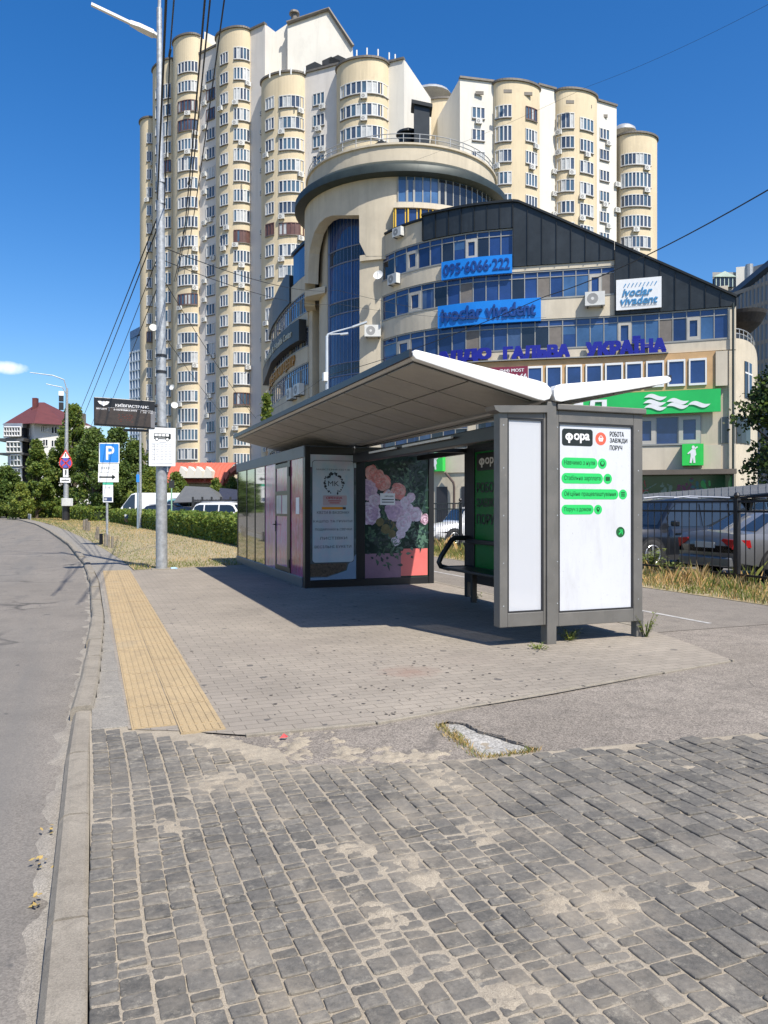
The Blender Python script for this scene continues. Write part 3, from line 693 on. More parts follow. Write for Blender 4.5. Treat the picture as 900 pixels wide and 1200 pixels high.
# --- end panels
m, nt, b = nodes('frosted_film'); b.inputs['Base Color'].default_value = (.62, .635, .67, 1); b.inputs['Roughness'].default_value = .15
tp = nt.nodes.new('ShaderNodeBsdfTransparent'); ms = nt.nodes.new('ShaderNodeMixShader'); ms.inputs[0].default_value = .28
nt.links.new(b.outputs[0], ms.inputs[1]); nt.links.new(tp.outputs[0], ms.inputs[2]); nt.links.new(ms.outputs[0], nt.nodes['Material Output'].inputs['Surface']); frost_m = m
def fq(fn, us, vs, mb, w0, w1, m=0): slab(mb, fn, us[0], vs[0], us[1], vs[1], w0, w1, m)
def ad_panel(xa, xb, za, zb, ia, ib, iza, izb, yf, thick):
    mb = MB()
    for (x0, x1, z0, z1) in ((xa, ia, za, zb), (ib, xb, za, zb), (ia, ib, za, iza), (ia, ib, izb, zb)): mb.box(x0, yf, z0, x1, yf + thick, z1)
    f_ = mb.build('panel_frame', [frame_m], sh, bevel=.006)
    mb = MB()
    for (x0, x1, z0, z1) in ((ia - .0, ia + .018, iza, izb), (ib - .018, ib, iza, izb), (ia + .018, ib - .018, izb - .018, izb), (ia + .018, ib - .018, iza, iza + .018)): mb.box(x0, yf + .006, z0, x1, yf + .03, z1)
    mb.build('gasket', [dark_m], f_)
    mb = MB(); mb.box(ia + .018, yf + .022, iza + .018, ib - .018, yf + .04, izb - .018); p = mb.build('poster', [postw if xa > 4.3 else frost_m], f_)
    if xa < 4.3: return p, f_
    mb = MB(); mb.box(ia, yf + .05, iza, ib, yf + thick - .005, izb); mb.build('panel_back', [dark_m], f_)
    return p, f_
yf = 7.06
pl, fl = ad_panel(4.02, 4.583, .225, 2.50, 4.115, 4.555, .372, 2.43, yf, .13)
pr, fr = ad_panel(4.708, 5.86, .20, 2.535, 4.745, 5.735, .345, 2.405, yf, .13)
mb = MB(); mb.prism([(3.93, 7.02, 2.545), (3.95, 7.02, 2.50), (4.0, 7.02, 2.475), (4.583, 7.02, 2.50), (4.583, 7.02, 2.575)], (0, .2, 0)); mb.build('cap', [frame_m], fl)
mb = MB(); mb.box(4.708, 7.02, 2.535, 5.885, 7.22, 2.60); mb.build('cap', [frame_m], fr, bevel=.01)
mb = MB()
for z_ in (.45, .9, 1.4, 1.9, 2.35):
    for x_ in (4.065, 4.727, 5.80): mb.disc((x_, yf - .002, z_), (1, 0, 0), (0, 0, 1), 8, 0, .008, .008)
mb.build('screws', [galv_m], sh)
# printed advert
def adp(px, py): p = onY(px, py, yf + .022); return (p.x, p.z)
x0, x1 = 4.763, 5.717; z0, z1 = .363, 2.387
am = plane_map((x0, yf + .022, z0), (x1 - x0, 0, 0), (0, 0, z1 - z0), (0, -1, 0))
def auv(px, py):
    X, Z = adp(px, py); return (X - x0) / (x1 - x0), (Z - z0) / (z1 - z0)
W_, H_ = x1 - x0, z1 - z0; AR = W_ / H_
mb = MB(); L1, L2, L3 = .0016, .0032, .0048
u0, v0 = auv(658.5, 522); u1, v1 = auv(694.5, 503.5); rrect(mb, am, u0, v0, u1, v1, .035, .035 * AR, L1, 0)
fora_logo(mb, sub(am, u0 + .045, v0 + .015, u1 - .045, v1 - .022, L2), 1)
cu, cv = auv(704, 514.2); ell(mb, am, cu, cv, .075, .075 * AR, L1, 2)
bk = sub(am, cu - .04, cv - .04 * AR, cu + .04, cv + .04 * AR, L2)
mb.poly([bk(.05, .62), bk(.2, .12), bk(.8, .12), bk(.95, .62)][::1], 1)
for a, b_ in (((.18, .6), (.42, .98)), ((.82, .6), (.58, .98))):
    mb.poly([bk(a[0] - .06, a[1]), bk(a[0] + .06, a[1]), bk(b_[0] + .05, b_[1]), bk(b_[0] - .05, b_[1])], 1)
for k in range(3): mb.poly([bk(.3 + .17 * k, .25, .001), bk(.36 + .17 * k, .25, .001), bk(.36 + .17 * k, .5, .001), bk(.3 + .17 * k, .5, .001)], 2)
for (tx, ya, yb, xr) in (('РОБОТА', 505.5, 511, 731), ('ЗАВЖДИ', 513.5, 519, 735), ('ПОРУЧ', 521.5, 527, 729)):
    ua, va = auv(714.5, yb); ub, vb = auv(xr, ya); put_text(mb, tx, sub(am, ua, va - .003, ub, vb - .003, L1), 0, .03)
for (tx, ya, yb, xr, ic) in (('Навчимо з нуля', 537, 548.5, 700, 0), ('Стабільна зарплата', 555, 566.5, 706.5, 1), ('Офіційне працевлаштування', 573.5, 585, 724.5, 2), ('Поруч з домом', 591.5, 603, 695.5, 3)):
    ua, va = auv(658, yb); ub, vb = auv(xr, ya); vv = vb - va; rrect(mb, am, ua, va, ub, vb, vv / AR * .48, vv * .48, L1, 3)
    put_text(mb, tx, sub(am, ua + .035, va + vv * .22, ub - .035, vb - vv * .22, L2), 4, .012)
    cc = ub + vv / AR * .56; cm = (va + vb) / 2; rr_ = vv * .5
    ell(mb, am, cc, cm, rr_ / AR, rr_, L1, 3)
    if ic == 0: ell(mb, am, cc, cm, rr_ / AR * .55, rr_ * .55, L2, 4); ell(mb, am, cc, cm + rr_ * .12, rr_ / AR * .33, rr_ * .33, L3, 3)
    elif ic == 1: rrect(mb, am, cc - rr_ / AR * .5, cm - rr_ * .4, cc + rr_ / AR * .5, cm + rr_ * .4, .01, .01 * AR, L2, 4)
    elif ic == 2:
        for k in (-.4, -.05, .3): rect(mb, am, cc - rr_ / AR * .45, cm + rr_ * k, cc + rr_ / AR * .45, cm + rr_ * (k + .2), L2, 4)
    else: ell(mb, am, cc, cm + rr_ * .15, rr_ / AR * .42, rr_ * .42, L2, 4); ell(mb, am, cc, cm + rr_ * .18, rr_ / AR * .18, rr_ * .18, L3, 3); mb.poly([am(cc - rr_ / AR * .3, cm - rr_ * .1, L2), am(cc, cm - rr_ * .65, L2), am(cc + rr_ / AR * .3, cm - rr_ * .1, L2)], 4)
cu, cv = auv(727, 623.5); rr_ = .062; ell(mb, am, cu, cv, rr_, rr_ * AR, L1, 4)
ar = sub(am, cu - rr_, cv - rr_ * AR, cu + rr_, cv + rr_ * AR, L2)
mb.poly([ar(.26, .32), ar(.34, .24), ar(.72, .62), ar(.64, .70)], 3); mb.poly([ar(.38, .74), ar(.38, .64), ar(.74, .64), ar(.74, .74)], 3); mb.poly([ar(.64, .64), ar(.64, .28), ar(.74, .28), ar(.74, .64)], 3)
mb.build('advert_print', [black_ink, white_ink, red_ink, green_ink, dgreen_ink], pr)
# --- rear wall with the green advert facing the road, and the bench
xw = 5.83
mb = MB()
for (ya, yb, za, zb) in ((7.3, 7.4, .26, 2.5), (10.98, 11.22, .26, 2.5), (7.4, 10.98, .26, .42), (7.4, 10.98, 2.42, 2.5), (9.15, 9.27, .42, 2.42)): mb.box(xw - .05, ya, za, xw + .05, yb, zb)
rf = mb.build('rear_frame', [dark_m], sh, bevel=.006)
gp_m = M('green_advert', (.010, .17, .03), .25, 0, .12, .6)
mb = MB(); mb.box(xw - .03, 9.27, .42, xw + .03, 10.98, 2.42, 0); mb.box(xw - .03, 7.4, .42, xw + .03, 9.15, 2.42, 1); mb.build('poster', [gp_m, postw], rf)
gm = plane_map((xw - .031, 10.97, .45), (0, -1.65, 0), (0, 0, 1.95), (-1, 0, 0))
mb = MB(); rrect(mb, gm, .03, .825, .5, .965, .03, .03, L1, 0); fora_logo(mb, sub(gm, .08, .85, .44, .93, L2), 1)
for i, tx in enumerate(('РОБОТА', 'ЗАВЖДИ', 'ПОРУЧ')): put_text(mb, tx, sub(gm, .03, .646 - i * .128, .03 + (.5, .52, .43)[i], .730 - i * .128, L1), 0, .05)
mb.poly([gm(.35, .02, L1), gm(.98, .02, L1), gm(.98, .42, L1), gm(.8, .42, L1), gm(.55, .2, L1)], 2)
mb.build('advert_print', [black_ink, white_ink, dgreen_ink], rf)
bn = thing('bench', 'black bench with looped armrest against the rear wall of the shelter', 'bench', (5.5, 9.6, 0))
mb = MB(); mb.box(5.28, 8.0, .49, 5.76, 11.16, .53); mb.build('seat', [dark_m], bn, bevel=.01)
mb = MB(); mb.box(5.70, 8.0, .9, 5.74, 11.16, .97); mb.build('back_rail', [dark_m], bn, bevel=.01)
for yy in (11.14, 8.0):
    mb = MB(); mb.tube([(5.76, yy, .50), (5.40, yy, .50), (5.27, yy, .535), (5.235, yy, .60), (5.28, yy, .70), (5.46, yy, .95), (5.52, yy, .985), (5.76, yy, .985)], .042, 10)
    mb.build('armrest', [dark_m], bn, smooth=True)
for yy in (8.6, 10.5):
    mb = MB(); mb.box(5.5, yy, .012, 5.58, yy + .06, .49); mb.build('leg', [dark_m], bn)

# ================================================================ FLOWER KIOSK
KX0, KX1, KY0, KY1, KZ = 3.66, 6.2, 13.45, 20.2, 2.60
black_f = M('black_frame', (.016, .016, .018), .35, .2, .1, 2); blue_trim = M('slate_trim', (.10, .115, .135), .45, .3, .08, 2)
mirror_m = M('mirror_glass', (.30, .31, .29), .04, .92, .06, .5)
def film(name, cols):
    m, nt, b = nodes(name); v = pos(nt, (1, 1.2, .7))
    n1 = noise_fac(nt, v, 1.6, 4, .6, .35, .65); n2 = noise_fac(nt, v, 6, 5, .7, .35, .7); n3 = noise_fac(nt, pos(nt), 2.7, 3, .5, .5, .7)
    c = mix(nt, n1, cols[0], cols[1]); c = mix(nt, n2, c, cols[2]); c = mix(nt, n3, c, cols[3]); nt.links.new(c, b.inputs['Base Color'])
    b.inputs['Roughness'].default_value = .1; b.inputs['Specular IOR Level'].default_value = .5; b.inputs['Metallic'].default_value = 0; return m
film_m = film('floral_film', ((.62, .28, .42), (.52, .12, .24), (.42, .34, .46), (.40, .26, .28)))
film2_m = film('floral_film_deep', ((.50, .08, .16), (.38, .04, .09), (.42, .2, .32), (.24, .10, .10)))
kk = thing('flower_kiosk', 'black framed flower kiosk with mirrored side panels and floral posters', 'kiosk', (4.9, 16.8, 0))
mb = MB(); mb.box(KX0 + .05, KY0 + .05, .02, KX1 - .05, KY1 - .05, KZ - .04); mb.build('body', [black_f], kk)
mb = MB(); mb.box(KX0 - .03, KY0 + .12, .012, KX1 + .02, KY1, .20); mb.build('plinth', [blue_trim], kk, bevel=.01)
mb = MB(); mb.box(KX0 - .02, KY0 + .02, 2.38, KX1 + .02, KY1 + .02, KZ); mb.build('roof', [blue_trim], kk, bevel=.01)
mb = MB(); mb.box(KX0 - .01, KY0 - .02, .0125, KX0 + .09, KY0 + .12, KZ - .02); mb.box(KX1 - .10, KY0 - .02, .0125, KX1 + .01, KY0 + .12, KZ - .02)
mb.box(KX0 + .09, KY0 - .01, .0125, KX1 - .10, KY0 + .1, .15); mb.box(KX0 + .09, KY0 - .01, 2.44, KX1 - .10, KY0 + .1, KZ - .025); mb.box(4.635, KY0 - .015, .15, 4.80, KY0 + .1, 2.44)
mb.build('front_frame', [black_f], kk, bevel=.006)
seams = [20.12, 18.9, 17.9, 16.8, 15.76, 14.74, 14.40, 13.62]
mb = MB()
for y_ in seams[:4] + [seams[4], seams[5]]: mb.box(KX0 - .012, y_ - .018, .20, KX0 + .05, y_ + .018, 2.38)
mb.box(KX0 - .014, 14.42, .20, KX0 + .05, 14.72, 2.38) if False else mb.box(KX0 - .02, 14.50, .20, KX0 + .05, 14.66, 2.38)
mb.build('mullions', [black_f], kk)
for i in range(4):
    mb = MB(); mb.box(KX0, seams[i + 1] + .018, .20, KX0 + .03, seams[i] - .018, 2.38); mb.build('glass_panel', [mirror_m if i < 3 else film_m], kk)
mb = MB(); mb.box(KX0, 13.62, .20, KX0 + .03, 14.50, 2.38); gpz = mb.build('glass_panel', [film2_m], kk)
mb = MB(); mb.box(KX0 - .008, 14.66, .21, KX0 + .03, 15.74, 2.35); dr = mb.build('door', [film_m], kk); tag(dr, 'narrow glazed door with a hatch and lever handle')
mb = MB()
for (a, b_, c, d) in ((14.66, 14.72, .21, 2.35), (15.68, 15.74, .21, 2.35), (14.72, 15.68, 2.27, 2.35), (14.72, 15.68, .21, .3), (14.72, 15.68, 1.72, 1.80), (14.72, 15.68, 1.30, 1.34)): mb.box(KX0 - .02, a, c, KX0 - .008, b_, d)
mb.build('door_frame', [black_f], dr)
mb = MB(); mb.box(KX0 - .014, 14.74, 1.345, KX0 - .010, 15.14, 1.715, 0); mb.box(KX0 - .014, 15.26, 1.345, KX0 - .010, 15.66, 1.715, 0); mb.build('hatch', [postw], dr)
mb = MB(); mb.box(KX0 - .03, 15.69, .98, KX0 - .02, 15.73, 1.20); mb.tube([(KX0 - .03, 15.71, 1.12), (KX0 - .075, 15.71, 1.12), (KX0 - .075, 15.58, 1.12)], .012, 8); mb.build('handle', [dark_m], dr)
mb = MB(); mb.box(KX0 - .035, 14.53, 2.08, KX0 - .02, 14.63, 2.26); mb.box(KX0 - .035, 14.53, .3, KX0 - .02, 14.63, .46); mb.build('hinge', [dark_m], dr)
mb = MB(); mb.box(KX0 - .004, 13.86, 1.35, KX0 - .001, 14.10, 1.66); nt_ = mb.build('notice', [white_ink], kk)
# poster with price card
pc_m = film('poster_card', ((.50, .57, .59), (.36, .49, .54), (.55, .55, .55), (.54, .47, .52))); pc_m.node_tree.nodes['Principled BSDF'].inputs['Metallic'].default_value = 0; pc_m.node_tree.nodes['Principled BSDF'].inputs['Roughness'].default_value = .3
pc_m.node_tree.nodes['Principled BSDF'].inputs['Specular IOR Level'].default_value = .25
scen_m = film('poster_scene', ((.10, .2, .2), (.16, .10, .14), (.05, .09, .07), (.25, .30, .32))); scen_m.node_tree.nodes['Principled BSDF'].inputs['Metallic'].default_value = 0; scen_m.node_tree.nodes['Principled BSDF'].inputs['Specular IOR Level'].default_value = .25
grey_ink = M('grey_ink', (.05, .055, .06), .4, 0, .05); orange_ink = M('orange_ink', (.70, .27, .02), .4, 0, .05); wood_ink = M('brown_print', (.10, .065, .04), .5, 0, .6, 30); crim_ink = M('crimson_ink', (.45, .03, .05), .4)
mb = MB(); mb.box(3.755, KY0 - .006, .155, 4.63, KY0 + .02, 2.435, 0); p1 = mb.build('poster', [scen_m], kk)
km = plane_map((3.755, KY0 - .006, .155), (.875, 0, 0), (0, 0, 2.28), (0, -1, 0)); KA = .875 / 2.28
mb = MB(); rect(mb, km, 0, .9, 1, 1, L1, 0); rrect(mb, km, .035, .135, .955, .955, .07, .07 * KA, L2, 1); rrect(mb, km, .045, .139, .945, .951, .066, .066 * KA, L3, 0)
L4, L5 = .0064, .008
put_text(mb, 'МАЙСТЕРНЯ КВІТІВ', sub(km, .13, .875, .86, .892, L4), 1, .0)
put_text(mb, 'MK', sub(km, .38, .75, .62, .79, L4), 1, .0)
rw2 = random.Random(4)
for k in range(54):
    a = R(k * 360 / 54); cx, cy = .5 + .2 * math.cos(a), .77 + .2 * KA * math.sin(a)
    if 250 < k * 360 / 54 < 290: continue
    for q_ in range(2):
        b2 = rw2.uniform(0, 6.28); l_ = rw2.uniform(.018, .04) * (1.7 if 45 < k * 360 / 54 < 135 or k % 14 < 3 else 1)
        dx, dy = math.cos(b2) * l_, math.sin(b2) * l_ * KA
        mb.poly([km(cx, cy, L4), km(cx + dx * .5 - dy * .4 / KA, cy + dy * .5 + dx * .4 * KA, L4), km(cx + dx, cy + dy, L4), km(cx + dx * .5 + dy * .4 / KA, cy + dy * .5 - dx * .4 * KA, L4)], 1)
rrect(mb, km, .27, .595, .79, .675, .02, .02 * KA, L4, 2); put_text(mb, 'ОРЕНДА', sub(km, .34, .642, .69, .665, L5), 3, .03)
for (z_, a, b_) in ((.628, .38, .66), (.612, .41, .63)): rect(mb, km, a, z_, b_, z_ + .006, L5, 3)
rect(mb, km, .245, .562, .70, .582, L4, 4); rect(mb, km, .70, .562, .77, .582, L4, 5)
for i, (tx, a, b_) in enumerate((('КВІТИ В ВАЗОНАХ', .14, .85), ('КАШПО ТА ҐРУНТИ', .06, .91), ('ПОДАРУНКИ & СВІЧКИ', .10, .90), ('ЛИСТІВКИ', .2, .8), ('ВЕСІЛЬНІ БУКЕТИ', .09, .89))): put_text(mb, tx, sub(km, a, .527 - i * .0685, b_, .549 - i * .0685, L4), 1, .012)
mb.poly([km(0, .03, L1), km(.35, .025, L1), km(.78, .075, L1), km(.80, .13, L1), km(0, .13, L1)], 5)
mb.poly([km(.0, 0, L1), km(1, 0, L1), km(1, .2, L1), km(.83, .12, L1), km(.79, .07, L1), km(.36, .02, L1), km(0, .02, L1)], 6)
mb.build('poster_print', [pc_m, grey_ink, M('pink_ink', (.5, .38, .38), .4), crim_ink, orange_ink, wood_ink, M('blue_grey_ink', (.2, .28, .38), .4)], p1)
# poster with the bouquet
leafp = film('printed_leaves', ((.008, .022, .02), (.012, .035, .025), (.022, .05, .035), (.005, .012, .016))); leafp.node_tree.nodes['Principled BSDF'].inputs['Metallic'].default_value = 0; leafp.node_tree.nodes['Principled BSDF'].inputs['Specular IOR Level'].default_value = .2; leafp.node_tree.nodes['Principled BSDF'].inputs['Roughness'].default_value = .35
mb = MB(); mb.box(4.805, KY0 - .006, .155, 6.09, KY0 + .02, 2.435, 0); p2 = mb.build('poster', [leafp], kk)
bm_ = plane_map((4.805, KY0 - .006, .155), (1.285, 0, 0), (0, 0, 2.28), (0, -1, 0)); BA = 1.285 / 2.28
petal = [M('lilac_print', (.44, .30, .43), .4, 0, .3, 14), M('mauve_print', (.56, .40, .50), .4, 0, .3, 14), M('pale_mauve_print', (.62, .54, .62), .4, 0, .25, 14),
         M('coral_print', (.60, .20, .18), .4, 0, .3, 14), M('peach_print', (.62, .33, .29), .4, 0, .3, 14), M('leaf_print', (.035, .09, .05), .4, 0, .4, 10), M('deep_leaf_print', (.010, .03, .03), .4, 0, .4, 10),
         M('olive_print', (.12, .10, .035), .4, 0, .4, 10), M('pot_pink_print', (.66, .15, .135), .4, 0, .08, 3), M('pot_mauve_print', (.24, .13, .18), .4, 0, .15, 3), M('pale_leaf_print', (.075, .15, .105), .4, 0, .3, 9)]
mb = MB()
rect(mb, bm_, 0, .0, .56, .2, L1, 9); rect(mb, bm_, .56, .01, .99, .235, L1 * 1.3, 8)
def leaf(cx, cy, l_, a, w, lay, m):
    dx, dy = math.cos(a) * l_, math.sin(a) * l_; ex, ey = -math.sin(a) * w, math.cos(a) * w
    mb.poly([bm_(cx, cy * 1, lay), bm_(cx + dx * .35 + ex, cy + (dy * .35 + ey) * BA, lay), bm_(cx + dx, cy + dy * BA, lay), bm_(cx + dx * .35 - ex, cy + (dy * .35 - ey) * BA, lay)], m)
rb = random.Random(9)
for (cx, cy, n_, sp, ms) in ((.7, .82, 40, .2, (5, 10, 6)), (.85, .6, 44, .14, (5, 10, 6)), (.3, .25, 50, .2, (6, 6, 5)), (.1, .35, 30, .12, (6, 5)), (.6, .32, 50, .22, (6, 5, 10)), (.85, .35, 60, .12, (6, 10)), (.5, .55, 90, .2, (6, 5, 6)), (.45, .75, 110, .22, (6, 6, 5)), (.7, .7, 130, .22, (6, 6, 5, 10)), (.75, .9, 60, .2, (6, 6)), (.25, .6, 60, .15, (6, 6, 5)), (.4, .42, 24, .09, (7, 6))):
    for k in range(n_): leaf(min(.93, max(.05, cx + rb.gauss(0, sp * .6))), min(.95, max(.1, cy + rb.gauss(0, sp * .4))), rb.uniform(.05, .13), rb.uniform(0, 6.28), rb.uniform(.012, .028), L2 + rb.random() * .001, rb.choice(ms))
def bloom(cx, cy, r_, ms, lay):
    for ring in range(7):
        rr_ = r_ * (1 - ring * .14) * rb.uniform(.92, 1.06); n_ = 11 - ring
        for k in range(n_):
            a = 6.283 * k / n_ + ring * .4 + rb.uniform(-.2, .2); px_, py_ = cx + math.cos(a) * rr_ * .55, cy + math.sin(a) * rr_ * .55 * BA
            q_ = rr_ * rb.uniform(.42, .6)
            mb.poly([bm_(min(.995, max(.005, px_ + q_ * math.cos(t_ * 6.283 / 9) * rb.uniform(.85, 1.1))), py_ + q_ * BA * math.sin(t_ * 6.283 / 9) * rb.uniform(.85, 1.1), lay + ring * .0005 + k * .00004) for t_ in range(9)], rb.choice(ms))
for i, (cx, cy, r_, ms) in enumerate(((.05, .72, .13, (0, 1)), (.1, .86, .09, (4, 4, 3)), (.2, .83, .09, (4, 3)), (.28, .78, .10, (3, 3, 4)), (.52, .71, .10, (3, 3, 4)), (.07, .53, .14, (1, 0, 2)), (.47, .55, .13, (0, 1, 0)), (.66, .56, .08, (1, 2)), (.79, .52, .09, (2, 2, 1)), (.60, .45, .11, (2, 1)), (.48, .30, .07, (2, 10)), (.32, .40, .06, (7, 7)), (.23, .46, .05, (7,)), (.42, .36, .05, (7,)), (.95, .48, .07, (1, 9)), (.63, .62, .07, (1, 2, 2)), (.72, .66, .06, (2, 1)), (.36, .68, .07, (4, 2)), (.15, .64, .08, (2, 1)), (.56, .36, .06, (2, 2, 1)))):
    bloom(cx, cy, r_ * 1.18, ms, .0052 + .0001 * i)
mb.build('poster_print', petal, p2)
mb = MB(); mb.box(5.10, KY0 - .020, 1.52, 5.40, KY0 - .016, 1.74); nt_ = mb.build('notice', [white_ink], p2)
nm_ = plane_map((5.10, KY0 - .020, 1.52), (.3, 0, 0), (0, 0, .22), (0, -1, 0)); mb = MB(); put_text(mb, 'ОРЕНДА', sub(nm_, .3, .66, .9, .8, L1), 0, .03)
for z_ in (.42, .2): rect(mb, nm_, .12, z_, .92, z_ + .08, L1, 0)
mb.build('notice_print', [grey_ink], p2)
# ================================================================ STREET FURNITURE
blue_sign = M('sign_blue', (.02, .20, .60), .35, 0, .04); sign_white = M('sign_white', (.76, .77, .77), .4, 0, .05, 4)
concrete_post = M('painted_pole', (.36, .37, .37), .6, .1, .25, 7, .2, 40)
PX, PY = 1.62, 18.75
lp = thing('street_lamp', 'tall galvanised street lamp pole carrying the display board and timetable', 'street lamp', (PX, PY, 0))
mb = MB(); mb.tube([(PX, PY, .012), (PX - .005, PY, 2.2), (PX - .01, PY, 5.2), (PX - .03, PY, 9.2), (PX - .055, PY, 13.2)], [.135, .125, .112, .085, .062], 20)
mb.build('pole', [galv_m], lp, smooth=True)
mb = MB(); mb.box(PX - .24, PY - .2, .0, PX + .28, PY + .2, .035); mb.build('base_slab', [kerb_m], lp, bevel=.01)
mb = MB(); mb.tube([(PX - .055, PY, 13.0), (PX - .05, PY, 13.42), (PX - .11, PY, 13.5), (PX - .36, PY - .04, 13.62), (PX - 1.2, PY - .18, 13.9)], [.04, .04, .04, .035, .03], 8); mb.build('arm', [galv_m], lp, smooth=True)
hd = onY(184, 42, PY) ; tipp = onY(107, 5, PY - .3)
mb = MB(); dv = tipp - hd
pts = [hd + dv * t for t in (0, .06, .3, .42, 1)]
for a, b_, w0, w1 in ((0, 1, .06, .1), (1, 2, .11, .10), (2, 3, .09, .05), (3, 4, .04, .035)):
    p, q_ = pts[a], pts[b_]; t = (q_ - p).normalized(); s_ = Vector((0, 1, 0)); up = t.cross(s_).normalized()
    h = .045 if a in (1, 2) else .03
    ring0 = [p + s_ * w0 * sx + up * h * sz for sx, sz in ((-1, -1), (1, -1), (1, 1), (-1, 1))]; ring1 = [q_ + s_ * w1 * sx + up * h * sz for sx, sz in ((-1, -1), (1, -1), (1, 1), (-1, 1))]
    mb.raw(ring0 + ring1, [(0, 1, 5, 4), (1, 2, 6, 5), (2, 3, 7, 6), (3, 0, 4, 7), (3, 2, 1, 0), (4, 5, 6, 7)])
mb.build('lamp_head', [white_metal], lp, fix=True)
for z_ in (4.62, 5.0, 8.6, 9.1): 
    mb = MB(); mb.lathe((PX - .01, PY, z_), [(.10, 0), (.128 if z_ < 6 else .10, 0), (.128 if z_ < 6 else .10, .06), (.09, .06)], 18); mb.build('clamp', [dark_m if z_ < 6 else galv_m], lp)
# display board
bd = thing('display_board', 'black electronic departure board fixed to the street lamp pole', 'departure board', (.8, 18.6, 3.4))
def bp(px, py, off=0.):
    t = (px - 110) / 73; Y = 18.45 + .10 * t - off; return onY(px, py, Y)
c = [bp(110, 498), bp(181.5, 502.5), bp(181.5, 470), bp(110, 465)]
mb = MB(); mb.prism(c, (0, .14, 0)); mb.build('case', [black_f], bd, bevel=.01)
dm_ = lambda u, v, w=0.: (c[0].lerp(c[1], u)).lerp(c[3].lerp(c[2], u), v) + Vector((0, -w, 0))
scr = M('display_screen', (.045, .032, .025), .25, 0, .25, 12); redg = M('faint_red_diodes', (.16, .035, .02), .4)
mb = MB(); slab(mb, dm_, .02, .05, .93, .66, .004, .010); s_ = mb.build('screen', [scr], bd)
mb = MB(); slab(mb, dm_, .93, .03, 1.0, .62, .004, .012); mb.build('side_cover', [M('board_grey', (.16, .16, .17), .5)], bd)
mb = MB(); put_text(mb, 'КИЇВПАСТРАНС', sub(dm_, .345, .70, .90, .83, .008), 0, .028)
put_text(mb, 'МАРШРУТ', sub(dm_, .04, .565, .21, .625, .013), 0, .03); put_text(mb, 'В НАПРЯМКУ РУХУ', sub(dm_, .32, .565, .70, .625, .013), 0, .03)
put_text(mb, 'ПРИБУТТЯ', sub(dm_, .775, .60, .96, .64, .013), 0, .02); put_text(mb, 'ХВ', sub(dm_, .80, .53, .86, .575, .013), 0, .02); put_text(mb, 'ГОД', sub(dm_, .89, .53, .96, .575, .013), 0, .02)
wq = [(0, .9), (.25, .95), (.38, .86), (.5, .95), (.62, .86), (.75, .95), (1, .9), (.85, .45), (.6, .2), (.5, .05), (.4, .2), (.15, .45)]
lg = sub(dm_, .06, .68, .25, .88, .008); mb.poly([lg(*p) for p in wq], 0)
for u in (.24, .76): rect(mb, dm_, u, .53, u + .004, .66, .013, 0)
rect(mb, dm_, .22, .655, .76, .66, .013, 0)
mb.build('lettering', [white_ink], bd)
mb = MB(); rd = random.Random(2)
for k in range(36): u, v = rd.uniform(.36, .62), rd.choice((.18, .24, .30, .36, .42)); slab(mb, dm_, u, v, u + .02, v + .018, .010, .012)
mb.build('diodes', [redg], s_)
mb = MB(); mb.tube([bp(181, 476, -.1), (PX - .1, PY - .02, ZY(476, 18.2))], .035, 8); mb.tube([bp(181, 497, -.1), (PX - .1, PY - .02, ZY(497, 18.2))], .03, 8)
a = bp(150, 500, -.07); mb.box(a.x - .1, a.y + .02, a.z - .10, a.x + .5, a.y + .10, a.z - .05); mb.build('bracket', [dark_m], bd)
# timetable sheet
tt = thing('timetable_board', 'white bus timetable plate with a bus pictogram on the lamp pole', 'timetable', (1.6, 18.55, 2.4))
Yt = 18.56; c = [onY(174.5, 546, Yt), onY(205.5, 546.3, Yt), onY(205.8, 501.8, Yt), onY(174.6, 500.6, Yt)]
mb = MB(); mb.prism(c, (0, .025, 0)); mb.build('plate', [sign_white], tt)
tm = lambda u, v, w=0.: (c[0].lerp(c[1], u)).lerp(c[3].lerp(c[2], u), v) + Vector((0, -w - .001, 0))
mb = MB()
rrect(mb, tm, .18, .70, .82, .85, .03, .03, L1, 0); 
for k in range(4): rect(mb, tm, .21 + k * .14, .775, .325 + k * .14, .835, L2, 1)
rect(mb, tm, .2, .725, .62, .735, L2, 1)
for u in (.29, .69): ell(mb, tm, u, .70, .065, .05, L2, 0); ell(mb, tm, u, .70, .045, .034, L3, 1)
rect(mb, tm, .38, .615, .64, .635, L1, 2)
for r_ in range(10):
    v = .55 - r_ * .043
    for k in range(5): 
        u = .1 + k * .16 + rd.uniform(0, .02); rect(mb, tm, u, v, u + rd.uniform(.06, .13), v + .012, L1, 2)
rect(mb, tm, .08, .58, .92, .588, L1, 2); rect(mb, tm, .1, .07, .9, .085, L1, 2); rect(mb, tm, .2, .12, .22, .56, L1, 2)
mb.build('print', [black_ink, sign_white, M('grey_print', (.38, .39, .40), .5)], tt)
mb = MB(); mb.lathe((PX, PY, 3.33), [(.10, 0), (.14, 0), (.14, .03), (.10, .03)], 16); mb.lathe((PX, PY, 2.6), [(.10, 0), (.14, 0), (.14, .03), (.10, .03)], 16); mb.build('strap', [dark_m], tt)

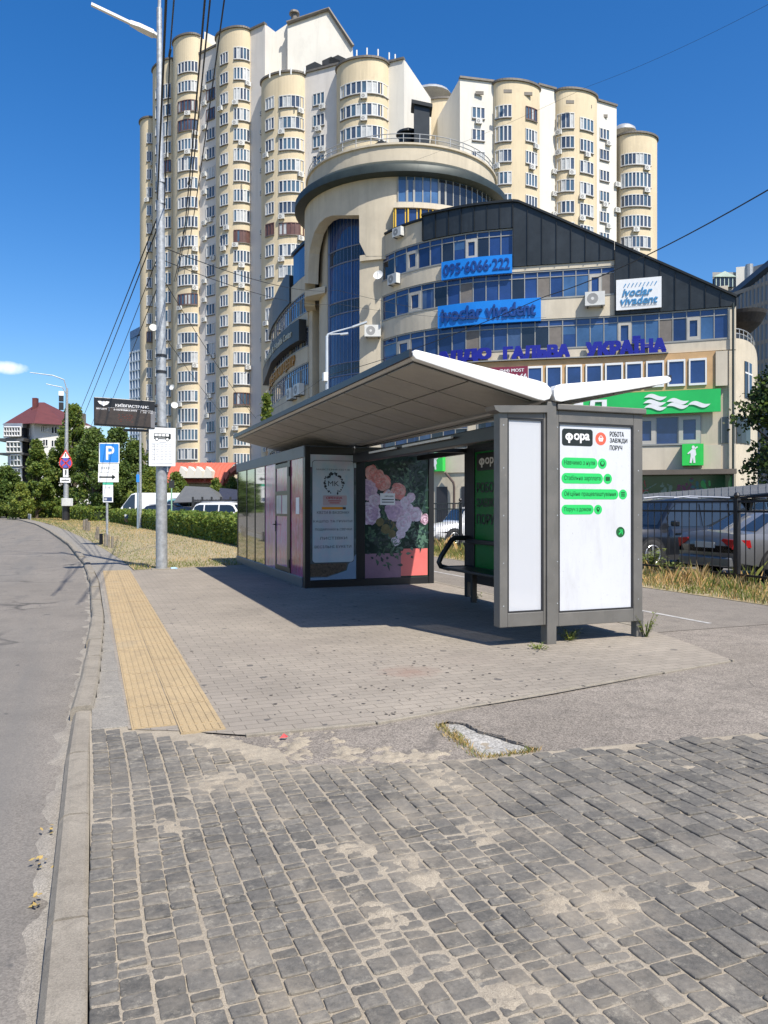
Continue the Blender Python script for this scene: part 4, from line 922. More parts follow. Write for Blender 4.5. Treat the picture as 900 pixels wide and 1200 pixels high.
# parking sign on its own post
Yp = 30.4
ps = thing('parking_sign', 'blue parking sign with arrow plate and tariff plate on a thin white post', 'road sign', (.7, Yp, 0))
xb = onY(125.5, 640, Yp).x
mb = MB(); mb.tube([(xb, Yp, 0), (xb, Yp, ZY(520, dY(125, Yp)))], .045, 10); mb.build('pole', [galv_m], ps, smooth=True)
def pq(x0, y0, x1, y1, off): return [onY(x0, y1, Yp - off), onY(x1, y1, Yp - off), onY(x1, y0, Yp - off), onY(x0, y0, Yp - off)]
c = pq(116, 519, 140, 543, .07); mb = MB(); mb.prism(c, (0, .03, 0)); pp = mb.build('parking_panel', [sign_white], ps)
pm = plane_map(c[0], c[1] - c[0], c[3] - c[0], (0, -1, 0))
mb = MB(); rrect(mb, pm, .04, .04, .96, .96, .06, .06, .003, 0); put_text(mb, 'P', sub(pm, .34, .17, .74, .85, .006), 1, .045); mb.build('symbol', [blue_sign, sign_white], pp)
c = pq(115.3, 543.6, 139.2, 553.2, .07); mb = MB(); mb.prism(c, (0, .03, 0)); q1 = mb.build('plate', [sign_white], ps); pm = plane_map(c[0], c[1] - c[0], c[3] - c[0], (0, -1, 0)); gp_ = M('grey_print', (.38, .39, .40))
mb = MB(); 
for k in range(4): rect(mb, pm, .14 + k * .11, .35, .22 + k * .11, .65, .003, 0)
ell(mb, pm, .78, .5, .09, .26, .003, 0); ell(mb, pm, .78, .5, .065, .18, .005, 1); mb.build('symbol', [gp_, sign_white], q1)
c = pq(115, 553.6, 139, 565, .07); mb = MB(); mb.prism(c, (0, .03, 0)); q1 = mb.build('plate', [sign_white], ps); pm = plane_map(c[0], c[1] - c[0], c[3] - c[0], (0, -1, 0))
mb = MB(); rect(mb, pm, .05, .44, .72, .6, .003); mb.poly([pm(.68, .24, .003), pm(.86, .52, .003), pm(.68, .8, .003)]); mb.build('arrow', [black_ink], q1)
c = pq(120.5, 566.5, 132.5, 588.5, .06); mb = MB(); mb.prism(c, (0, .03, 0)); q1 = mb.build('tariff_plate', [sign_white], ps); pm = plane_map(c[0], c[1] - c[0], c[3] - c[0], (0, -1, 0))
mb = MB(); rect(mb, pm, .1, .05, .9, .27, .003, 0); rect(mb, pm, .0, .93, 1, 1.05, .003, 1); put_text(mb, '10₴', sub(pm, .2, .72, .75, .85, .003), 2, .02); rect(mb, pm, .15, .1, .4, .22, .005, 2); mb.build('symbol', [M('navy_print', (.03, .05, .12), .4), M('teal_print', (.05, .4, .25), .4), gp_], q1)
# far lamp pole with signs and a camera box
Yf = 84.
def of(px, py, off=0.): return onY(px, py, Yf - off)
xb = of(77.3, 606).x
fp = thing('street_lamp', 'distant lamp pole with warning triangle, no stopping disc and grey cabinet', 'street lamp', (xb, Yf, 0))
zt = of(78.5, 455).z
mb = MB(); mb.tube([(xb, Yf, 0), (xb, Yf, 1.6)], [.36, .36], 14); mb.build('base', [dark_m], fp)
mb = MB(); mb.tube([(xb, Yf, 1.6), (xb + .1, Yf, zt)], [.26, .11], 12); mb.build('pole', [galv_m], fp, smooth=True)
mb = MB(); mb.tube([of(78.5, 457), of(75, 445), of(62, 440), of(35, 436.5)], [.06, .06, .05, .04], 6); mb.tube([of(78.5, 463), of(73, 454), of(54, 450)], [.05, .05, .04], 6); mb.build('arm', [galv_m], fp)
mb = MB()
for (a, b_) in ((460, 470), (472, 480)):
    p, q_ = of(69, b_), of(74.5, a); mb.box(p.x, Yf - .3, p.z, q_.x, Yf + .3, q_.z)
mb.build('camera_box', [dark_m], fp); mb = MB(); p, q_ = of(68.8, 464), of(74.8, 459); mb.box(p.x, Yf - .35, p.z, q_.x, Yf - .3, q_.z); mb.build('camera_cover', [white_metal], fp)
tri_r = M('sign_red', (.6, .05, .04), .4); vio = M('sign_violet_blue', (.09, .09, .42), .4)
mb = MB(); mb.prism([of(69.5, 538, .3), of(84, 538, .3), of(77, 526.5, .3)], (0, .05, 0), 0); mb.prism([of(72, 536.7, .33), of(81.5, 536.7, .33), of(77, 529.2, .33)], (0, .02, 0), 1)
p, q_ = of(76.4, 535, .36), of(77.6, 531, .36); mb.box(p.x, Yf - .36, p.z, q_.x, Yf - .34, q_.z, 2); mb.build('warning_triangle', [tri_r, sign_white, black_ink], fp)
cc = of(77, 542.5, .3); mb = MB(); r_ = .62
for k, (rr_, m_, w) in enumerate(((r_, 0, 0), (r_ * .82, 1, .03))): mb.disc(cc + Vector((0, -w, 0)), (1, 0, 0), (0, 0, 1), 24, m_, rr_, rr_)
for s_ in (-1, 1): mb.obox(cc + Vector((0, -.05, 0)), Vector((.7, 0, .7 * s_)) * r_ * .8, Vector((.7, 0, -.7 * s_)) * r_ * .09, (0, .005, 0), 0)
mb.build('no_stopping_disc', [tri_r, vio], fp)
for (x0, y0, x1, y1, m_, nm) in ((74, 548, 80, 559, sign_white, 'plate'), (70.5, 560, 82.5, 565.5, sign_white, 'plate')):
    p, q_ = of(x0, y1, .3), of(x1, y0, .3); mb = MB(); mb.box(p.x, p.y, p.z, q_.x, p.y + .05, q_.z, 0)
    if y0 == 548: p, q_ = of(76.3, 556.5, .32), of(77.7, 550.5, .32); mb.box(p.x, p.y, p.z, q_.x, p.y + .02, q_.z, 1)
    else: p, q_ = of(72, 563.2, .32), of(81, 562.3, .32); mb.box(p.x, p.y, p.z, q_.x, p.y + .02, q_.z, 1)
    mb.build(nm, [m_, black_ink], fp)
p, q_ = of(72, 593, .5), of(85.5, 584, .5); mb = MB(); mb.box(p.x, Yf - .75, p.z, q_.x, Yf - .3, q_.z); mb.build('cabinet', [M('cabinet_grey', (.5, .51, .5), .5)], fp, bevel=.03)
# thin lamp pole and small posts behind the hedge
def thin_pole(px, yb, yt, d, r_, nm, lb, m_):
    p = PD(px, d, 0); t = thing(nm, lb, 'pole', p); mb = MB(); mb.tube([p, p + Vector((0, 0, ZY(yt, d)))], [r_, r_ * .7], 8); mb.build('pole', [m_], t, smooth=True); return t, p
t, p = thin_pole(164.5, 600, 503, 52, .10, 'lamp_post', 'slim grey lamp post behind the hedge, beside the white van', galv_m)
mb = MB(); z_ = ZY(503, 52); mb.box(p.x - .22, p.y - .1, z_, p.x + .22, p.y + .1, z_ + .1); mb.build('lamp_head', [galv_m], t)
t, p = thin_pole(161.5, 600, 553, 50, .07, 'sign_post', 'short blue-grey post touching the slim lamp post behind the hedge', M('post_blue_grey', (.2, .26, .32), .5))
mb = MB(); z_ = ZY(556, 50); mb.box(p.x - .10, p.y - .06, z_ - .5, p.x + .10, p.y - .03, z_); mb.build('plate', [blue_sign], t)
t, p = thin_pole(201, 600, 562, 46, .05, 'sign_post', 'thin green post with a dark plate right of the big lamp pole', M('post_green', (.25, .42, .28), .5))
mb = MB(); z_ = ZY(563, 46); mb.box(p.x - .16, p.y - .05, z_ - .45, p.x + .16, p.y - .03, z_); mb.build('plate', [dark_m], t)
# twin lamp seen in front of the round tower
d = 46; p = PD(383, d, 0); zt = ZY(394, d); t = thing('street_lamp', 'pale twin arm street lamp rising behind the shelter roof', 'street lamp', p)
pale_m = M('pale_pole', (.48, .52, .56), .45, .1, .1)
mb = MB(); mb.tube([p, p + Vector((0, 0, zt))], [.13, .085], 12); mb.build('pole', [pale_m], t, smooth=True)
def lq(px, py): return PD(px, d, ZY(py, d))
mb = MB(); mb.tube([lq(383, 396), lq(384.5, 392), lq(390, 389.5), lq(414, 383)], [.085, .07, .05, .04], 8); mb.build('arm', [pale_m], t, smooth=True); mb = MB(); mb.tube([lq(387, 392), lq(405, 391)], [.05, .04], 8); mb.build('arm', [pale_m], t)
for (a, b_) in ((lq(413, 383.4), lq(430, 377.5)), (lq(399, 392), lq(408, 390.8))):
    mb = MB(); dv = b_ - a; mb.obox((a + b_) / 2, dv / 2, Vector((dv.y, -dv.x, 0)).normalized() * .14, (0, 0, .05)); mb.build('lamp_head', [pale_m], t)
mb = MB(); a = lq(383, 441); mb.box(a.x - .25, a.y - .2, a.z - .3, a.x + .02, a.y + .1, a.z + .2); mb.build('junction_box', [white_metal], t)
# wooden stakes, bollard, low fence
wood_m = M('grey_wood', (.19, .165, .13), .9, 0, .3, 8, .4, 40)
sp_ = [(123.5, 641, 625), (127.3, 642, 626.5), (131.5, 643, 628.5), (112, 632, 617), (115, 633, 619), (98.5, 622, 609), (102, 622.5, 608), (104.5, 623, 611)]
sl_ = ['stake left of the parking sign post', 'stake just right of the parking sign post', 'stake furthest right beside the parking sign', 'leaning stake of the middle pair', 'right stake of the middle pair', 'left stake of the far trio', 'tallest stake of the far trio', 'right stake of the far trio']
for (px, yb, yt), lb in zip(sp_, sl_):
    p = ground(px, yb); d = CAMH * F / (yb - HOR); h = ZY(yt, d); mb = MB(); r_ = .05 * d / 28
    l_ = .1 if 'leaning' in lb else rd.uniform(-.02, .02)
    mb.tube([p, p + Vector((l_, 0, h))], [r_, r_ * .9], 7); tag(mb.build('wooden_stake', [wood_m]), 'grey wooden ' + lb, 'stake', 'wooden stakes along the lawn')
p = ground(118.5, 638.5); mb = MB(); mb.tube([p, p + Vector((0, 0, .40))], [.07, .065], 12); mb.tube([p + Vector((0, 0, .4)), p + Vector((0, 0, .43))], [.072, .05], 12); tag(mb.build('bollard', [dark_m], smooth=True), 'short black bollard beside the parking sign post', 'bollard')
mb = MB()
for k in range(70):
    y_ = 118 - k * .75
    if y_ < 92: break
    x_ = kx(y_) + 1.0; mb.tube([(x_, y_, 0), (x_, y_, .62)], .05, 6)
fl_ = thing('low_fence', 'low pale picket fence along the far bend of the kerb', 'fence', (kx(105) + 1, 105, 0)); mb.build('pickets', [concrete_post], fl_)
mb = MB()
for z_ in (.25, .55): mb.tube([(kx(y_) + 1.0, y_, z_) for y_ in (118, 110, 100, 92.5)], .03, 6)
mb.build('rail', [concrete_post], fl_)
# ---------------------------------------------------------------- black fence on the right
FX = 11.3
fn_ = thing('metal_fence', 'black metal bar fence between the grass verge and the parked cars', 'fence', (FX, 20, 0))
ys_ = [5.3, 8.15, 11.0, 13.85, 16.7, 19.55, 22.4, 25.25, 28.1, 31, 34, 37, 40, 43]
for y_ in ys_:
    mb = MB(); mb.box(FX - .045, y_ - .045, 0, FX + .045, y_ + .045, 1.64); mb.lathe((FX, y_, 1.70), [(.001, -.06), (.04, -.05), (.062, 0), (.04, .05), (.001, .062)], 12); mb.build('post', [dark_m], fn_, smooth=True)
for a, b_ in zip(ys_, ys_[1:]):
    mb = MB()
    for z_ in (.22, 1.40, 1.585): mb.box(FX - .018, a + .046, z_ - .02, FX + .018, b_ - .046, z_ + .02)
    n_ = int((b_ - a) / .19)
    for k in range(1, n_): y_ = a + (b_ - a) * k / n_; mb.box(FX - .007, y_ - .007, .10, FX + .007, y_ + .007, 1.60)
    mb.build('bar_panel', [dark_m], fn_)
# carport roof
can_m = M('carport_sheet', (.125, .13, .135), .6, .2, .12, 2)
cp = thing('carport', 'low dark grey sloping carport roof over the parked cars', 'carport', (14, 15, 0))
a0, a1 = onX(905, 577, 17.3), onX(748, 590.3, 17.3); b0, b1 = onX(905, 566.5, 20.6), onX(748, 579.5, 20.6)
e0 = (a0 - a1) * .5; e1 = (b0 - b1) * .5
mb = MB(); ql = [a0 + e0, a1 - e0 * .3, b1 - e1 * .3, b0 + e1]
mb.prism(ql, (0, 0, -.035), 0)
dv = (ql[3] - ql[0]); lv = ql[1] - ql[0]
nr = 34
for k in range(nr + 1):
    p = ql[0].lerp(ql[1], k / nr); q_ = ql[3].lerp(ql[2], k / nr); mb.tube([p + Vector((0, 0, .004)), q_ + Vector((0, 0, .004))], .014, 5)
mb.build('roof_sheet', [can_m], cp)
mb = MB(); mb.tube([ql[0] + Vector((.05, 0, -.07)), ql[1] + Vector((.05, 0, -.07))], .035, 8); mb.tube([ql[3] + Vector((-.05, 0, -.09)), ql[2] + Vector((-.05, 0, -.09))], .035, 8); mb.build('beam', [dark_m], cp)
for t in (.04, .36, .68, .97):
    p = ql[3].lerp(ql[2], t); mb = MB(); mb.box(p.x - .12, p.y - .04, 0, p.x - .04, p.y + .04, p.z - .12); mb.build('post', [dark_m], cp)
# ================================================================ WIRES
wire_m = M('black_cable', (.015, .015, .016), .6, 0, .1)
def cable(pts, r_, lb, sag=0., n=14, joint=None):
    P = []
    for a, b_ in zip(pts, pts[1:]):
        for k in range(n):
            t = k / n; p = a.lerp(b_, t); p.z -= sag * 4 * t * (1 - t); P.append(p)
    P.append(pts[-1]); r_ *= .8; mb = MB(); mb.tube(P, r_, 6)
    if joint:
        for t in joint: p = P[int(t * (len(P) - 1))]; mb.tube([p - Vector((0, .12, 0)), p + Vector((0, .12, 0))], r_ * 1.9, 6)
    tag(mb.build('overhead_cable', [wire_m], smooth='all'), lb, 'cable', 'overhead cables')
pole_pt = lambda z_: Vector((PX, PY, z_))
cable([onY(197, -60, 9.), pole_pt(8.7) + Vector((-.1, 0, 0))], .022, 'thick cable hugging the lamp pole down from the top edge', .1)
cable([onY(208.5, -60, 9.5), onY(199, 62, 15.), pole_pt(8.5) + Vector((.06, 0, 0))], .016, 'cable with a joint just right of the lamp pole', 0, 10, [.5])
cable([onY(245, -60, 8.), onY(217, 262, 20), onY(204, 330, 32)], .016, 'left of the close pair of cables crossing the tower', .1, 12, [.35, .55])
cable([onY(252, -60, 8.2), onY(219, 262, 20.3), onY(206, 330, 32)], .014, 'right of the close pair of cables crossing the tower', .1)
cable([onY(271, -60, 8.), onY(214, 330, 30)], .012, 'rightmost thin cable running up the tower to the top edge', .25)
for k, (y0, x1, y1, lb) in enumerate(((8.55, 60, 555, 'upper thick cable leaving the lamp pole to the far left'), (8.3, 68, 553, 'second thick cable leaving the lamp pole to the far left'), (7.6, 80, 556, 'third cable leaving the lamp pole to the far left'), (6.9, 96, 545, 'fourth, thin cable leaving the lamp pole to the far left'))):
    cable([pole_pt(y0), PD(x1, 140, ZY(y1, 140))], .02 if k < 2 else .014, lb, .6)
cable([pole_pt(7.6), PD(395, 46, ZY(340, 46)), onY(640, 378, 48)], .014, 'upper of two thin cables from the lamp pole to the office building', .4)
cable([pole_pt(7.3), PD(395, 46, ZY(356, 46)), PD(640, 49, ZY(372, 49))], .012, 'lower of two thin cables from the lamp pole to the office building', .4)
cable([pole_pt(6.9), PD(300, 40, ZY(490, 40))], .012, 'thin cable dropping from the lamp pole across the tower to the shelter roof', .2)
cable([pole_pt(5.6), PD(262, 45, ZY(487, 45))], .010, 'short thin cable running down right from below the display board', .1)
cable([onY(930, 205, 12) * 2.2 - PD(640, 30, ZY(347, 30)) * 1.2, onY(930, 205, 12), PD(640, 30, ZY(347, 30)), PD(383, 46, ZY(440, 46))], .020, 'long dark cable from the right edge across the dark mansard roof', .25)
cable([PD(925, 30, ZY(-8, 30)) * 2 - PD(690, 42, ZY(101, 42)), PD(925, 30, ZY(-8, 30)), PD(690, 42, ZY(101, 42)), PD(480, 60, ZY(190, 60))], .008, 'faint cable high in the blue sky on the right', .2)
cable([PD(383, 46, ZY(440, 46)), PD(300, 60, ZY(488, 60))], .012, 'cable from the pale twin lamp to the lower left', .2)
# ================================================================ BUILDINGS
beige_m = M('beige_render', (.53, .465, .355), .85, 0, .10, .6, .15, 20, streak=.22); beige2_m = M('beige_render_band', (.57, .505, .395), .85, 0, .08, .8, .12, 20, streak=.2)
blue_glass = glass('blue_tinted_glass', (.018, .045, .15), .05, .8, .45, .35); blue_glass2 = glass('pale_blue_glass', (.05, .115, .24), .05, .8, .35, .4); dark_glass = glass('dark_glass', (.015, .02, .03), .05, .7, .4, .5)
blue_glass3 = glass('blue_glass_curtained', (.05, .085, .17), .07, .8, .3, 1.2); blue_glass4 = glass('deep_blue_glass', (.01, .025, .09), .04, .8, .3, .8)
mull_m = M('mullion_grey', (.30, .30, .28), .5, .2, .1); blind_m = M('grey_blind', (.17, .15, .13), .7, 0, .15, 2); opend = M('sash_pale', (.42, .40, .36), .6, 0, .1)
seam_m = M('standing_seam_metal', (.030, .036, .040), .42, .35, .3, .9, streak=.3); seam2_m = M('seam_rib', (.012, .015, .017), .5, .3, .1)
orange_m = M('ochre_panel', (.52, .33, .16), .7, 0, .12, 1.2); winw = M('window_frame_white', (.74, .74, .72), .5, 0, .04)
green_band = M('green_fascia', (.02, .46, .10), .35, 0, .10, .5); bluep = M('bright_blue_panel', (.01, .20, .66), .35, 0, .05); navy_l = M('navy_letter', (.010, .014, .26), .4, 0, .05); navy_d = M('dark_blue_letter', (.01, .05, .22), .4, 0, .05)
green_roof = M('green_dark_cornice', (.028, .038, .034), .5, .2, .25, 1.5); yel_post = M('yellow_post', (.65, .42, .04), .5, 0, .08); ac_m = M('ac_white', (.60, .60, .57), .5, 0, .08, 3)
FA = [(425, 62.3), (440, 61), (449, 60), (470, 58.1), (500, 56.4), (530, 55.3), (560, 54.5), (620, 53.6), (700, 52.6), (780, 51.3), (853, 50), (862, 49.9)]
FB = [(853, 50), (862, 49.9), (870, 50.2), (877, 50.9), (882, 52), (885.5, 53.8), (887, 56.5), (887.3, 60)]
FL = [(366, 68.6), (362, 69), (350, 71.5), (338, 75), (326, 80.5), (318, 87), (316, 95), (315, 104)]
def cpt(curve, px, off=0., z=0.):
    """point of a curved wall, off metres out from its face"""
    c = curve; up = c[0][0] < c[-1][0]
    for i in range(len(c) - 1):
        a, b_ = c[i], c[i + 1]
        if (a[0] <= px <= b_[0]) or (a[0] >= px >= b_[0]):
            t = (px - a[0]) / (b_[0] - a[0])
            p0 = c[max(i - 1, 0)]; p3 = c[min(i + 2, len(c) - 1)]
            m0 = (b_[1] - p0[1]) / (b_[0] - p0[0]) * (b_[0] - a[0]); m1 = (p3[1] - a[1]) / (p3[0] - a[0]) * (b_[0] - a[0])
            h = lambda t: (2 * t ** 3 - 3 * t * t + 1) * a[1] + (t ** 3 - 2 * t * t + t) * m0 + (-2 * t ** 3 + 3 * t * t) * b_[1] + (t ** 3 - t * t) * m1
            d = h(t); e = .02; d2 = h(min(1, t + e)); d1 = h(max(0, t - e)); pa = PD(px - e * (b_[0] - a[0]) * (1 if t > e else t / e), d1); pb = PD(px + e * (b_[0] - a[0]) * (1 if t < 1 - e else (1 - t) / e), d2)
            tv = (pb - pa).normalized(); n = Vector((tv.y, -tv.x, 0)); p = PD(px, d)
            if n.dot(-p) < 0 and curve is not FB: n = -n
            if curve is FB and (b_[0] - a[0]) != 0:
                tv = (PD(b_[0], b_[1]) - PD(a[0], a[1])).normalized(); n = Vector((tv.y, -tv.x, 0))
            q_ = p + n * off; q_.z = z; return q_
    raise ValueError(px)
def span(a, b_, step=9):
    n = max(1, int(abs(b_ - a) / step)); return [a + (b_ - a) * k / n for k in range(n + 1)]
def fz(v): return v if callable(v) else (lambda px: v)
def ribbon(mb, curve, pxs, z0, z1, o0, o1, m=0):
    z0, z1 = fz(z0), fz(z1); i0 = len(mb.v); n = len(pxs)
    for px in pxs:
        for (o, z) in ((o0, z0), (o1, z0), (o1, z1), (o0, z1)): mb.v.append(tuple(cpt(curve, px, o, z(px))))
    for k in range(n - 1):
        for q_ in range(4):
            r_ = (q_ + 1) % 4; mb.f.append((i0 + k * 4 + q_, i0 + (k + 1) * 4 + q_, i0 + (k + 1) * 4 + r_, i0 + k * 4 + r_)); mb.m.append(m)
    mb.f.append((i0, i0 + 1, i0 + 2, i0 + 3)); mb.m.append(m); e = i0 + (n - 1) * 4; mb.f.append((e + 3, e + 2, e + 1, e)); mb.m.append(m)
def cmap(curve, a, b_, z0, z1, off=0.):
    """(u, v) over a curved face between two columns and two heights"""
    return lambda u, v, w=0.: cpt(curve, a + (b_ - a) * u, off + w, z0 + (z1 - z0) * v)
def drum_ok(): pass
ob = thing('office_building', 'beige office building with blue window bands, round tower and dark sloping roof', 'office building', PD(600, 56, 0))
# --- main body
def roofz(px):
    if px < 455: return 21.2
    if px < 497: return 21.3
    if px <= 605: return 22.4
    return max(14.4, 22.4 - (px - 605) / (862 - 605) * 7.7)
mb = MB(); pxs = span(437, 862, 8); bk = 14.
fr_ = [cpt(FA, p) for p in pxs]; i0 = len(mb.v); nV = (LD(.12, 1) - LD(0, 0)).normalized() * bk
for p, px in zip(fr_, pxs):
    b_ = p + nV
    for q_, z_ in ((p, 0), (p, roofz(px)), (b_, roofz(px)), (b_, 0)): mb.v.append((q_.x, q_.y, z_))
for k in range(len(pxs) - 1):
    for q_ in range(3): mb.f.append((i0 + k * 4 + q_, i0 + k * 4 + q_ + 1, i0 + (k + 1) * 4 + q_ + 1, i0 + (k + 1) * 4 + q_)); mb.m.append(0)
mb.build('wall', [beige_m], ob, fix=True)
mb = MB(); ribbon(mb, FB, [862, 866, 870, 874, 878, 881, 883.5, 885.5, 886.5, 887, 887.3], 0, 12.4, -1., 0.02); mb.build('corner_wall', [beige_m], ob, fix=True)
mb = MB(); mb.prism([cpt(FB, p, -.3, 12.2) for p in (862, 870, 877, 882, 885.5, 887)] + [LD(22, 62, 12.2)], (0, 0, .12)); mb.build('terrace', [beige_m], ob)
def strip(curve, a, b_, z0, z1, step_m, sashes=(), blinds=(), pale=(), transom=.78, off=.0, nm='window_band', pm=blue_glass):
    mb = MB(); ribbon(mb, curve, span(a, b_, 6), z0, z1, off - .05, off + .02, 0)
    L = (cpt(curve, a) - cpt(curve, b_)).length; n = max(2, round(L / step_m)); e = [a + (b_ - a) * k / n for k in range(n + 1)]
    o = mb.build(nm, [pm], ob); zt_ = z0 + (z1 - z0) * transom
    mb = MB(); kx_ = .035 / L * (b_ - a)
    for px in e: ribbon(mb, curve, [px - kx_, px + kx_], z0, z1, off + .021, off + .075)
    ribbon(mb, curve, span(a, b_, 8), zt_ - .03, zt_ + .03, off + .021, off + .07); ribbon(mb, curve, span(a, b_, 8), z0 - .06, z0 + .05, off + .021, off + .16); ribbon(mb, curve, span(a, b_, 8), z1 - .05, z1 + .04, off + .021, off + .10)
    mb.build('mullions', [mull_m], o)
    for lst, m_, nm2 in ((sashes, opend, 'sash'), (blinds, blind_m, 'blind'), (pale, blue_glass2, 'pane')):
        for k in lst:
            if k >= n: continue
            mb = MB(); a_, b2 = e[k] + kx_, e[k + 1] - kx_
            if nm2 == 'sash':
                w_ = (b2 - a_) * .2
                ribbon(mb, curve, [a_, a_ + w_], z0 + .05, zt_ - .03, off + .022, off + .10); ribbon(mb, curve, [b2 - w_, b2], z0 + .05, zt_ - .03, off + .022, off + .10)
                ribbon(mb, curve, [a_ + w_, b2 - w_], z0 + .05, z0 + .28, off + .022, off + .10); ribbon(mb, curve, [a_ + w_, b2 - w_], zt_ - .22, zt_ - .03, off + .022, off + .10)
            else: ribbon(mb, curve, [a_, b2], z0 + .06, zt_ - .04, off + .022, off + .04)
            mb.build(nm2, [m_], o)
    rp_ = random.Random(int(a * 7 + z0 * 13)); used = set(sashes) | set(blinds) | set(pale)      # curtains, dark rooms and pulled blinds behind single panes
    for k in range(n):
        if k in used or rp_.random() > .5: continue
        a_, b2 = e[k] + kx_, e[k + 1] - kx_; t_ = rp_.random(); zl = z0 + .06; zh = zt_ - .04
        if t_ < .3: m_ = dark_glass
        elif t_ < .55: m_ = blue_glass2; zl = zh - (zh - zl) * rp_.uniform(.3, .8)
        elif t_ < .75: m_ = blue_glass3
        else: m_ = blue_glass4
        mb = MB(); ribbon(mb, curve, [a_, b2], zl, zh, off + .021, off + .03); mb.build('pane', [m_], o)
    return o
strip(FA, 449.5, 601, 19.0, 20.9, .98, (2, 7, 11), (), ())
strip(FA, 449.5, 720, 15.9, 17.8, .98, (2, 16), (6, 12, 17), (14, 15, 18))
strip(FA, 449.5, 853, 12.4, 14.4, .98, (17, 22, 1), (6, 12, 20, 25, 29), (14, 15, 16, 18, 19, 23, 27, 28, 30, 31))
for (a, b_, z0, z1, ow, m_) in ((449.5, 601, 17.86, 18.93, .13, beige2_m), (449.5, 853, 14.46, 15.83, .13, beige2_m), (449.5, 862, 11.66, 12.33, .13, beige2_m), (601, 720, 17.86, 18.2, .13, beige2_m), (853, 862, 12.34, 14.42, .13, beige2_m), (449.5, 845, 3.9, 5.5, .10, beige2_m), (853.5, 862, 3.9, 11.6, .1, beige2_m)):
    mb = MB(); ribbon(mb, FA, span(a, b_, 7), z0, z1, -.05, ow); mb.build('spandrel', [m_], ob)
# dark mansard
def mans(a, b_, z0, z1f, name='mansard'):
    mb = MB(); ribbon(mb, FA, span(a, b_, 6), z0, z1f, -.3, .22, 0); o = mb.build(name, [seam_m], ob)
    mb = MB(); L = (cpt(FA, a) - cpt(FA, b_)).length; n = round(L / .98); w_ = .02 / L * (b_ - a)
    for k in range(n + 1):
        px = a + (b_ - a) * k / n; px = min(max(px, a + w_), b_ - w_); ribbon(mb, FA, [px - w_, px + w_], z0 + .02, z1f(px) - .02 if callable(z1f) else z1f, .221, .29)
    ribbon(mb, FA, span(a, b_, 6), (lambda p: fz(z1f)(p) - .02), (lambda p: fz(z1f)(p) + .14), -.35, .38)
    mb.build('seams', [seam2_m], o)
ridge = lambda px: 22.75 if px <= 605 else 22.75 - (px - 605) / 257 * 7.75
mans(497, 601, 20.96, ridge); mans(601.3, 720, 18.22, ridge); mans(720.3, 862, 14.46, ridge)
mb = MB(); ribbon(mb, FA, span(453, 497, 6), 20.96, 22.5, -.3, .12, 0); ribbon(mb, FA, span(453, 497, 6), 22.52, 22.66, -.35, .25, 1); mb.build('parapet', [beige_m, seam2_m], ob)
# ochre framed window row
mb = MB(); ribbon(mb, FA, span(560, 838, 8), 9.15, 11.6, -.05, .30); orow = mb.build('ochre_bay', [orange_m], ob)
for (a, b_) in ((807, 828), (782, 803), (757, 778), (733, 753), (709, 730), (686, 706), (663, 682), (640, 658.5), (618, 636), (598, 614), (577, 593)):
    mb = MB(); ribbon(mb, FA, [a, (a + b_) / 2, b_], 9.42, 11.18, .29, .34, 0); k = (b_ - a) * .09
    ribbon(mb, FA, [a, a + k], 9.42, 11.18, .341, .39, 1); ribbon(mb, FA, [b_ - k, b_], 9.42, 11.18, .341, .39, 1); ribbon(mb, FA, [a + k, b_ - k], 9.42, 9.56, .341, .39, 1); ribbon(mb, FA, [a + k, b_ - k], 11.04, 11.18, .341, .39, 1)
    mb.build('window', [blue_glass, winw], orow)
mb = MB(); ribbon(mb, FA, [838.3, 846, 852], 9.3, 11.55, .13, .42); mb.build('shutter_box', [beige2_m], ob)
strip(FA, 449.5, 565, 9.2, 11.1, 1.0, (3,), (5,))
strip(FA, 560, 821, 5.6, 7.45, 1.5, (1, 3, 5, 7, 9, 11), (), (), .99)
strip(FA, 449.5, 548, 5.6, 7.45, 1.2)
mb = MB(); ribbon(mb, FB, [872, 874, 877, 880], 8.6, 11.0, .021, .06, 0); ribbon(mb, FB, [872, 880], 10.2, 10.3, .061, .1, 1); ribbon(mb, FB, [875.6, 876.2], 8.6, 11.0, .061, .1, 1); mb.build('window', [dark_glass, winw], ob)
mb = MB(); ribbon(mb, FA, [845, 861.8], 5.6, 7.3, .02, .08, 0); ribbon(mb, FB, [862.2, 868, 873, 878], 5.6, 7.3, .021, .08, 0)
for px in (845.5, 853, 861.3): ribbon(mb, FA, [px - .4, px + .4], 5.6, 7.3, .081, .13, 1)
mb.build('window', [dark_glass, mull_m], ob)
# ground floor: green shop front to the right, doors to the left
mb = MB(); ribbon(mb, FA, span(575, 858, 8), 0, 3.55, .02, .06); sf = mb.build('shop_front', [M('dark_green_film', (.012, .06, .025), .15, 0, .3, .5)], ob)
mb = MB(); ribbon(mb, FA, span(565, 858, 8), 3.56, 3.88, .02, 1.1); mb.build('canopy', [M('dark_soffit', (.12, .10, .08), .7)], ob)
mb = MB(); rr = random.Random(8); fm = cmap(FA, 752, 856, 1.8, 3.5, .062)
for (u, v, s_, m_, n_) in ((.02, .35, .05, 0, 8), (.28, .4, .06, 1, 12), (.5, .5, .09, 2, 16), (.62, .55, .06, 3, 12), (.72, .55, .05, 4, 10)):
    for k in range(n_): ell(mb, fm, u + rr.gauss(0, s_ * .6), v + rr.gauss(0, .16), rr.uniform(.006, .03), rr.uniform(.04, .12), .001 + k * .0004, m_, 9)
for k in range(7): mb.poly([fm(.03 + k * .018, .45 + k * .035, .012), fm(.05 + k * .018, .44 + k * .035, .012), fm(.06 + k * .018, .52 + k * .035, .012)], 1)
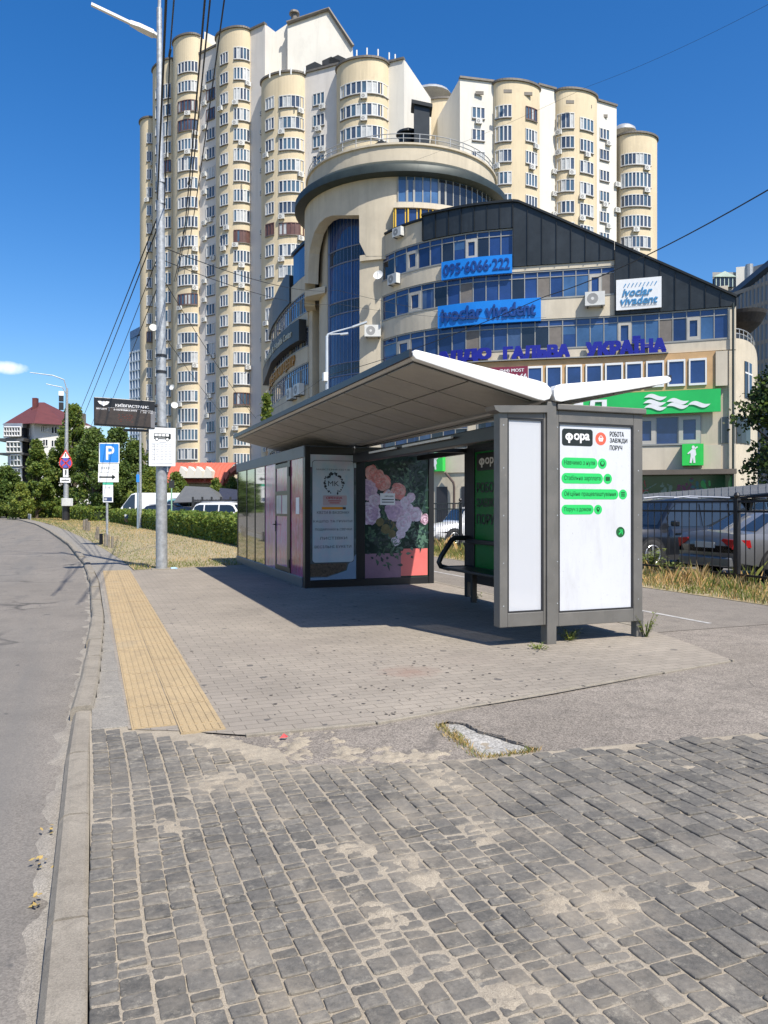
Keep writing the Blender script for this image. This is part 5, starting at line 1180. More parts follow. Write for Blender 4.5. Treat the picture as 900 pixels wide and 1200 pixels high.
ell(mb, fm, .05, .28, .035, .14, .013, 1); ell(mb, fm, .05, .28, .026, .10, .015, 5)
mb.build('shop_graphics', [M('dull_red_print', (.22, .03, .02), .3), M('pale_green_print', (.12, .18, .14), .3), M('plum_print', (.10, .02, .06), .3), M('teal_dark_print', (.02, .10, .12), .3), M('leaf_green_print', (.03, .28, .06), .3), M('dark_green_film2', (.012, .06, .025), .2)], sf)
mb = MB(); ribbon(mb, FA, [512, 518, 524.5], 0, 2.9, .02, .07); dr = mb.build('door', [M('dark_door', (.03, .03, .035), .4)], ob)
mb = MB(); ribbon(mb, FA, [541, 547, 553], 0, 2.9, .02, .07); dr = mb.build('door', [M('dark_door', (.03, .03, .035), .4)], ob)
mb = MB(); mb.tube([cpt(FA, 524, .3, 3.9), cpt(FA, 526, .3, 3.75), cpt(FA, 533, .3, 3.2), cpt(FA, 534, .3, 2.9), cpt(FA, 534, .3, 0)], .09, 8); mb.build('downpipe', [M('brown_pipe', (.08, .055, .045), .5)], ob)
mb = MB(); mb.tube([cpt(FA, 857.5, .35, 14.6), cpt(FA, 857.5, .35, 0)], .07, 8); mb.build('downpipe', [green_roof], ob)
# round terrace canopy at the right corner
c = PD(873, 53.2, 13.3); mb = MB(); mb.lathe(c, [(.15, 0), (.5, .25), (1.0, .75), (1.35, 1.35), (1.4, 1.6), (.8, 1.75), (.01, 1.8)], 28); mb.build('terrace_canopy', [M('dark_thatch', (.025, .022, .02), .8, 0, .4, 6, .5, 30)], ob)
mb = MB()
for z_ in (12.75, 13.05): mb.tube([cpt(FB, p, -.1, z_) for p in (862.5, 866, 870, 874, 878, 881, 884, 886.4)], .035, 6)
for p in (863, 868, 873, 878, 882, 885): mb.tube([cpt(FB, p, -.1, 12.3), cpt(FB, p, -.1, 13.05)], .03, 6)
mb.build('railing', [galv_m], ob)
# --- round tower
DL, DD, DR = (470 - 450) / F * 68, 68., 8.5
def dpt(th, r_, z): return LD(DL + r_ * math.sin(th), DD - r_ * math.cos(th), z)
def dpx(th, r_=DR): 
    l, d = DL + r_ * math.sin(th), DD - r_ * math.cos(th); return 450 + F * l / d
def th_at(px, r_=DR):
    a, b_ = -1.44, 1.44
    for _ in range(50):
        m_ = (a + b_) / 2
        if dpx(m_, r_) < px: a = m_
        else: b_ = m_
    return (a + b_) / 2
def arch_y(px):
    pr = [(352, 332), (361, 332), (361.2, 304), (364, 288), (368, 273), (374, 262), (381, 255.5), (389, 252.5), (421, 252), (421.3, 300), (454, 300), (600, 300)]
    for a, b_ in zip(pr, pr[1:]):
        if a[0] <= px <= b_[0]: return a[1] + (b_[1] - a[1]) * (px - a[0]) / (b_[0] - a[0])
    return 300
CT = 27.3
def low_z(th): 
    px = dpx(th)
    if th < -1.44 or th > 1.3: return 19.
    l, d = DL + DR * math.sin(th), DD - DR * math.cos(th); return ZY(arch_y(px), d)
ths = [-math.pi + 2 * math.pi * k / 72 for k in range(73)]
ths = sorted(set(ths + [th_at(px) for px in (358, 360.8, 361.1, 362.5, 364, 366, 368, 371, 374, 378, 381, 385, 389, 395, 400, 410, 420.8, 421.2, 430, 440, 453, 460)]))
mb = MB(); i0 = len(mb.v)
for th in ths:
    z_ = low_z(th)
    for (r_, zz) in ((DR, z_), (DR, CT), (DR - .9, CT), (DR - .9, z_)): mb.v.append(tuple(dpt(th, r_, zz)))
n = len(ths)
for k in range(n - 1):
    for q_ in range(4): r_ = (q_ + 1) % 4; mb.f.append((i0 + k * 4 + q_, i0 + (k + 1) * 4 + q_, i0 + (k + 1) * 4 + r_, i0 + k * 4 + r_)); mb.m.append(0)
tw = mb.build('round_tower', [beige_m], ob, fix=True)
def cyl(mb, t0, t1, r0, r1, z0, z1, n=40, m=0):
    i0 = len(mb.v)
    for k in range(n + 1):
        th = t0 + (t1 - t0) * k / n
        for (r_, zz) in ((r0, z0), (r1, z0), (r1, z1), (r0, z1)): mb.v.append(tuple(dpt(th, r_, zz)))
    for k in range(n):
        for q_ in range(4): r_ = (q_ + 1) % 4; mb.f.append((i0 + k * 4 + q_, i0 + (k + 1) * 4 + q_, i0 + (k + 1) * 4 + r_, i0 + k * 4 + r_)); mb.m.append(m)
    mb.f.append((i0, i0 + 1, i0 + 2, i0 + 3)); mb.m.append(m); e = i0 + n * 4; mb.f.append((e + 3, e + 2, e + 1, e)); mb.m.append(m)
RI = 7.2
tA, tB, tC = th_at(383.5, RI), th_at(411, RI), th_at(428, RI)
mb = MB(); cyl(mb, -1.9, tA - .002, RI - .5, RI + .02, 0, 26.5); mb.build('tower_core', [beige_m], tw)
mb = MB(); cyl(mb, tA, tC, RI - .3, RI - .15, 0, 26.5); bg_ = mb.build('stair_glazing', [blue_glass], tw)
mb = MB()
for t_ in (tA + .004, tA + (tB - tA) * .06, tB, tC - .01): mb.tube([dpt(t_, RI - .12, 0), dpt(t_, RI - .12, 26.4)], .05, 6)
for k in range(1, 7): t_ = tA + (tB - tA) * k / 7; mb.tube([dpt(t_, RI - .14, 0), dpt(t_, RI - .14, 26.4)], .022, 5)
for k in range(1, 5): t_ = tB + (tC - tB) * k / 5; mb.tube([dpt(t_, RI - .14, 0), dpt(t_, RI - .14, 26.4)], .02, 5)
for zc in (22.6, 21.4, 18.3, 17.3, 13.2, 12.2, 9.0, 8.1, 5): mb.tube([dpt(tA + (tC - tA) * k / 16, RI - .12, zc) for k in range(17)], .06, 6)
mb.build('mullions', [M('mullion_blue', (.16, .2, .30), .4, .3)], bg_)
for (z0, z1) in ((21.5, 22.5), (17.4, 18.2), (12.3, 13.1), (8.2, 8.9)): mb = MB(); cyl(mb, tA + .01, tC - .01, RI - .16, RI - .13, z0, z1, 12); mb.build('dark_pane', [dark_glass], bg_)
mb = MB(); cyl(mb, tC + .002, th_at(449, 8.25), 7.0, 8.25, 0, 21.2, 10); mb.build('pier', [beige_m], tw)
mb = MB(); cyl(mb, th_at(421.5), th_at(452.5), 6.8, DR - .02, 20.7, 21.15, 12); mb.build('soffit', [beige_m], tw)
mb = MB(); mb.prism([dpt(-1.46, 8.5, 19.4), dpt(-1.3, 8.55, 19.4), dpt(th_at(381, 7.4), 7.4, 19.4), dpt(th_at(381, 7.0), 7.0, 19.4), dpt(-1.4, 7.0, 19.4)], (0, 0, .55)); mb.build('ledge', [beige_m], tw)
# tower window ring, cornice, parapet, roof things
def dstrip(t0, t1, r_, z0, z1, n, m_, nm, mm_=mull_m, sash=()):
    mb = MB(); cyl(mb, t0, t1, r_ - .05, r_ + .02, z0, z1, 30); o = mb.build(nm, [m_], tw); mb = MB()
    for k in range(n + 1):
        t_ = t0 + (t1 - t0) * k / n; w_ = .004
        cyl(mb, t_ - w_, t_ + w_, r_ + .021, r_ + .08, z0, z1, 1)
        if k in sash: 
            w2 = (t1 - t0) / n; cyl(mb, t_ + .004, t_ + w2 * .22, r_ + .022, r_ + .1, z0, z1 - .3, 2); cyl(mb, t_ + w2 * .8, t_ + w2, r_ + .022, r_ + .1, z0, z1 - .3, 2)
    cyl(mb, t0, t1, r_ + .021, r_ + .09, z0 - .06, z0 + .05, 20); mb.build('mullions', [mm_], o); return o
t0, t1 = th_at(466.5), 1.9
dstrip(t0, t1, DR + .02, 25.0, 27.0, 26, blue_glass2, 'window_ring', mull_m, (1, 5))
mb = MB(); cyl(mb, t0 + .38, t1, DR + .045, DR + .07, 25.05, 26.95, 30); mb.build('dark_panes', [dark_glass], tw)
mb = MB(); lt0 = th_at(462); cyl(mb, lt0, 1.6, DR + .02, DR + .75, 24.35, 24.75, 40, 0); lg_ = mb.build('loggia_roof', [beige2_m], tw)
dstrip(lt0, 1.5, DR + .5, 22.4, 24.35, 16, blue_glass, 'loggia_glazing', yel_post)
mb = MB()
for k in range(15): t_ = lt0 + .015 + k * (1.4 - lt0) / 14; mb.tube([dpt(t_, DR + .62, 22.4), dpt(t_, DR + .62, 24.34)], .10 if k > 3 else .07, 8)
mb.build('yellow_posts', [yel_post], tw)
cn = LD(DL, DD, 0)
mb = MB(); mb.lathe(cn, [(DR + .02, 27.02), (DR + .85, 27.1), (DR + .86, 27.62), (DR + .80, 27.72), (DR + .1, 28.25), (DR - .5, 28.26)], 72); mb.build('cornice', [green_roof], tw, smooth=True)
mb = MB(); mb.lathe(cn, [(DR - .25, 28.2), (DR - .25, 29.55), (DR - .1, 29.6), (DR - .1, 29.75), (DR - .6, 29.75), (DR - .6, 28.4)], 72); mb.build('parapet', [beige_m], tw, smooth=True)
mb = MB(); mb.lathe(cn, [(DR - .6, 29.3), (3, 30.6), (.01, 31)], 48); mb.build('roof', [M('roof_felt', (.1, .11, .11), .7, 0, .2)], tw, smooth=True)
mb = MB()
for zz in (30.15, 30.5): mb.tube([dpt(2 * math.pi * k / 60, DR - .3, zz) for k in range(61)], .035, 5)
for k in range(40): t_ = 2 * math.pi * k / 40; mb.tube([dpt(t_, DR - .3, 29.75), dpt(t_, DR - .3, 30.5)], .03, 5)
mb.build('railing', [galv_m], tw)
c = LD((478 - 450) / F * 64, 64, 30.2); mb = MB(); mb.lathe(c, [(1.55, 0), (1.35, .9), (.75, 1.3), (.75, 2.1), (1.0, 2.15), (.95, 2.35), (.1, 2.8)], 16); mb.build('roof_turret', [seam2_m], tw)
c = LD((494 - 450) / F * 63, 63, 0); mb = MB(); u_, v_ = LD(1, 0), LD(0, 1); mb.obox(c + Vector((0, 0, 32.2)), u_ * .62, v_ * .6, (0, 0, 1.95)); mb.build('roof_shaft', [seam_m], tw); mb = MB(); mb.prism([c + u_ * -.85 + v_ * -.8 + Vector((0, 0, 34.16)), c + u_ * .85 + v_ * -.8 + Vector((0, 0, 33.8)), c + u_ * .85 + v_ * .8 + Vector((0, 0, 33.8)), c + u_ * -.85 + v_ * .8 + Vector((0, 0, 34.16))], (0, 0, .3)); mb.build('shaft_cap', [seam2_m], tw)
for (px, y_, w_) in ((432, 176, 1.0), (447, 170, .9)):
    c = LD((px - 450) / F * 63, 63, ZY(y_ + 4, 63)); mb = MB(); mb.prism([c + u_ * -w_, c + u_ * w_, c + u_ * w_ + Vector((0, 0, .15)), c + Vector((0, 0, .75)), c + u_ * -w_ + Vector((0, 0, .15))], v_ * 1.5); mb.build('roof_dormer', [seam2_m], tw)
# --- left wing
mb = MB(); pxs = [366, 362, 356, 350, 344, 338, 332, 326, 322, 318, 316, 315]; 
ribbon(mb, FL, pxs, 0, 21.0, -4., 0); mb.build('wall', [beige_m], ob, fix=True)
for (z0, z1) in ((19.0, 20.9), (15.9, 17.6), (12.4, 14.4), (5.6, 7.4)): strip(FL, 361.8, 319.5, z0, z1, 1.0, (), (3, 8), (5, 10))
for (z0, z1) in ((17.7, 18.93), (14.46, 15.83), (7.5, 12.33)):
    mb = MB(); ribbon(mb, FL, pxs[1:], z0, z1, -.05, .13); mb.build('spandrel', [beige_m], ob)
mb = MB(); ribbon(mb, FL, [342, 338, 334, 330, 326, 322, 319, 317], 20.95, lambda p: 23.6 if p > 341 else max(19.5, 24.2 - (342 - p) * .03), -.3, .25); mb.build('mansard', [seam_m], ob)
mb = MB(); ribbon(mb, FL, [361.5, 352, 342.3], 20.95, 22.4, -.3, .1, 0); ribbon(mb, FL, [359, 352, 345], 22.42, 25.2, -.2, .1, 1); ribbon(mb, FL, [361, 352, 344], 25.22, 25.5, -.4, .25, 2); mb.build('parapet', [beige_m, blue_glass, seam2_m], ob)
acg_m = M('ac_grille', (.26, .26, .255), .6)
def acu(mb, c, r_, s_=1., n_=None):
    """wall air conditioner: case, round grille, bracket; r_ runs along the wall, n_ out of it"""
    n_ = n_ or Vector((r_.y, -r_.x, 0)); up = Vector((0, 0, 1))
    mb.obox(c + n_ * .2 * s_, r_ * .42 * s_, n_ * .16 * s_, up * .3 * s_, 0)
    p = c + n_ * .362 * s_ - r_ * .1 * s_
    mb.disc(p, r_, up, 14, 2, .24 * s_, .24 * s_); mb.disc(p + n_ * .004, r_, up, 10, 0, .07 * s_, .07 * s_)
    for k in (-1, 1): mb.obox(c + n_ * .18 * s_ + r_ * .3 * k * s_ - up * .33 * s_, r_ * .02 * s_, n_ * .18 * s_, up * .02 * s_, 1)
def fac(curve, px, y_, s_, parent, off=.13):
    p = cpt(curve, px, off, 0); d = p.dot(LD(0, 1)); p.z = ZY(y_, d); q_ = cpt(curve, px + .5, off, 0); q0 = cpt(curve, px, off, 0); r_ = (q_ - q0).normalized()
    if r_.dot(LD(1, 0)) < 0: r_ = -r_
    mb = MB(); acu(mb, p, r_, s_); mb.build('air_conditioner', [ac_m, dark_m, acg_m], parent)
for (cv, px, y_, s_) in ((FA, 697, 352, 1.55), (FA, 470.5, 273, 1.1), (FA, 466, 328, 1.25), (FL, 347, 462, 1.7), (FL, 356, 457, 1.7)): fac(cv, px, y_, s_, ob)
p = dpt(th_at(437, 8.25), 8.3, ZY(389, 60)); mb = MB(); acu(mb, p, LD(1, 0), 1.5); mb.build('air_conditioner', [ac_m, dark_m, acg_m], ob)
def dish(c, nrm, r_, parent):
    nrm = nrm.normalized(); a = nrm.cross(Vector((0, 0, 1))).normalized(); b_ = a.cross(nrm); mb = MB()
    mb.grid(lambda u, v: c + nrm * (r_ * .28 * u * u) + (a * math.cos(6.283 * v) + b_ * math.sin(6.283 * v)) * r_ * u, [0.01, .35, .7, 1], [k / 16 for k in range(17)], 0)
    mb.tube([c + nrm * .02 - b_ * r_ * .9, c + nrm * r_ * .9], .02 * r_ * 3, 5, 1); mb.tube([c, c - nrm * r_ * .7], .03 * r_ * 3, 5, 1); mb.build('satellite_dish', [winw, galv_m], parent)
dish(cpt(FA, 455, .9, ZY(326, 59.6)), -LD(.35, 1) + Vector((0, 0, .35)), .38, ob)
# --- signs on the facade, each a thing of its own
def fsign(name, lb, a, b_, z0, z1, off, th_, m_, curve=FA):
    mb = MB(); ribbon(mb, curve, span(a, b_, 10), z0, z1, off, off + th_); t = thing(name, lb, 'sign', cpt(curve, (a + b_) / 2, off, z0)); mb.build('panel', [m_], t); return t, cmap(curve, a, b_, z0, z1, off + th_)
t, fm = fsign('phone_sign', 'bright blue panel with a phone number in dark blue digits on the upper facade', 520, 600.5, 17.75, 19.05, .17, .22, bluep)
mb = MB(); put_text(mb, '095·6066·222', sub(fm, .03, .2, .97, .82, .02), 0, .033, .03); mb.build('digits', [navy_d], t)
t, fm = fsign('company_sign', 'bright blue panel with raised dark blue letters between the second and third window bands', 516, 634, 14.3, 15.9, .17, .25, bluep)
mb = MB(); put_text(mb, 'ivoclar vivadent', sub(fm, .04, .24, .95, .86, .05), 0, .05, .05); mb.build('letters', [navy_d], t)
t, fm = fsign('company_sign', 'white square board with slanted blue two-line logo on the dark roof slope', 722, 775, 14.7, 16.75, .30, .15, sign_white)
mb = MB(); put_text(mb, 'ivoclar', sub(fm, .14, .44, .80, .70, .02), 0, .04, .03, 3, .25); put_text(mb, 'vivadent', sub(fm, .10, .16, .92, .42, .02), 0, .04, .03, 3, .2)
rr = random.Random(3)
for k in range(9):
    u = .16 + k * .085; mb.poly([fm(u, .74, .02), fm(u + .015, .73, .02), fm(u + .065, .84 + .02 * (k % 2), .02), fm(u + .045, .86, .02)], 0)
rect(mb, fm, .12, .09, .9, .10, .02, 1); mb.build('lettering', [M('logo_blue', (.06, .25, .48), .4), grey_ink], t)
# big navy letters of the clinic name
t = thing('letter_sign', 'large navy blue standing letters along the beige band above the ochre windows', 'sign', cpt(FA, 680, .3, 11.7))
for (tx, a, b_, z0, z1) in (('АЛДО', 514, 577, 11.66, 12.62), ('ГАЛЬВА', 590, 668, 11.66, 12.62), ('УКРАЇНА', 686, 781, 11.66, 12.92)):
    mb = MB(); put_text(mb, tx, cmap(FA, a, b_, z0, z1, .42), 0, .11, .06); mb.build('letters', [navy_l], t)
mb = MB(); ribbon(mb, FA, span(512, 783, 8), 11.63, 11.70, .14, .5); mb.build('rail', [mull_m], t)
t, fm = fsign('banner', 'small maroon banner with white writing at the left end of the ochre windows', 575, 619, 10.2, 11.2, .40, .04, M('maroon_print', (.20, .02, .05), .5))
mb = MB(); put_text(mb, '(044) MOST', sub(fm, .25, .55, .9, .85, .02), 0, .03); put_text(mb, '44-66', sub(fm, .55, .12, .97, .48, .02), 0, .04); mb.build('lettering', [white_ink], t)
t, fm = fsign('shop_sign', 'long green fascia sign with white letters and white wave shapes', 575, 844, 7.62, 9.1, .31, .25, green_band)
def gx(px): return (px - 575) / 269
mb = MB(); put_text(mb, 'КИЛ', sub(fm, gx(634), .08, gx(711), .72, .03), 0, .04, .05)
def wave(px, y_, l_):
    cz = (ZY(y_, 51) - 7.62) / 1.48; n_ = 12; top = []; bot = []
    for k in range(n_ + 1):
        s_ = k / n_; w_ = .10 * math.sin(math.pi * s_) ** .8 + .004; mid = .07 * math.sin(2 * math.pi * s_)
        top.append(fm(gx(px + l_ * s_), cz + mid + w_, .05)); bot.append(fm(gx(px + l_ * s_), cz + mid - w_, .05))
    for k in range(n_): mb.poly([bot[k], bot[k + 1], top[k + 1], top[k]], 0)
for (px, y_) in ((755, 465.5), (754, 472), (755, 477.5), (781, 471.5), (781, 476.5), (806, 476)): wave(px, y_, 26)
mb.build('lettering', [sign_white], t)
def mansign(a, b_, z0, z1, off, th_, lb):
    t, fm = fsign('shop_sign', lb, a, b_, z0, z1, off, th_, M('lime_green_box', (.03, .55, .08), .4, 0, .05)); mb = MB()
    ell(mb, fm, .52, .84, .07, .08, .02); mb.poly([fm(*p, .02) for p in ((.45, .76), (.62, .74), (.66, .5), (.60, .42), (.62, .12), (.53, .10), (.50, .36), (.44, .10), (.35, .12), (.40, .46), (.38, .6))]); mb.poly([fm(*p, .022) for p in ((.40, .70), (.24, .56), (.28, .52), (.46, .62))]); mb.poly([fm(*p, .022) for p in ((.6, .74), (.74, .84), (.70, .88), (.56, .80))])
    mb.build('figure', [sign_white], t)
mansign(799, 824, 4.15, 5.55, .15, .65, 'square lime green box sign with a white standing figure near the right corner')
mansign(505, 523, 4.0, 5.1, .15, .5, 'lime green box sign with a white figure above the brown downpipe, seen past the kiosk')
t, fm = fsign('awning_sign', 'black awning sign with pale letters on the left wing of the office building', 360.5, 316, 16.4, 18.3, .14, .7, M('awning_black', (.015, .015, .016), .5), FL)
fm2 = cmap(FL, 318.5, 352, 17.1, 17.75, .86)
mb = MB(); put_text(mb, 'Dental & Health Center', fm2, 0, .02, .03); mb.build('lettering', [M('cream_letter', (.55, .52, .40), .5)], t)
t = thing('letter_sign', 'row of orange letters on the left wing below the black awning', 'sign', cpt(FL, 335, .2, 14.6)); mb = MB(); put_text(mb, 'ДЕНТАЛ ЦЕНТР', cmap(FL, 318.2, 348, 14.5, 15.7, .24), 0, .03, .06); mb.build('letters', [M('orange_letter', (.42, .20, .03), .5)], t)
# ================================================================ APARTMENT TOWERS
tan_m = M('tan_render', (.62, .52, .355), .85, 0, .10, .12, .1, 3, streak=.2); pale_m2 = M('pale_render', (.62, .585, .545), .85, 0, .10, .10, .1, 3, streak=.16); pale_w = M('white_render', (.66, .635, .575), .85, 0, .07, .12, .1, 3, streak=.14)
flash_m = M('roof_flashing', (.15, .135, .115), .6, .2, .2); tg1 = glass('tower_glass_dark', (.055, .075, .11), .06, .7, .5, .3); tg2 = glass('tower_glass_blue', (.07, .12, .17), .06, .7, .4, .3); curt_m = M('curtain', (.42, .44, .45), .5, 0, .2, 2); wood_b = M('brown_glazing', (.12, .06, .05), .4, 0, .2); tgw = glass('tower_window_white', (.62, .62, .61), .5, .3, .04)
rt = random.Random(21)
WINMATS = [tgw, tg1, tg2, curt_m, flash_m, wood_b]
class Tower:
    def __init__(s, root, nback): s.root = root; s.w = []; s.ac = []; s.back = nback
    def column(s, a, b_, da, db, p, ytop, nm, mat, z0=0., cornice=True):
        A_, B_ = PD(a, da), PD(b_, db); t = (B_ - A_); n = Vector((t.y, -t.x, 0)).normalized(); L = t.length
        if p == 0: plan = [A_, B_]
        else:
            c = (A_ + B_) / 2; K = 22; plan = [c - t / 2 * math.cos(math.pi * k / K) + n * p * .66 * math.sin(math.pi * k / K) ** .9 for k in range(K + 1)]
        dm = (da + db) / 2 - p * .66; zt = ZY(ytop, dm)
        back = [plan[-1] - n * s.back, plan[0] - n * s.back]
        mb = MB(); mb.prism([q_ + Vector((0, 0, z0)) for q_ in plan + back], (0, 0, zt - z0), 0)
        o = mb.build(nm, [mat], s.root)
        if cornice:
            mb = MB()
            for q0, q1 in zip(plan, plan[1:]):
                m_ = (q0 + q1) / 2; e = q1 - q0; nn = Vector((e.y, -e.x, 0)).normalized(); mb.obox(m_ + Vector((0, 0, zt + .1)) - nn * .1, e / 2 * 1.02, nn * .32, (0, 0, .14))
            mb.build('cornice', [flash_m], o)
        s.plan, s.n, s.d, s.p = plan, n, dm, p; return o
    def at(s, px):
        def pxof(q_): 
            l = q_.x * CA - q_.y * SA; d = q_.x * SA + q_.y * CA; return 450 + F * l / d, d
        P = [(pxof(q_)[0], q_) for q_ in s.plan]
        best = None
        for (x0, q0), (x1, q1) in zip(P, P[1:]):
            if x0 <= px <= x1:
                t = (px - x0) / (x1 - x0); e = q1 - q0; q_ = q0.lerp(q1, t); nn = Vector((e.y, -e.x, 0)).normalized(); d = pxof(q_)[1]
                if best is None or d < best[2]: best = (q_, nn, d)
        if best is None:
            q_ = P[0][1] if px < P[0][0] else P[-1][1]; best = (q_, s.n, pxof(q_)[1])
        return best
    def windows(s, pa, pb, panes, ytop, n, h=1.75, brown=(), full=(), blue=0., dz=3.0, ac=.5):
        m_ = (pa + pb) / 2; z0 = ZY(ytop, s.at(m_)[2])
        K = max(1, int(abs(pb - pa) / 3.2)) if s.p else 1
        if s.p: K = max(panes, 3)
        base = [s.at(pa + (pb - pa) * k / K) for k in range(K + 1)]
        for i in range(n):
            z = z0 - i * dz
            if z < 6.5: break
            odd = rt.random(); hh = h * (1.25 if i in full or odd < .035 else 1); zl, zh = z - hh / 2, z + hh / 2; mb = MB(); fr = 5 if (i in brown or .035 < odd < .06) else 0
            def q_(u, off, zz):
                k = min(K - 1, int(u * K)); t = u * K - k; p = base[k][0].lerp(base[k + 1][0], t); nn = (base[k][1] * (1 - t) + base[k + 1][1] * t).normalized(); v = p + nn * off; v.z = zz; return v
            def bar(u0, u1, a_, b_, o0, o1, m2, sub_=1):
                for j in range(sub_):
                    ua, ub = u0 + (u1 - u0) * j / sub_, u0 + (u1 - u0) * (j + 1) / sub_
                    c4 = [q_(ua, o0, a_), q_(ub, o0, a_), q_(ub, o0, b_), q_(ua, o0, b_)]; d4 = [q_(ua, o1, a_), q_(ub, o1, a_), q_(ub, o1, b_), q_(ua, o1, b_)]
                    mb.raw(c4 + d4, [(4, 5, 6, 7), (0, 1, 5, 4), (2, 3, 7, 6), (1, 2, 6, 5), (3, 0, 4, 7)], m2)
            pw = 1 / panes; W_ = (base[-1][0] - base[0][0]).length; f_ = .07 / max(W_, .6)
            style = rt.random()
            for k in range(panes):
                u0, u1 = k * pw, (k + 1) * pw; g_ = rt.random()
                m2 = 5 if (i in brown and g_ < .6) else (1 if g_ < (.6 if style < .75 else .3) else (2 if g_ < .8 else 3))
                if i not in brown and rt.random() < blue: m2 = 2
                mb.poly([q_(u0, .03, zl), q_(u1, .03, zl), q_(u1, .03, zh), q_(u0, .03, zh)], m2)
                wide = 1.0 if style > .2 else .6
                fw = f_ * wide * 1.15
                bar(max(0, u0 - fw * (k > 0)), u0 + fw, zl, zh, .03, .10, fr)
            bar(1 - f_, 1, zl, zh, .03, .10, fr); bar(0, 1, zl, zl + .12, .031, .12, fr, K); bar(0, 1, zh - .10, zh, .031, .11, fr, K); bar(0, 1, zl - .12, zl, .0, .18, 4, K)
            s.w.append((W_ * hh, mb))
            if rt.random() < ac:
                u = rt.choice((.12, .5, .85)); p = q_(u, .02, zl - .45); k = min(K - 1, int(u * K)); e = (base[k + 1][0] - base[k][0]).normalized(); ma = MB(); acu(ma, p, e, 1.05); s.ac.append(ma)
    def side_ac(s, px, ys):
        q_, nn, d = s.at(px); e = Vector((-nn.y, nn.x, 0))
        for y_ in ys: ma = MB(); p = q_ + nn * .02; p.z = ZY(y_, d); acu(ma, p, e, 1.1); s.ac.append(ma)
    def finish(s):
        s.w.sort(key=lambda t: -t[0])
        for a, mb in s.w[:98]: mb.build('window', WINMATS, s.root)
        if len(s.w) > 98:
            al = MB()
            for a, mb in s.w[98:]:
                i = len(al.v); al.v += mb.v; al.f += [tuple(k + i for k in f) for f in mb.f]; al.m += mb.m
            tag(al.build('window', WINMATS, s.root), kind='stuff')
        for mb in s.ac[:96]: mb.build('air_conditioner', [ac_m, dark_m, acg_m], s.root)
t1_ = Tower(thing('apartment_tower', 'taller stepped apartment tower with tan rounded bays behind the street lamp pole', 'apartment tower', PD(300, 118, 0)), 16.)
T = t1_
T.column(169.5, 181.5, 131, 128, 2.2, 139, 'rounded_bay', tan_m); T.windows(172, 180.5, 3, 162, 20, ac=.3, dz=3.0); 
T.column(181, 203.5, 127, 123, 1.6, 74, 'rounded_bay', tan_m); T.windows(190.5, 200.5, 3, 107, 24, h=1.9, blue=.6, ac=.15, full=(0, 2, 5, 9)); T.windows(182.5, 187, 2, 109, 24, ac=.1)
T.column(203.3, 208, 123, 122, 0, 70, 'wall', pale_m2)
T.column(206.5, 234, 122.5, 119.5, 2.6, 42, 'rounded_bay', tan_m); T.windows(208.8, 231.6, 6, 78, 22, ac=.55, full=(18,))
T.column(233.6, 258, 119.5, 116.8, 0, 58, 'wall', pale_m2); T.windows(242.3, 252, 3, 88, 21, ac=.25); T.side_ac(240.5, [104, 122, 150, 185, 205, 226, 262, 280, 330, 352, 375])
T.column(257, 293.5, 117.5, 114.2, 3.2, 34, 'rounded_bay', tan_m); T.windows(258.2, 267.6, 3, 68.5, 22, ac=.3); T.windows(274, 292.3, 5, 62.5, 22, brown=(9,), ac=.6, h=1.85)
T.column(293.3, 310.5, 114.2, 112.6, 0, 32, 'wall', pale_m2); T.side_ac(309, [133, 155, 176, 200, 226, 272, 300, 325, 350, 398, 420])
T.column(308.5, 357.3, 112.4, 109.4, 3.2, 86, 'rounded_bay', tan_m); T.windows(311.5, 321.5, 3, 121, 17, ac=.3, brown=(6,)); T.windows(327, 355.8, 6, 118.5, 17, brown=(6,), ac=.45)
T.column(357, 396.5, 109.4, 107.2, 0, 81, 'wall', pale_m2); T.windows(367, 380.7, 3, 116, 16, ac=.55)
T.column(396, 455.3, 107.4, 105.2, 4.2, 68, 'rounded_bay', tan_m); T.windows(399.3, 454.2, 9, 102, 16, ac=.6)
T.column(455, 473.5, 105.2, 104.3, 0, 71.5, 'wall', pale_w)
# penthouse blocks and roof gear
def gable(pts, d0, d1, nm, mat, root, cap=True):
    """roof block: outline seen from the street at its own distance, set back in depth"""
    P = [PD(x, d0, ZY(y, d0)) for x, y in pts]; mb = MB(); mb.prism(P, LD(0, d1 - d0), 0); o = mb.build(nm, [mat], root)
    return o
gable([(305.5, 110), (342, 105), (342, 30), (338, 27), (322, 38), (305.5, 31)], 114, 120, 'penthouse', pale_w, T.root)
gable([(337, 105), (413, 100), (413, 54), (385, 11.5), (337, 27.5)], 112.5, 122, 'penthouse', pale_w, T.root)
P = [PD(x, 112.3, ZY(y, 112.3)) for x, y in ((336, 27), (385, 10.5), (413.5, 54))]
mb = MB(); mb.tube(P, .28, 6); mb.build('roof_edge', [flash_m], T.root)
gable([(240, 62), (258, 50), (258, 46), (239.5, 37), (238.5, 60)], 122, 130, 'penthouse', pale_w, T.root)
mb = MB(); c = PD(345, 113, ZY(19, 113)); mb.lathe(c, [(.5, -1), (.5, .2), (.8, .25), (.7, .6), (.01, .8)], 12); mb.build('vent', [flash_m], T.root)
for (px, y0) in ((369, 80), (388, 74), (396, 72)):
    c = PD(px, 110.5, ZY(y0 + 2, 110.5)); u_, v_ = LD(1, 0), LD(0, 1); mb = MB(); mb.prism([c + u_ * -1.3, c + u_ * 1.3, c + u_ * 1.3 + Vector((0, 0, .6)), c + Vector((0, 0, 1.2)), c + u_ * -1.3 + Vector((0, 0, .6))], v_ * 1.5); mb.build('roof_dormer', [seam2_m], T.root)
mb = MB()
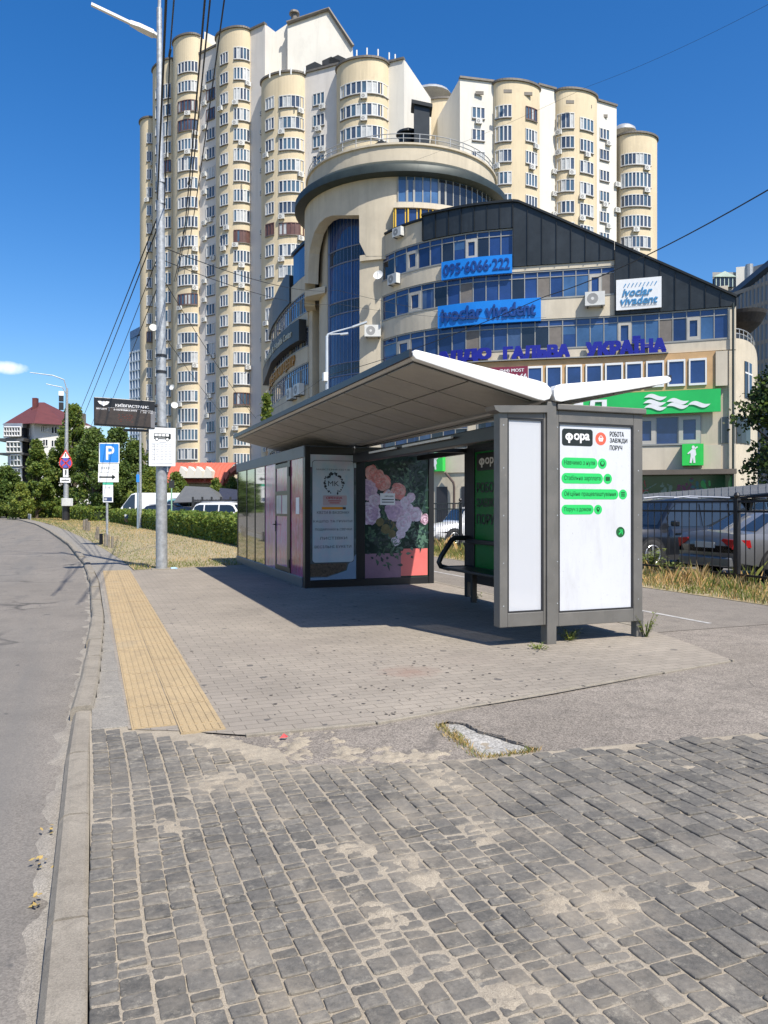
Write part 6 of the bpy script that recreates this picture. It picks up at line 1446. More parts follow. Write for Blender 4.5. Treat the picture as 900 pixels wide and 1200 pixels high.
for px, y in ((316, 88), (328, 85), (341, 84), (357, 83), (418, 63), (430, 60.5), (443, 62), (456, 66), (463, 68)):
    c = PD(px, 106, ZY(y, 106)); mb = MB(); mb.tube([c - Vector((0, 0, .4)), c + Vector((0, 0, .5))], .10, 6); mb.build('roof_vent', [winw], T.root)
dish(PD(202, 118.5, ZY(454, 118.5)), LD(-.5, -1) + Vector((0, 0, .3)), .45, T.root); dish(PD(204.5, 118.5, ZY(475, 118.5)), LD(.4, -1) + Vector((0, 0, .3)), .52, T.root); dish(PD(179.5, 124, ZY(384, 124)), LD(.4, -1) + Vector((0, 0, .3)), .6, T.root)
T.finish()
T = Tower(thing('apartment_tower', 'lower pale apartment tower with tan bays right of the round office tower', 'apartment tower', PD(650, 112, 0)), 16.)
T.column(474.5, 540, 119, 115.5, 4., 117, 'rounded_bay', tan_m); T.windows(515.5, 534, 4, 148, 14, ac=.5); T.windows(480, 505, 4, 148, 14, ac=.3)
T.column(539, 578.5, 103.6, 104.6, 0, 94, 'wall', pale_w); T.windows(553, 568, 3, 132.5, 14, ac=.5, h=1.6)
T.column(578.2, 631, 104.6, 106.6, 2.8, 95, 'rounded_bay', tan_m); T.windows(580.6, 599.6, 4, 130.5, 14, full=(1,), ac=.3); T.windows(615.8, 629, 4, 133.5, 14, ac=.5)
T.column(630.7, 651.3, 106.6, 107.8, 0, 102.5, 'wall', pale_w); T.side_ac(649.5, [202, 228, 252])
T.column(651, 697.3, 107.8, 110.2, 2.8, 105.5, 'rounded_bay', tan_m); T.windows(653, 673, 4, 141.5, 14, ac=.5); T.windows(679.5, 695, 4, 146, 14, ac=.5)
T.column(697, 722.5, 110.2, 112, 0, 121, 'wall', pale_w); T.windows(702.5, 713.6, 3, 157.5, 14, ac=.65, h=1.6); T.side_ac(723.5, [217, 247])
T.column(723, 766.5, 112.6, 114.6, 3.6, 156, 'rounded_bay', tan_m); T.windows(727.8, 762.5, 8, 186, 13, full=(1,), ac=.4)
T.column(765.5, 768.5, 114.6, 115.4, 0, 176, 'wall', pale_w)
for px, y, d in ((562, 109, 103.9), (595, 107, 102.3), (619, 110, 104), (668, 119.5, 106), (689, 125, 108), (707.5, 136, 111)):
    c = PD(px, d, ZY(y, d)); mb = MB(); mb.obox(c, LD(.55, .02), LD(0, .08), (0, 0, .22)); mb.build('vent', [flash_m], T.root)
for px, y, d, r_ in ((505, 112, 118, 3.2), (731, 154, 117, 1.9)):
    c = PD(px, d, ZY(y + 2, d)); mb = MB(); mb.lathe(c, [(r_, 0), (r_ * .9, .5), (r_ * .6, .95), (.01, 1.2)], 18); mb.build('roof_dome', [galv_m], T.root, smooth=True)
T.finish()
# low annex with a red metal roof at the tower foot
an = thing('annex', 'low beige annex with a red metal roof and pale dormers below the tall tower', 'building', PD(240, 100, 0))
red_roof = M('red_metal_roof', (.50, .13, .085), .5, .1, .08, .8)
d0 = 100.; u_, v_ = LD(1, 0), LD(0, 1)
def aq(px, y, d=d0): return PD(px, d, ZY(y, d))
mb = MB(); mb.prism([aq(196, 612), aq(310, 612), aq(310, 560), aq(196, 562)], v_ * 8); mb.build('wall', [beige_m], an)
mb = MB(); mb.grid(lambda u, v: aq(196 + 70 * u + 12 * v * v, 565.5 - 23.5 * math.sin(v * 1.45), d0 - 1.6 + 5 * v), [k / 14 for k in range(15)], [k / 8 for k in range(9)])
for k in range(15):
    mb.tube([aq(196 + 70 * k / 14 + 12 * v * v, 565.3 - 23.5 * math.sin(v * 1.45), d0 - 1.62 + 5 * v) for v in (0, .25, .5, .75, 1)], .05, 4)
mb.build('roof', [red_roof], an)
arc = [(258, 566), (262, 558), (268, 550), (277, 544), (288, 541), (302, 540)]
mb = MB()
for (a, b_) in zip(arc, arc[1:]): mb.prism([aq(a[0], a[1], d0 - 1.9), aq(b_[0], b_[1], d0 - 1.9), aq(b_[0], b_[1] + 5.5, d0 - 1.9), aq(a[0] + 2, a[1] + 5, d0 - 1.9)], v_ * 4)
mb.build('arched_eave', [red_roof], an)
for px in (213, 222.5, 232, 243):
    mb = MB(); c = aq(px, 560, d0 - 2.2); mb.prism([c + u_ * -.55, c + u_ * .55, c + u_ * .45 + Vector((0, 0, .9)), c + u_ * -.15 + Vector((0, 0, 1.5))], v_ * 2.5); mb.build('dormer', [pale_w], an)
for px in (270, 283): mb = MB(); c = aq(px, 585, d0 - .1); mb.obox(c + Vector((0, 0, 1)), u_ * .55, v_ * .06, (0, 0, .9)); mb.build('window', [dark_glass], an)
mb = MB(); mb.obox(aq(222, 572, d0 - .12), u_ * 2.5, v_ * .06, (0, 0, .5)); mb.build('window', [dark_glass], an)
# house with the red hipped roof
hb = thing('house', 'white four storey house with a red hipped roof and glazed corner at the left edge', 'house', PD(45, 150, 0))
hd = 150.
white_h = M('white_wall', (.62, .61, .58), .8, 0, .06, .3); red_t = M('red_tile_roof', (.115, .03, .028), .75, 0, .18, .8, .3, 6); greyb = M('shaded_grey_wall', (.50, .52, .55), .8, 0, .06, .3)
def hq(px, y, dd=0.): return PD(px, hd + dd, ZY(y, hd + dd))
mb = MB(); a, b_, c, e = hq(26, 620, 8), hq(40, 620, -2), hq(112, 620, 5), hq(80, 620, 26)
def zz(p, y): q_ = p.copy(); q_.z = ZY(y, hd); return q_
mb.prism([a, b_, c, e], (0, 0, ZY(497, hd) - a.z)); mb.build('wall', [white_h], hb)
ap = [hq(46, 471.5, 14), hq(52, 471.5, 16)]; ev = [hq(2.5, 497.5, 8), hq(40, 496, -4), hq(75, 498, 0), hq(118, 504, 24), hq(60, 498, 36)]
mb = MB(); mb.raw(ev + ap, [(0, 1, 5), (1, 2, 6, 5), (2, 3, 6), (3, 4, 6), (4, 0, 5, 6), (0, 4, 3, 2, 1)]); rf_ = mb.build('roof', [red_t], hb, fix=True)
mb = MB(); c0 = hq(41.5, 475, 10); mb.obox(c0, u_ * .45, v_ * .5, (0, 0, 1.5)); mb.build('chimney', [red_t], rf_); mb = MB(); c0 = hq(94.5, 493, 14); mb.obox(c0, u_ * .8, v_ * .9, (0, 0, 1.5)); mb.build('chimney', [wood_m], rf_)
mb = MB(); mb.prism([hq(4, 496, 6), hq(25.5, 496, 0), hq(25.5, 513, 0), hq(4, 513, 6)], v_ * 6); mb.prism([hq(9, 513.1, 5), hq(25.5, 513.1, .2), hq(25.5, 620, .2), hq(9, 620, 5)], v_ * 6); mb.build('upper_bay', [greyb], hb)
for (x0, x1, y0, y1, k_) in ((5, 24, 500.5, 511, 6), (8, 25, 518, 530, 4), (13, 25, 533, 546, 3), (14, 25, 549, 566, 3)):
    mb = MB(); z_ = -1.6 if x0 > 5 else -.8
    mb.prism([hq(x0, y0, 3 + z_), hq(x1, y0, z_), hq(x1, y1, z_), hq(x0, y1, 3 + z_)], v_ * 3, 0)
    for k in range(k_ + 1): p0, p1 = hq(x0, y0, 2.9 + z_).lerp(hq(x1, y0, -.1 + z_), k / k_), hq(x0, y1, 2.9 + z_).lerp(hq(x1, y1, -.1 + z_), k / k_); mb.tube([p0, p1], .16, 4, 1)
    for y_ in (y0, (y0 + y1) / 2, y1): mb.tube([hq(x0, y_, 2.9 + z_), hq(x1, y_, -.1 + z_)], .15, 4, 1)
    mb.build('window', [dark_glass, winw], hb)
for (y0, y1) in ((513.5, 517), (530.5, 533), (546.5, 548.5)): mb = MB(); mb.prism([hq(-2, y1, 8), hq(27, y1, -3), hq(28, y0, -3), hq(-2, y0, 8)], v_ * 6); mb.build('balcony_slab', [flash_m], hb)
for (x0, x1, y0, y1, dd) in ((48, 52, 499, 506, -2.1), (54, 57, 499, 506, -1.6), (60, 67, 500, 508, -1.2), (50, 56, 515, 523, -1.9), (60, 66, 516, 524, -1.2), (30, 35, 502, 511, 3.), (30, 35, 517, 527, 3.), (80, 86, 511, 518, 1), (92, 98, 512, 520, 2)):
    dw = lambda x: ((x - 40) / 72 * 7 if x >= 40 else (40 - x) / 14 * 10) - 2
    mb = MB(); mb.prism([hq(x0, y1, dw(x0) - .1), hq(x1, y1, dw(x1) - .1), hq(x1, y0, dw(x1) - .1), hq(x0, y0, dw(x0) - .1)], v_ * .3, 0)
    for (xa, ya, xb, yb) in ((x0, y0, x1, y0), (x0, y1, x1, y1), (x0, y0, x0, y1), (x1, y0, x1, y1), ((x0 + x1) / 2, y0, (x0 + x1) / 2, y1)): mb.tube([hq(xa, ya, dw(xa) - .15), hq(xb, yb, dw(xb) - .15)], .09, 4, 1)
    mb.build('window', [dark_glass, winw], hb)
# far glazed high-rise behind the tower
fb_ = thing('high_rise', 'distant blue-grey glazed high-rise peeping out left of the tall tower', 'high-rise', PD(165, 260, 0))
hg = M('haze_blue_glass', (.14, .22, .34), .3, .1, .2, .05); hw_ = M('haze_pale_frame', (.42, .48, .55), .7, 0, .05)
mb = MB(); mb.prism([PD(152.5, 262), PD(169, 256), PD(200, 262), PD(186, 280)], (0, 0, ZY(395, 260))); mb.build('wall', [hg], fb_)
mb = MB()
for k in range(6): p = PD(152.5, 262).lerp(PD(169, 256), k / 5); mb.obox(p + Vector((0, 0, 27)), u_ * .18, v_ * .3, (0, 0, 27))
for k in range(17): z_ = 4 + k * 3.1; mb.obox(PD(160.7, 258.8, z_), (PD(169, 256) - PD(152.5, 262)) / 2, v_ * .25, (0, 0, .25))
mb.build('frames', [hw_], fb_)
mb = MB(); mb.prism([PD(152.3, 261.8, ZY(396, 260)), PD(169, 255.8, ZY(392, 260)), PD(200, 262, ZY(392, 260)), PD(186, 280, ZY(396, 260))], (0, 0, 2.5)); mb.build('roof', [M('slate_blue', (.08, .14, .26), .5)], fb_)
# distant blocks at the right edge
rb_ = thing('apartment_block', 'distant pale apartment block with a small gabled dormer at the right edge', 'apartment block', PD(860, 150, 0)); d1 = 150
gr_w = M('grey_render', (.30, .29, .275), .85, 0, .08, .2)
mb = MB(); mb.prism([PD(835, d1), PD(862.5, d1), PD(862.5, d1 + 12), PD(835, d1 + 16)], (0, 0, ZY(319, d1))); mb.build('wall', [gr_w], rb_)
mb = MB(); mb.prism([PD(862.6, d1 - .5), PD(874, d1 - 1), PD(880, d1 + 12), PD(862.6, d1 + 12)], (0, 0, ZY(314, d1))); mb.build('wall', [pale_w], rb_)
mb = MB(); mb.prism([PD(882, d1 + 3), PD(990, d1 - 12), PD(990, d1 + 12), PD(882, d1 + 20)], (0, 0, ZY(307, d1))); mb.build('wall', [gr_w], rb_)
mb = MB(); c = PD(878, d1 - 1, 0); mb.tube([c, c + Vector((0, 0, ZY(312, d1)))], .7, 10); mb.build('chimney', [galv_m], rb_)
mb = MB(); c = PD(848, d1 - .3, ZY(333, d1)); mb.obox(c + Vector((0, 0, .2)), u_ * 1.9, v_ * .3, (0, 0, .9), 0); mb.prism([c + u_ * -2.3 + Vector((0, 0, 1.2)), c + u_ * 2.3 + Vector((0, 0, 1.2)), c + Vector((0, 0, 2.3))], v_ * -.6, 1)
for k in range(-2, 3): mb.obox(c + u_ * .8 * k + v_ * -.34 + Vector((0, 0, .2)), u_ * .07, v_ * .05, (0, 0, .9), 1)
mb.build('dormer', [dark_glass, M('pale_green_trim', (.45, .55, .47), .6)], rb_)
rg_ = thing('glass_block', 'blue glazed office block with a sloping roof line at the right edge', 'office block', PD(890, 125, 0)); d2 = 125
mb = MB(); mb.prism([PD(860, d2, 0), PD(985, d2 - 18, 0), PD(985, d2 - 18, ZY(300, d2)), PD(860, d2, ZY(352, d2))], v_ * 9); mb.build('wall', [hg], rg_)
mb = MB(); a, b_ = PD(860, d2 - .1, 0), PD(985, d2 - 18.1, 0)
for k in range(26): p = a.lerp(b_, k / 25); zt = ZY(352, d2) + (ZY(300, d2) - ZY(352, d2)) * k / 25; mb.obox(p + Vector((0, 0, zt / 2)), u_ * .14, v_ * .12, (0, 0, zt / 2 - .05))
for k in range(12): z_ = 3 + k * 3; mb.obox(a.lerp(b_, .5) + Vector((0, 0, z_)), (b_ - a) / 2, v_ * .1, (0, 0, .3))
mb.build('frames', [gr_w], rg_)
mb = MB(); mb.prism([a + Vector((0, 0, ZY(352, d2))), b_ + Vector((0, 0, ZY(300, d2))), b_ + Vector((0, 0, ZY(300, d2) + 1.)), a + Vector((0, 0, ZY(352, d2) + 1.))], v_ * 9.5); mb.build('roof', [seam2_m], rg_)
# ================================================================ TREES AND HEDGE
bark_m = M('bark', (.09, .07, .05), .9, 0, .3, 5, .5, 25)
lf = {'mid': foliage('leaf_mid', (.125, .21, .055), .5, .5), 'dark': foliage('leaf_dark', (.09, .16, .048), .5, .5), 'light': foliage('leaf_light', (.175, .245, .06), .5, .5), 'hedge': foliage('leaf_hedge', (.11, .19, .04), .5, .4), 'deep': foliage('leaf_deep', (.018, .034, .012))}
def leafcard(mb, rg, c, s, m, out=None):
    a = Vector((rg.gauss(0, 1), rg.gauss(0, 1), rg.gauss(0, .7))); a.normalize()
    if out is not None: a = (a + out * .5).normalized()
    b_ = a.cross(Vector((rg.gauss(0, 1), rg.gauss(0, 1), rg.gauss(0, 1)))).normalized() * .45
    p0 = c - a * s * .5
    mb.poly([p0, c + b_ * s - a * s * .05, p0 + a * s, c - b_ * s - a * s * .05], m)
def px_far(b): return b[1] > 70
def tree(base, h, rx, ry, lab, seed, kind=('mid', 'dark', 'light'), low=.12, n=2600, s=.34, clumps=70, taper=.5, group='trees along the road', name='tree'):
    """tapered trunk, limbs to clumps, leaves in clumps inside an uneven crown"""
    if px_far(base): n = int(n * 3.3); s *= .78; rx *= 1.12; ry *= 1.12
    rg = random.Random(seed); t = thing(name, lab, 'tree', base, group); base = Vector(base)
    top = base + Vector((rg.uniform(-.3, .3), rg.uniform(-.3, .3), h * .8)); mb = MB()
    mb.tube([base, base.lerp(top, .3) + Vector((rg.uniform(-.15, .15), 0, 0)), base.lerp(top, .65), top], [h * .022, h * .017, h * .010, h * .003], 8)
    C = []
    for k in range(clumps):
        f_ = rg.random() ** .8; z_ = h * (low + (.98 - low) * f_)
        prof = math.sin(math.pi * min(1, (f_ * (1 - .12) + .16))) ** .7 * (1 - taper * max(0, f_ - .35))
        a = rg.uniform(0, 6.283); rr_ = rg.random() ** .45 * prof * rg.uniform(.75, 1.12)
        c = base + Vector((math.cos(a) * rx * rr_, math.sin(a) * ry * rr_, z_)); cr_ = rg.uniform(.16, .30) * (rx + ry) / 2 * 1.3
        C.append((c, cr_)); st = base.lerp(top, min(.95, max(.08, (z_ / h - .12)))); mb.tube([st, st.lerp(c, .6) + Vector((0, 0, .1)), c], [h * .006, h * .004, h * .0015], 5, cap=False)
    mb.build('trunk', [bark_m], t, smooth=True); mb = MB()
    for k in range(n):
        c, cr_ = rg.choice(C); v = Vector((rg.gauss(0, 1), rg.gauss(0, 1), rg.gauss(0, .75))); v.normalize(); v2 = v * (rg.random() ** .4) * cr_
        ctr = (c - base - Vector((0, 0, h * .5))).normalized()
        m_ = 0 if rg.random() < .55 else (1 if rg.random() < .5 else 2)
        leafcard(mb, rg, c + v2, s * rg.uniform(.6, 1.25), m_, v)
    mb.build('crown', [lf[k] for k in kind], t); return t
def tb(px, d): return PD(px, d, 0)
tree(tb(43, 92), ZY(517, 92), 1.7, 1.7, 'conical green tree in front of the red roofed house, left of the distant lamp pole', 1, n=3600, s=.42, low=.06)
tree(tb(86, 96), ZY(478, 96), 2.7, 2.7, 'tallest green tree right beside the distant lamp pole', 2, n=4200, s=.42, low=.08, clumps=60)
tree(tb(62, 98), ZY(537, 98), 2.2, 2.2, 'lower tree filling the gap behind the distant lamp pole', 3, n=2600, s=.42, low=.05)
tree(tb(110, 88), ZY(508, 88), 3.0, 3.0, 'broad dark tree under the black display board', 4, ('dark', 'dark', 'mid'), n=4200, s=.40, low=.05, clumps=56)
tree(tb(138, 92), ZY(504, 92), 2.8, 2.8, 'dark tree behind the parking sign', 5, ('dark', 'deep', 'mid'), n=3800, s=.40, low=.05, clumps=56)
tree(tb(158, 96), ZY(519, 96), 2.4, 2.4, 'tree rising behind the slim lamp post', 6, ('dark', 'mid', 'mid'), n=2800, s=.40, low=.08)
tree(tb(180, 80), ZY(552, 80), 2.2, 2.2, 'low light green bushy tree behind the lamp pole and white van', 7, ('light', 'mid', 'light'), n=2600, s=.34, low=.05, taper=.7)
tree(tb(206, 84), ZY(556, 84), 1.6, 1.6, 'small rounded tree left of the red annex roof', 8, ('mid', 'light', 'mid'), n=1500, s=.34, low=.1)
tree(tb(8, 100), ZY(549, 100), 2.6, 2.6, 'round bluish green tree at the left picture edge', 9, ('dark', 'mid', 'dark'), n=2800, s=.42, low=.03, taper=.6)
tree(tb(-20, 105), ZY(552, 105), 3., 3., 'tree just beyond the left picture edge', 10, ('dark', 'mid', 'dark'), n=2000, s=.45, low=.05)
tree(tb(253, 90), ZY(562, 90), 1.4, 1.4, 'small pale shrub tree below the arched red eave', 12, ('mid', 'light', 'mid'), n=1300, s=.26, low=.2)
tree(tb(272, 92), ZY(560, 92), 1.2, 1.2, 'small shrub tree beside the kiosk corner below the annex', 13, ('dark', 'mid', 'light'), n=1000, s=.26, low=.2)
tree(tb(24, 88), ZY(567, 88), 1.5, 1.5, 'yellowish green low shrub tree left of the conical tree', 14, ('light', 'mid', 'light'), n=1200, s=.3, low=.03)
tree(tb(924, 33), ZY(412, 33), 2.1, 2.1, 'dark leafy tree reaching in from the right edge beside the office building', 15, ('deep', 'dark', 'dark'), n=10500, s=.18, low=.22, clumps=70, taper=.2)
# ivy on the left wing of the office building
mb = MB(); ri = random.Random(3)
for k in range(900):
    y_ = ri.uniform(462, 520); px = 312.5 + ri.gauss(0, 2.6) * (.5 + .5 * math.sin((y_ - 455) / 20)); leafcard(mb, ri, PD(px, 66 + ri.uniform(-.6, .6), ZY(y_, 66)), .38, ri.choice((0, 1, 2)))
iv = thing('climbing_plant', 'bright green climbing plant at the left edge of the office building above the shelter roof', 'plant', PD(312, 66, 0)); mb.build('leaves', [lf['mid'], lf['light'], lf['hedge']], iv)
mb = MB(); mb.tube([PD(312, 66, 0), PD(312.5, 66, 6), PD(312, 66, ZY(466, 66))], [.08, .06, .03], 6); mb.build('stem', [bark_m], iv)
# hedge
HL = [(5.95, 24.5), (5.75, 30), (5.1, 40), (4.3, 52), (3.5, 64), (2.6, 75)]
HL2 = [(1.2, 80), (-.8, 92), (-4, 106), (-9, 122), (-15, 138)]
def hedge(line, lab, hh, w, n, s, seed):
    rg = random.Random(seed); t = thing('hedge', lab, 'hedge', (*line[len(line) // 2], 0)); seg = [(Vector((*a, 0)), Vector((*b_, 0))) for a, b_ in zip(line, line[1:])]
    mb = MB()
    P = [Vector((*p, 0)) for p in line]; L = []; 
    for i, p in enumerate(P):
        d = (P[min(i + 1, len(P) - 1)] - P[max(i - 1, 0)]).normalized(); L.append((p, Vector((d.y, -d.x, 0))))
    i0 = len(mb.v)
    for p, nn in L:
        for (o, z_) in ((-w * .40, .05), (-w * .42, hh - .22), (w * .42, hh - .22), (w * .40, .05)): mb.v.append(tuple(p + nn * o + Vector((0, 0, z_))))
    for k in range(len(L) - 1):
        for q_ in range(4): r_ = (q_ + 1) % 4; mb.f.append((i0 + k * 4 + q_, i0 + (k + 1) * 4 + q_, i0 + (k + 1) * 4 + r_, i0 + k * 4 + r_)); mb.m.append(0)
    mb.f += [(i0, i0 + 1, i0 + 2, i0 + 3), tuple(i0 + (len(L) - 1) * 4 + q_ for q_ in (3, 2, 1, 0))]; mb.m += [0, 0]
    mb.build('inner_body', [lf['deep']], t); mb = MB(); tot = sum((b_ - a).length for a, b_ in seg)  # solid dark green body added inside the hedge, behind the leaf cards
    for k in range(n):
        u = rg.random() ** 1.7; r_ = u * tot
        for (a, b_) in seg:
            l_ = (b_ - a).length
            if r_ <= l_: break
            r_ -= l_
        p = a.lerp(b_, min(1, r_ / l_)); d = (b_ - a).normalized(); nn = Vector((d.y, -d.x, 0))
        bu = 1 + .13 * mnoise.noise(Vector((u * tot * .8, 0, seed))) + .08 * mnoise.noise(Vector((u * tot * 2.7, 3, seed)))
        side = rg.random()
        if side < .42: o, z_ = -w * .5 * bu + rg.uniform(-.08, .1), rg.uniform(.05, hh * bu)
        elif side < .86: o, z_ = rg.uniform(-w * .5, w * .5) * bu, hh * bu + rg.gauss(0, .06)
        else: o, z_ = rg.uniform(-w * .5, w * .5), rg.uniform(.1, hh); p = p if u > .01 else P[0] + d * rg.uniform(-.12, .1)
        far = 1 + u * tot / 26
        leafcard(mb, rg, p + nn * o + Vector((0, 0, z_)), s * far * rg.uniform(.7, 1.3), rg.choice((0, 0, 1, 2)), Vector((0, 0, .6)))
    mb.build('leaves', [lf['hedge'], lf['light'], lf['mid']], t); return t
hedge(HL, 'long clipped green hedge behind the dry lawn', 1.06, 1.3, 21000, .10, 5)
hedge(HL2, 'far clipped hedge along the bend of the road under the trees', 1.25, 1.6, 6500, .28, 6)
# far wood that closes the view at the bend
mb = MB(); rg = random.Random(12)
for k in range(5200):
    px = rg.uniform(-160, 300); d = 170 + rg.uniform(0, 40); hgt = 8 + 3 * mnoise.noise(Vector((px * .035, 0, 2))) + 1.2 * mnoise.noise(Vector((px * .13, 0, 2)))
    leafcard(mb, rg, PD(px, d, rg.uniform(.2, hgt)), rg.uniform(.8, 1.6), rg.choice((0, 1, 2)))
tag(mb.build('far_wood', [lf['dark'], lf['mid'], lf['deep']]), 'distant band of green trees at the end of the road', 'trees', kind='stuff')
# ================================================================ CARS
tyre_m = M('tyre_rubber', (.018, .018, .018), .8, 0, .1); rim_m = M('alloy_rim', (.50, .51, .52), .35, .7, .1); carglass = glass('car_glass', (.018, .024, .032), .03, .9, .2); black_pl = M('black_plastic', (.02, .02, .021), .55)
tail_m = M('tail_light_red', (.50, .02, .02), .15, 0, .1, 8, spec=.8); head_m = M('headlight', (.6, .63, .66), .1, .2, .1, 10, spec=.9); plate_m = M('number_plate', (.55, .55, .52), .5)
def paint(name, c, metal=.35): return M(name, c, .28, metal, .04, .5, spec=.6, coat=.7)
def car(name, lab, cat, loc, head, pm, L=4.5, Wd=1.78, H=1.45, kind='sedan', belt=.92, group='cars parked behind the hedge and fence', rim=rim_m):
    """x forward, built round its own origin, then turned by head"""
    t = thing(name, lab, cat, (0, 0, 0), group); hw = Wd / 2; h2 = L / 2
    van = kind == 'van'; suv = kind == 'suv'; hat = kind == 'hatch'
    hood = .16 if van else (.86 if not suv else .95) * belt / .92
    if van: belt = 1.25; st = [(-h2, .5, belt, .97), (-h2 + .1, .32, belt, 1), (h2 - 1.2, .30, belt, 1), (h2 - .5, .3, 1.05, .98), (h2 - .12, .34, .92, .92), (h2, .45, .75, .82)]
    else:
        tail = belt + (.06 if kind == 'sedan' else .02)
        st = [(-h2, .45, tail - .16, .84), (-h2 + .08, .30, tail - .03, .94), (-h2 + .55, .22, tail, .99), (-h2 + 1.3, .2, belt + .02, 1), (.1, .2, belt, 1), (h2 - 1.25, .2, belt - .02, 1), (h2 - .6, .22, hood - .06, .98), (h2 - .15, .26, hood - .18, .90), (h2, .38, hood - .32, .76)]
    mb = MB(); K = 12; i0 = len(mb.v)
    for (x, zb, zt, w) in st:
        y_ = hw * w
        for (f_, z_) in ((0, zb), (.8, zb), (.97, zb + .10), (1, zb + .28), (1, zt - .26), (.97, zt - .10), (.90, zt - .02), (.6, zt + .02), (0, zt + .035)): mb.v.append((x, y_ * f_, z_))
        for (f_, z_) in ((.6, zt + .02), (.90, zt - .02), (.97, zt - .10), (1, zt - .26), (1, zb + .28), (.97, zb + .10), (.8, zb)): mb.v.append((x, -y_ * f_, z_))
    K = 16
    for a in range(len(st) - 1):
        for k in range(K): k2 = (k + 1) % K; mb.f.append((i0 + a * K + k, i0 + a * K + k2, i0 + (a + 1) * K + k2, i0 + (a + 1) * K + k)); mb.m.append(0)
    mb.f.append(tuple(i0 + k for k in range(K))); mb.m.append(0); e = i0 + (len(st) - 1) * K; mb.f.append(tuple(e + k for k in range(K))[::-1]); mb.m.append(0)
    body = mb.build('body', [pm], t, smooth=True, fix=True)
    # cabin: base and roof rings
    if van: cb = [(-h2 + .02, .96, H - .12), (-h2 + .25, .96, H), (h2 - 1.9, .96, H), (h2 - 1.55, .94, H - .12), (h2 - .55, .94, belt)]
    elif kind == 'sedan': cb = [(-h2 + .62, .90, belt + .03), (-h2 + 1.45, .90, H - .06), (-h2 + 1.95, .90, H), (.25, .90, H - .01), (.55, .90, H - .07), (h2 - 1.15, .90, belt - .02)]
    else: cb = [(-h2 + .12, .92, belt + .02), (-h2 + .48, .92, H - .10), (-h2 + .75, .92, H - .02), (.2, .92, H), (.55, .92, H - .07), (h2 - 1.15, .92, belt - .02)]
    mb = MB(); i0 = 0; slope = .22 if not van else .09
    for (x, w, z_) in cb:
        zb = belt - .06; y0 = hw * w; y1 = hw * w - (z_ - zb) * slope
        ring = [(x, y0, zb), (x, y1, max(zb + .01, z_ - .05)), (x, y1 - .07, z_), (x, 0, z_ + .02), (x, -y1 + .07, z_), (x, -y1, max(zb + .01, z_ - .05)), (x, -y0, zb)]; mb.v += ring
    K = 7
    for a in range(len(cb) - 1):
        for k in range(K - 1): mb.f.append((a * K + k, a * K + k + 1, (a + 1) * K + k + 1, (a + 1) * K + k)); mb.m.append(0)
        mb.f.append((a * K + 6, a * K, (a + 1) * K, (a + 1) * K + 6)); mb.m.append(0)
    mb.f.append(tuple(range(K))); mb.m.append(0); e = (len(cb) - 1) * K; mb.f.append(tuple(e + k for k in range(K))[::-1]); mb.m.append(0)
    mb.build('cabin', [pm], t, smooth=True, fix=True)
    def top_at(x):
        for (a, b_) in zip(cb, cb[1:]):
            if a[0] <= x <= b_[0]: return a[2] + (b_[2] - a[2]) * (x - a[0]) / (b_[0] - a[0])
        return belt
    def yy(z_): return hw * cb[0][1] - (z_ - belt + .06) * slope
    # glass
    (xa, _, za), (xb, _, zb_) = cb[-2], cb[-1]
    def screen(x0, z0, x1, z1, nm, m_=carglass):
        dx, dz = x1 - x0, z1 - z0; n_ = Vector((-dz, 0, dx)) if dx < 0 else Vector((dz, 0, -dx)); n_ = Vector((dz, 0, -dx)).normalized(); 
        if n_.z < 0: n_ = -n_
        q_ = []
        for (f_, s_) in ((.10, -1), (.10, 1), (.93, 1), (.93, -1)): z_ = z0 + dz * f_; q_.append(Vector((x0 + dx * f_, s_ * (yy(z_) - .10), z_)) + n_ * .012)
        g_ = MB(); g_.poly(q_); g_.build(nm, [m_], t)
    screen(xb, zb_, xa, za, 'windscreen')
    if not van: screen(cb[0][0], cb[0][2], cb[1][0], cb[1][2], 'rear_window')
    ends = ([(h2 - 1.9, h2 - .85)] if van else ([(-h2 + 1.15, -.42), (-.34, h2 - 1.45)] if kind == 'sedan' else [(-h2 + .42, -h2 + 1.0), (-h2 + 1.08, -.3), (-.22, h2 - 1.45)]))
    for s_ in (-1, 1):
        for (x0, x1) in ends:
            z0 = belt + .02; P = []
            xs_ = [x0, x1]; tops = [min(top_at(x) - .10, H - .13) for x in xs_]
            mid = (x0 + x1) / 2
            lo = [(x0, z0), (x1, z0)]
            pts = [(x0 if tops[0] > z0 + .1 else x0, z0), (x1, z0)]
            for k in range(7): x = x1 + (x0 - x1) * k / 6; pts.append((x, max(z0 + .015, min(top_at(x) - .10, H - .13))))
            g_ = MB(); g_.poly([(x, s_ * (yy(z_) + .008), z_) for x, z_ in pts]); g_.build('side_window', [carglass], t)
        # sills, mirrors, door seams, handles
        g_ = MB(); xm = h2 - 1.5; g_.obox((xm, s_ * (hw + .10), belt + .10), (.07, 0, 0), (0, .10, 0), (0, 0, .07)); g_.build('mirror', [pm], t, bevel=.03)
        if not van:
            g_ = MB(); g_.obox((0, s_ * (hw - .02), .27), (h2 - 1.2, 0, 0), (0, .03, 0), (0, 0, .06))
            for x in (-.38, h2 - 1.40, -h2 + 1.2): g_.obox((x, s_ * (hw + .001), belt * .62), (.006, 0, 0), (0, .004, 0), (0, 0, belt * .26))
            g_.build('trim', [black_pl], t)
            g_ = MB()
            for x in (-.6, .55): g_.obox((x, s_ * (hw + .008), belt - .16), (.09, 0, 0), (0, .012, 0), (0, 0, .018))
            g_.build('door_handle', [pm], t)
    wr = .36 if (suv or van) else .32
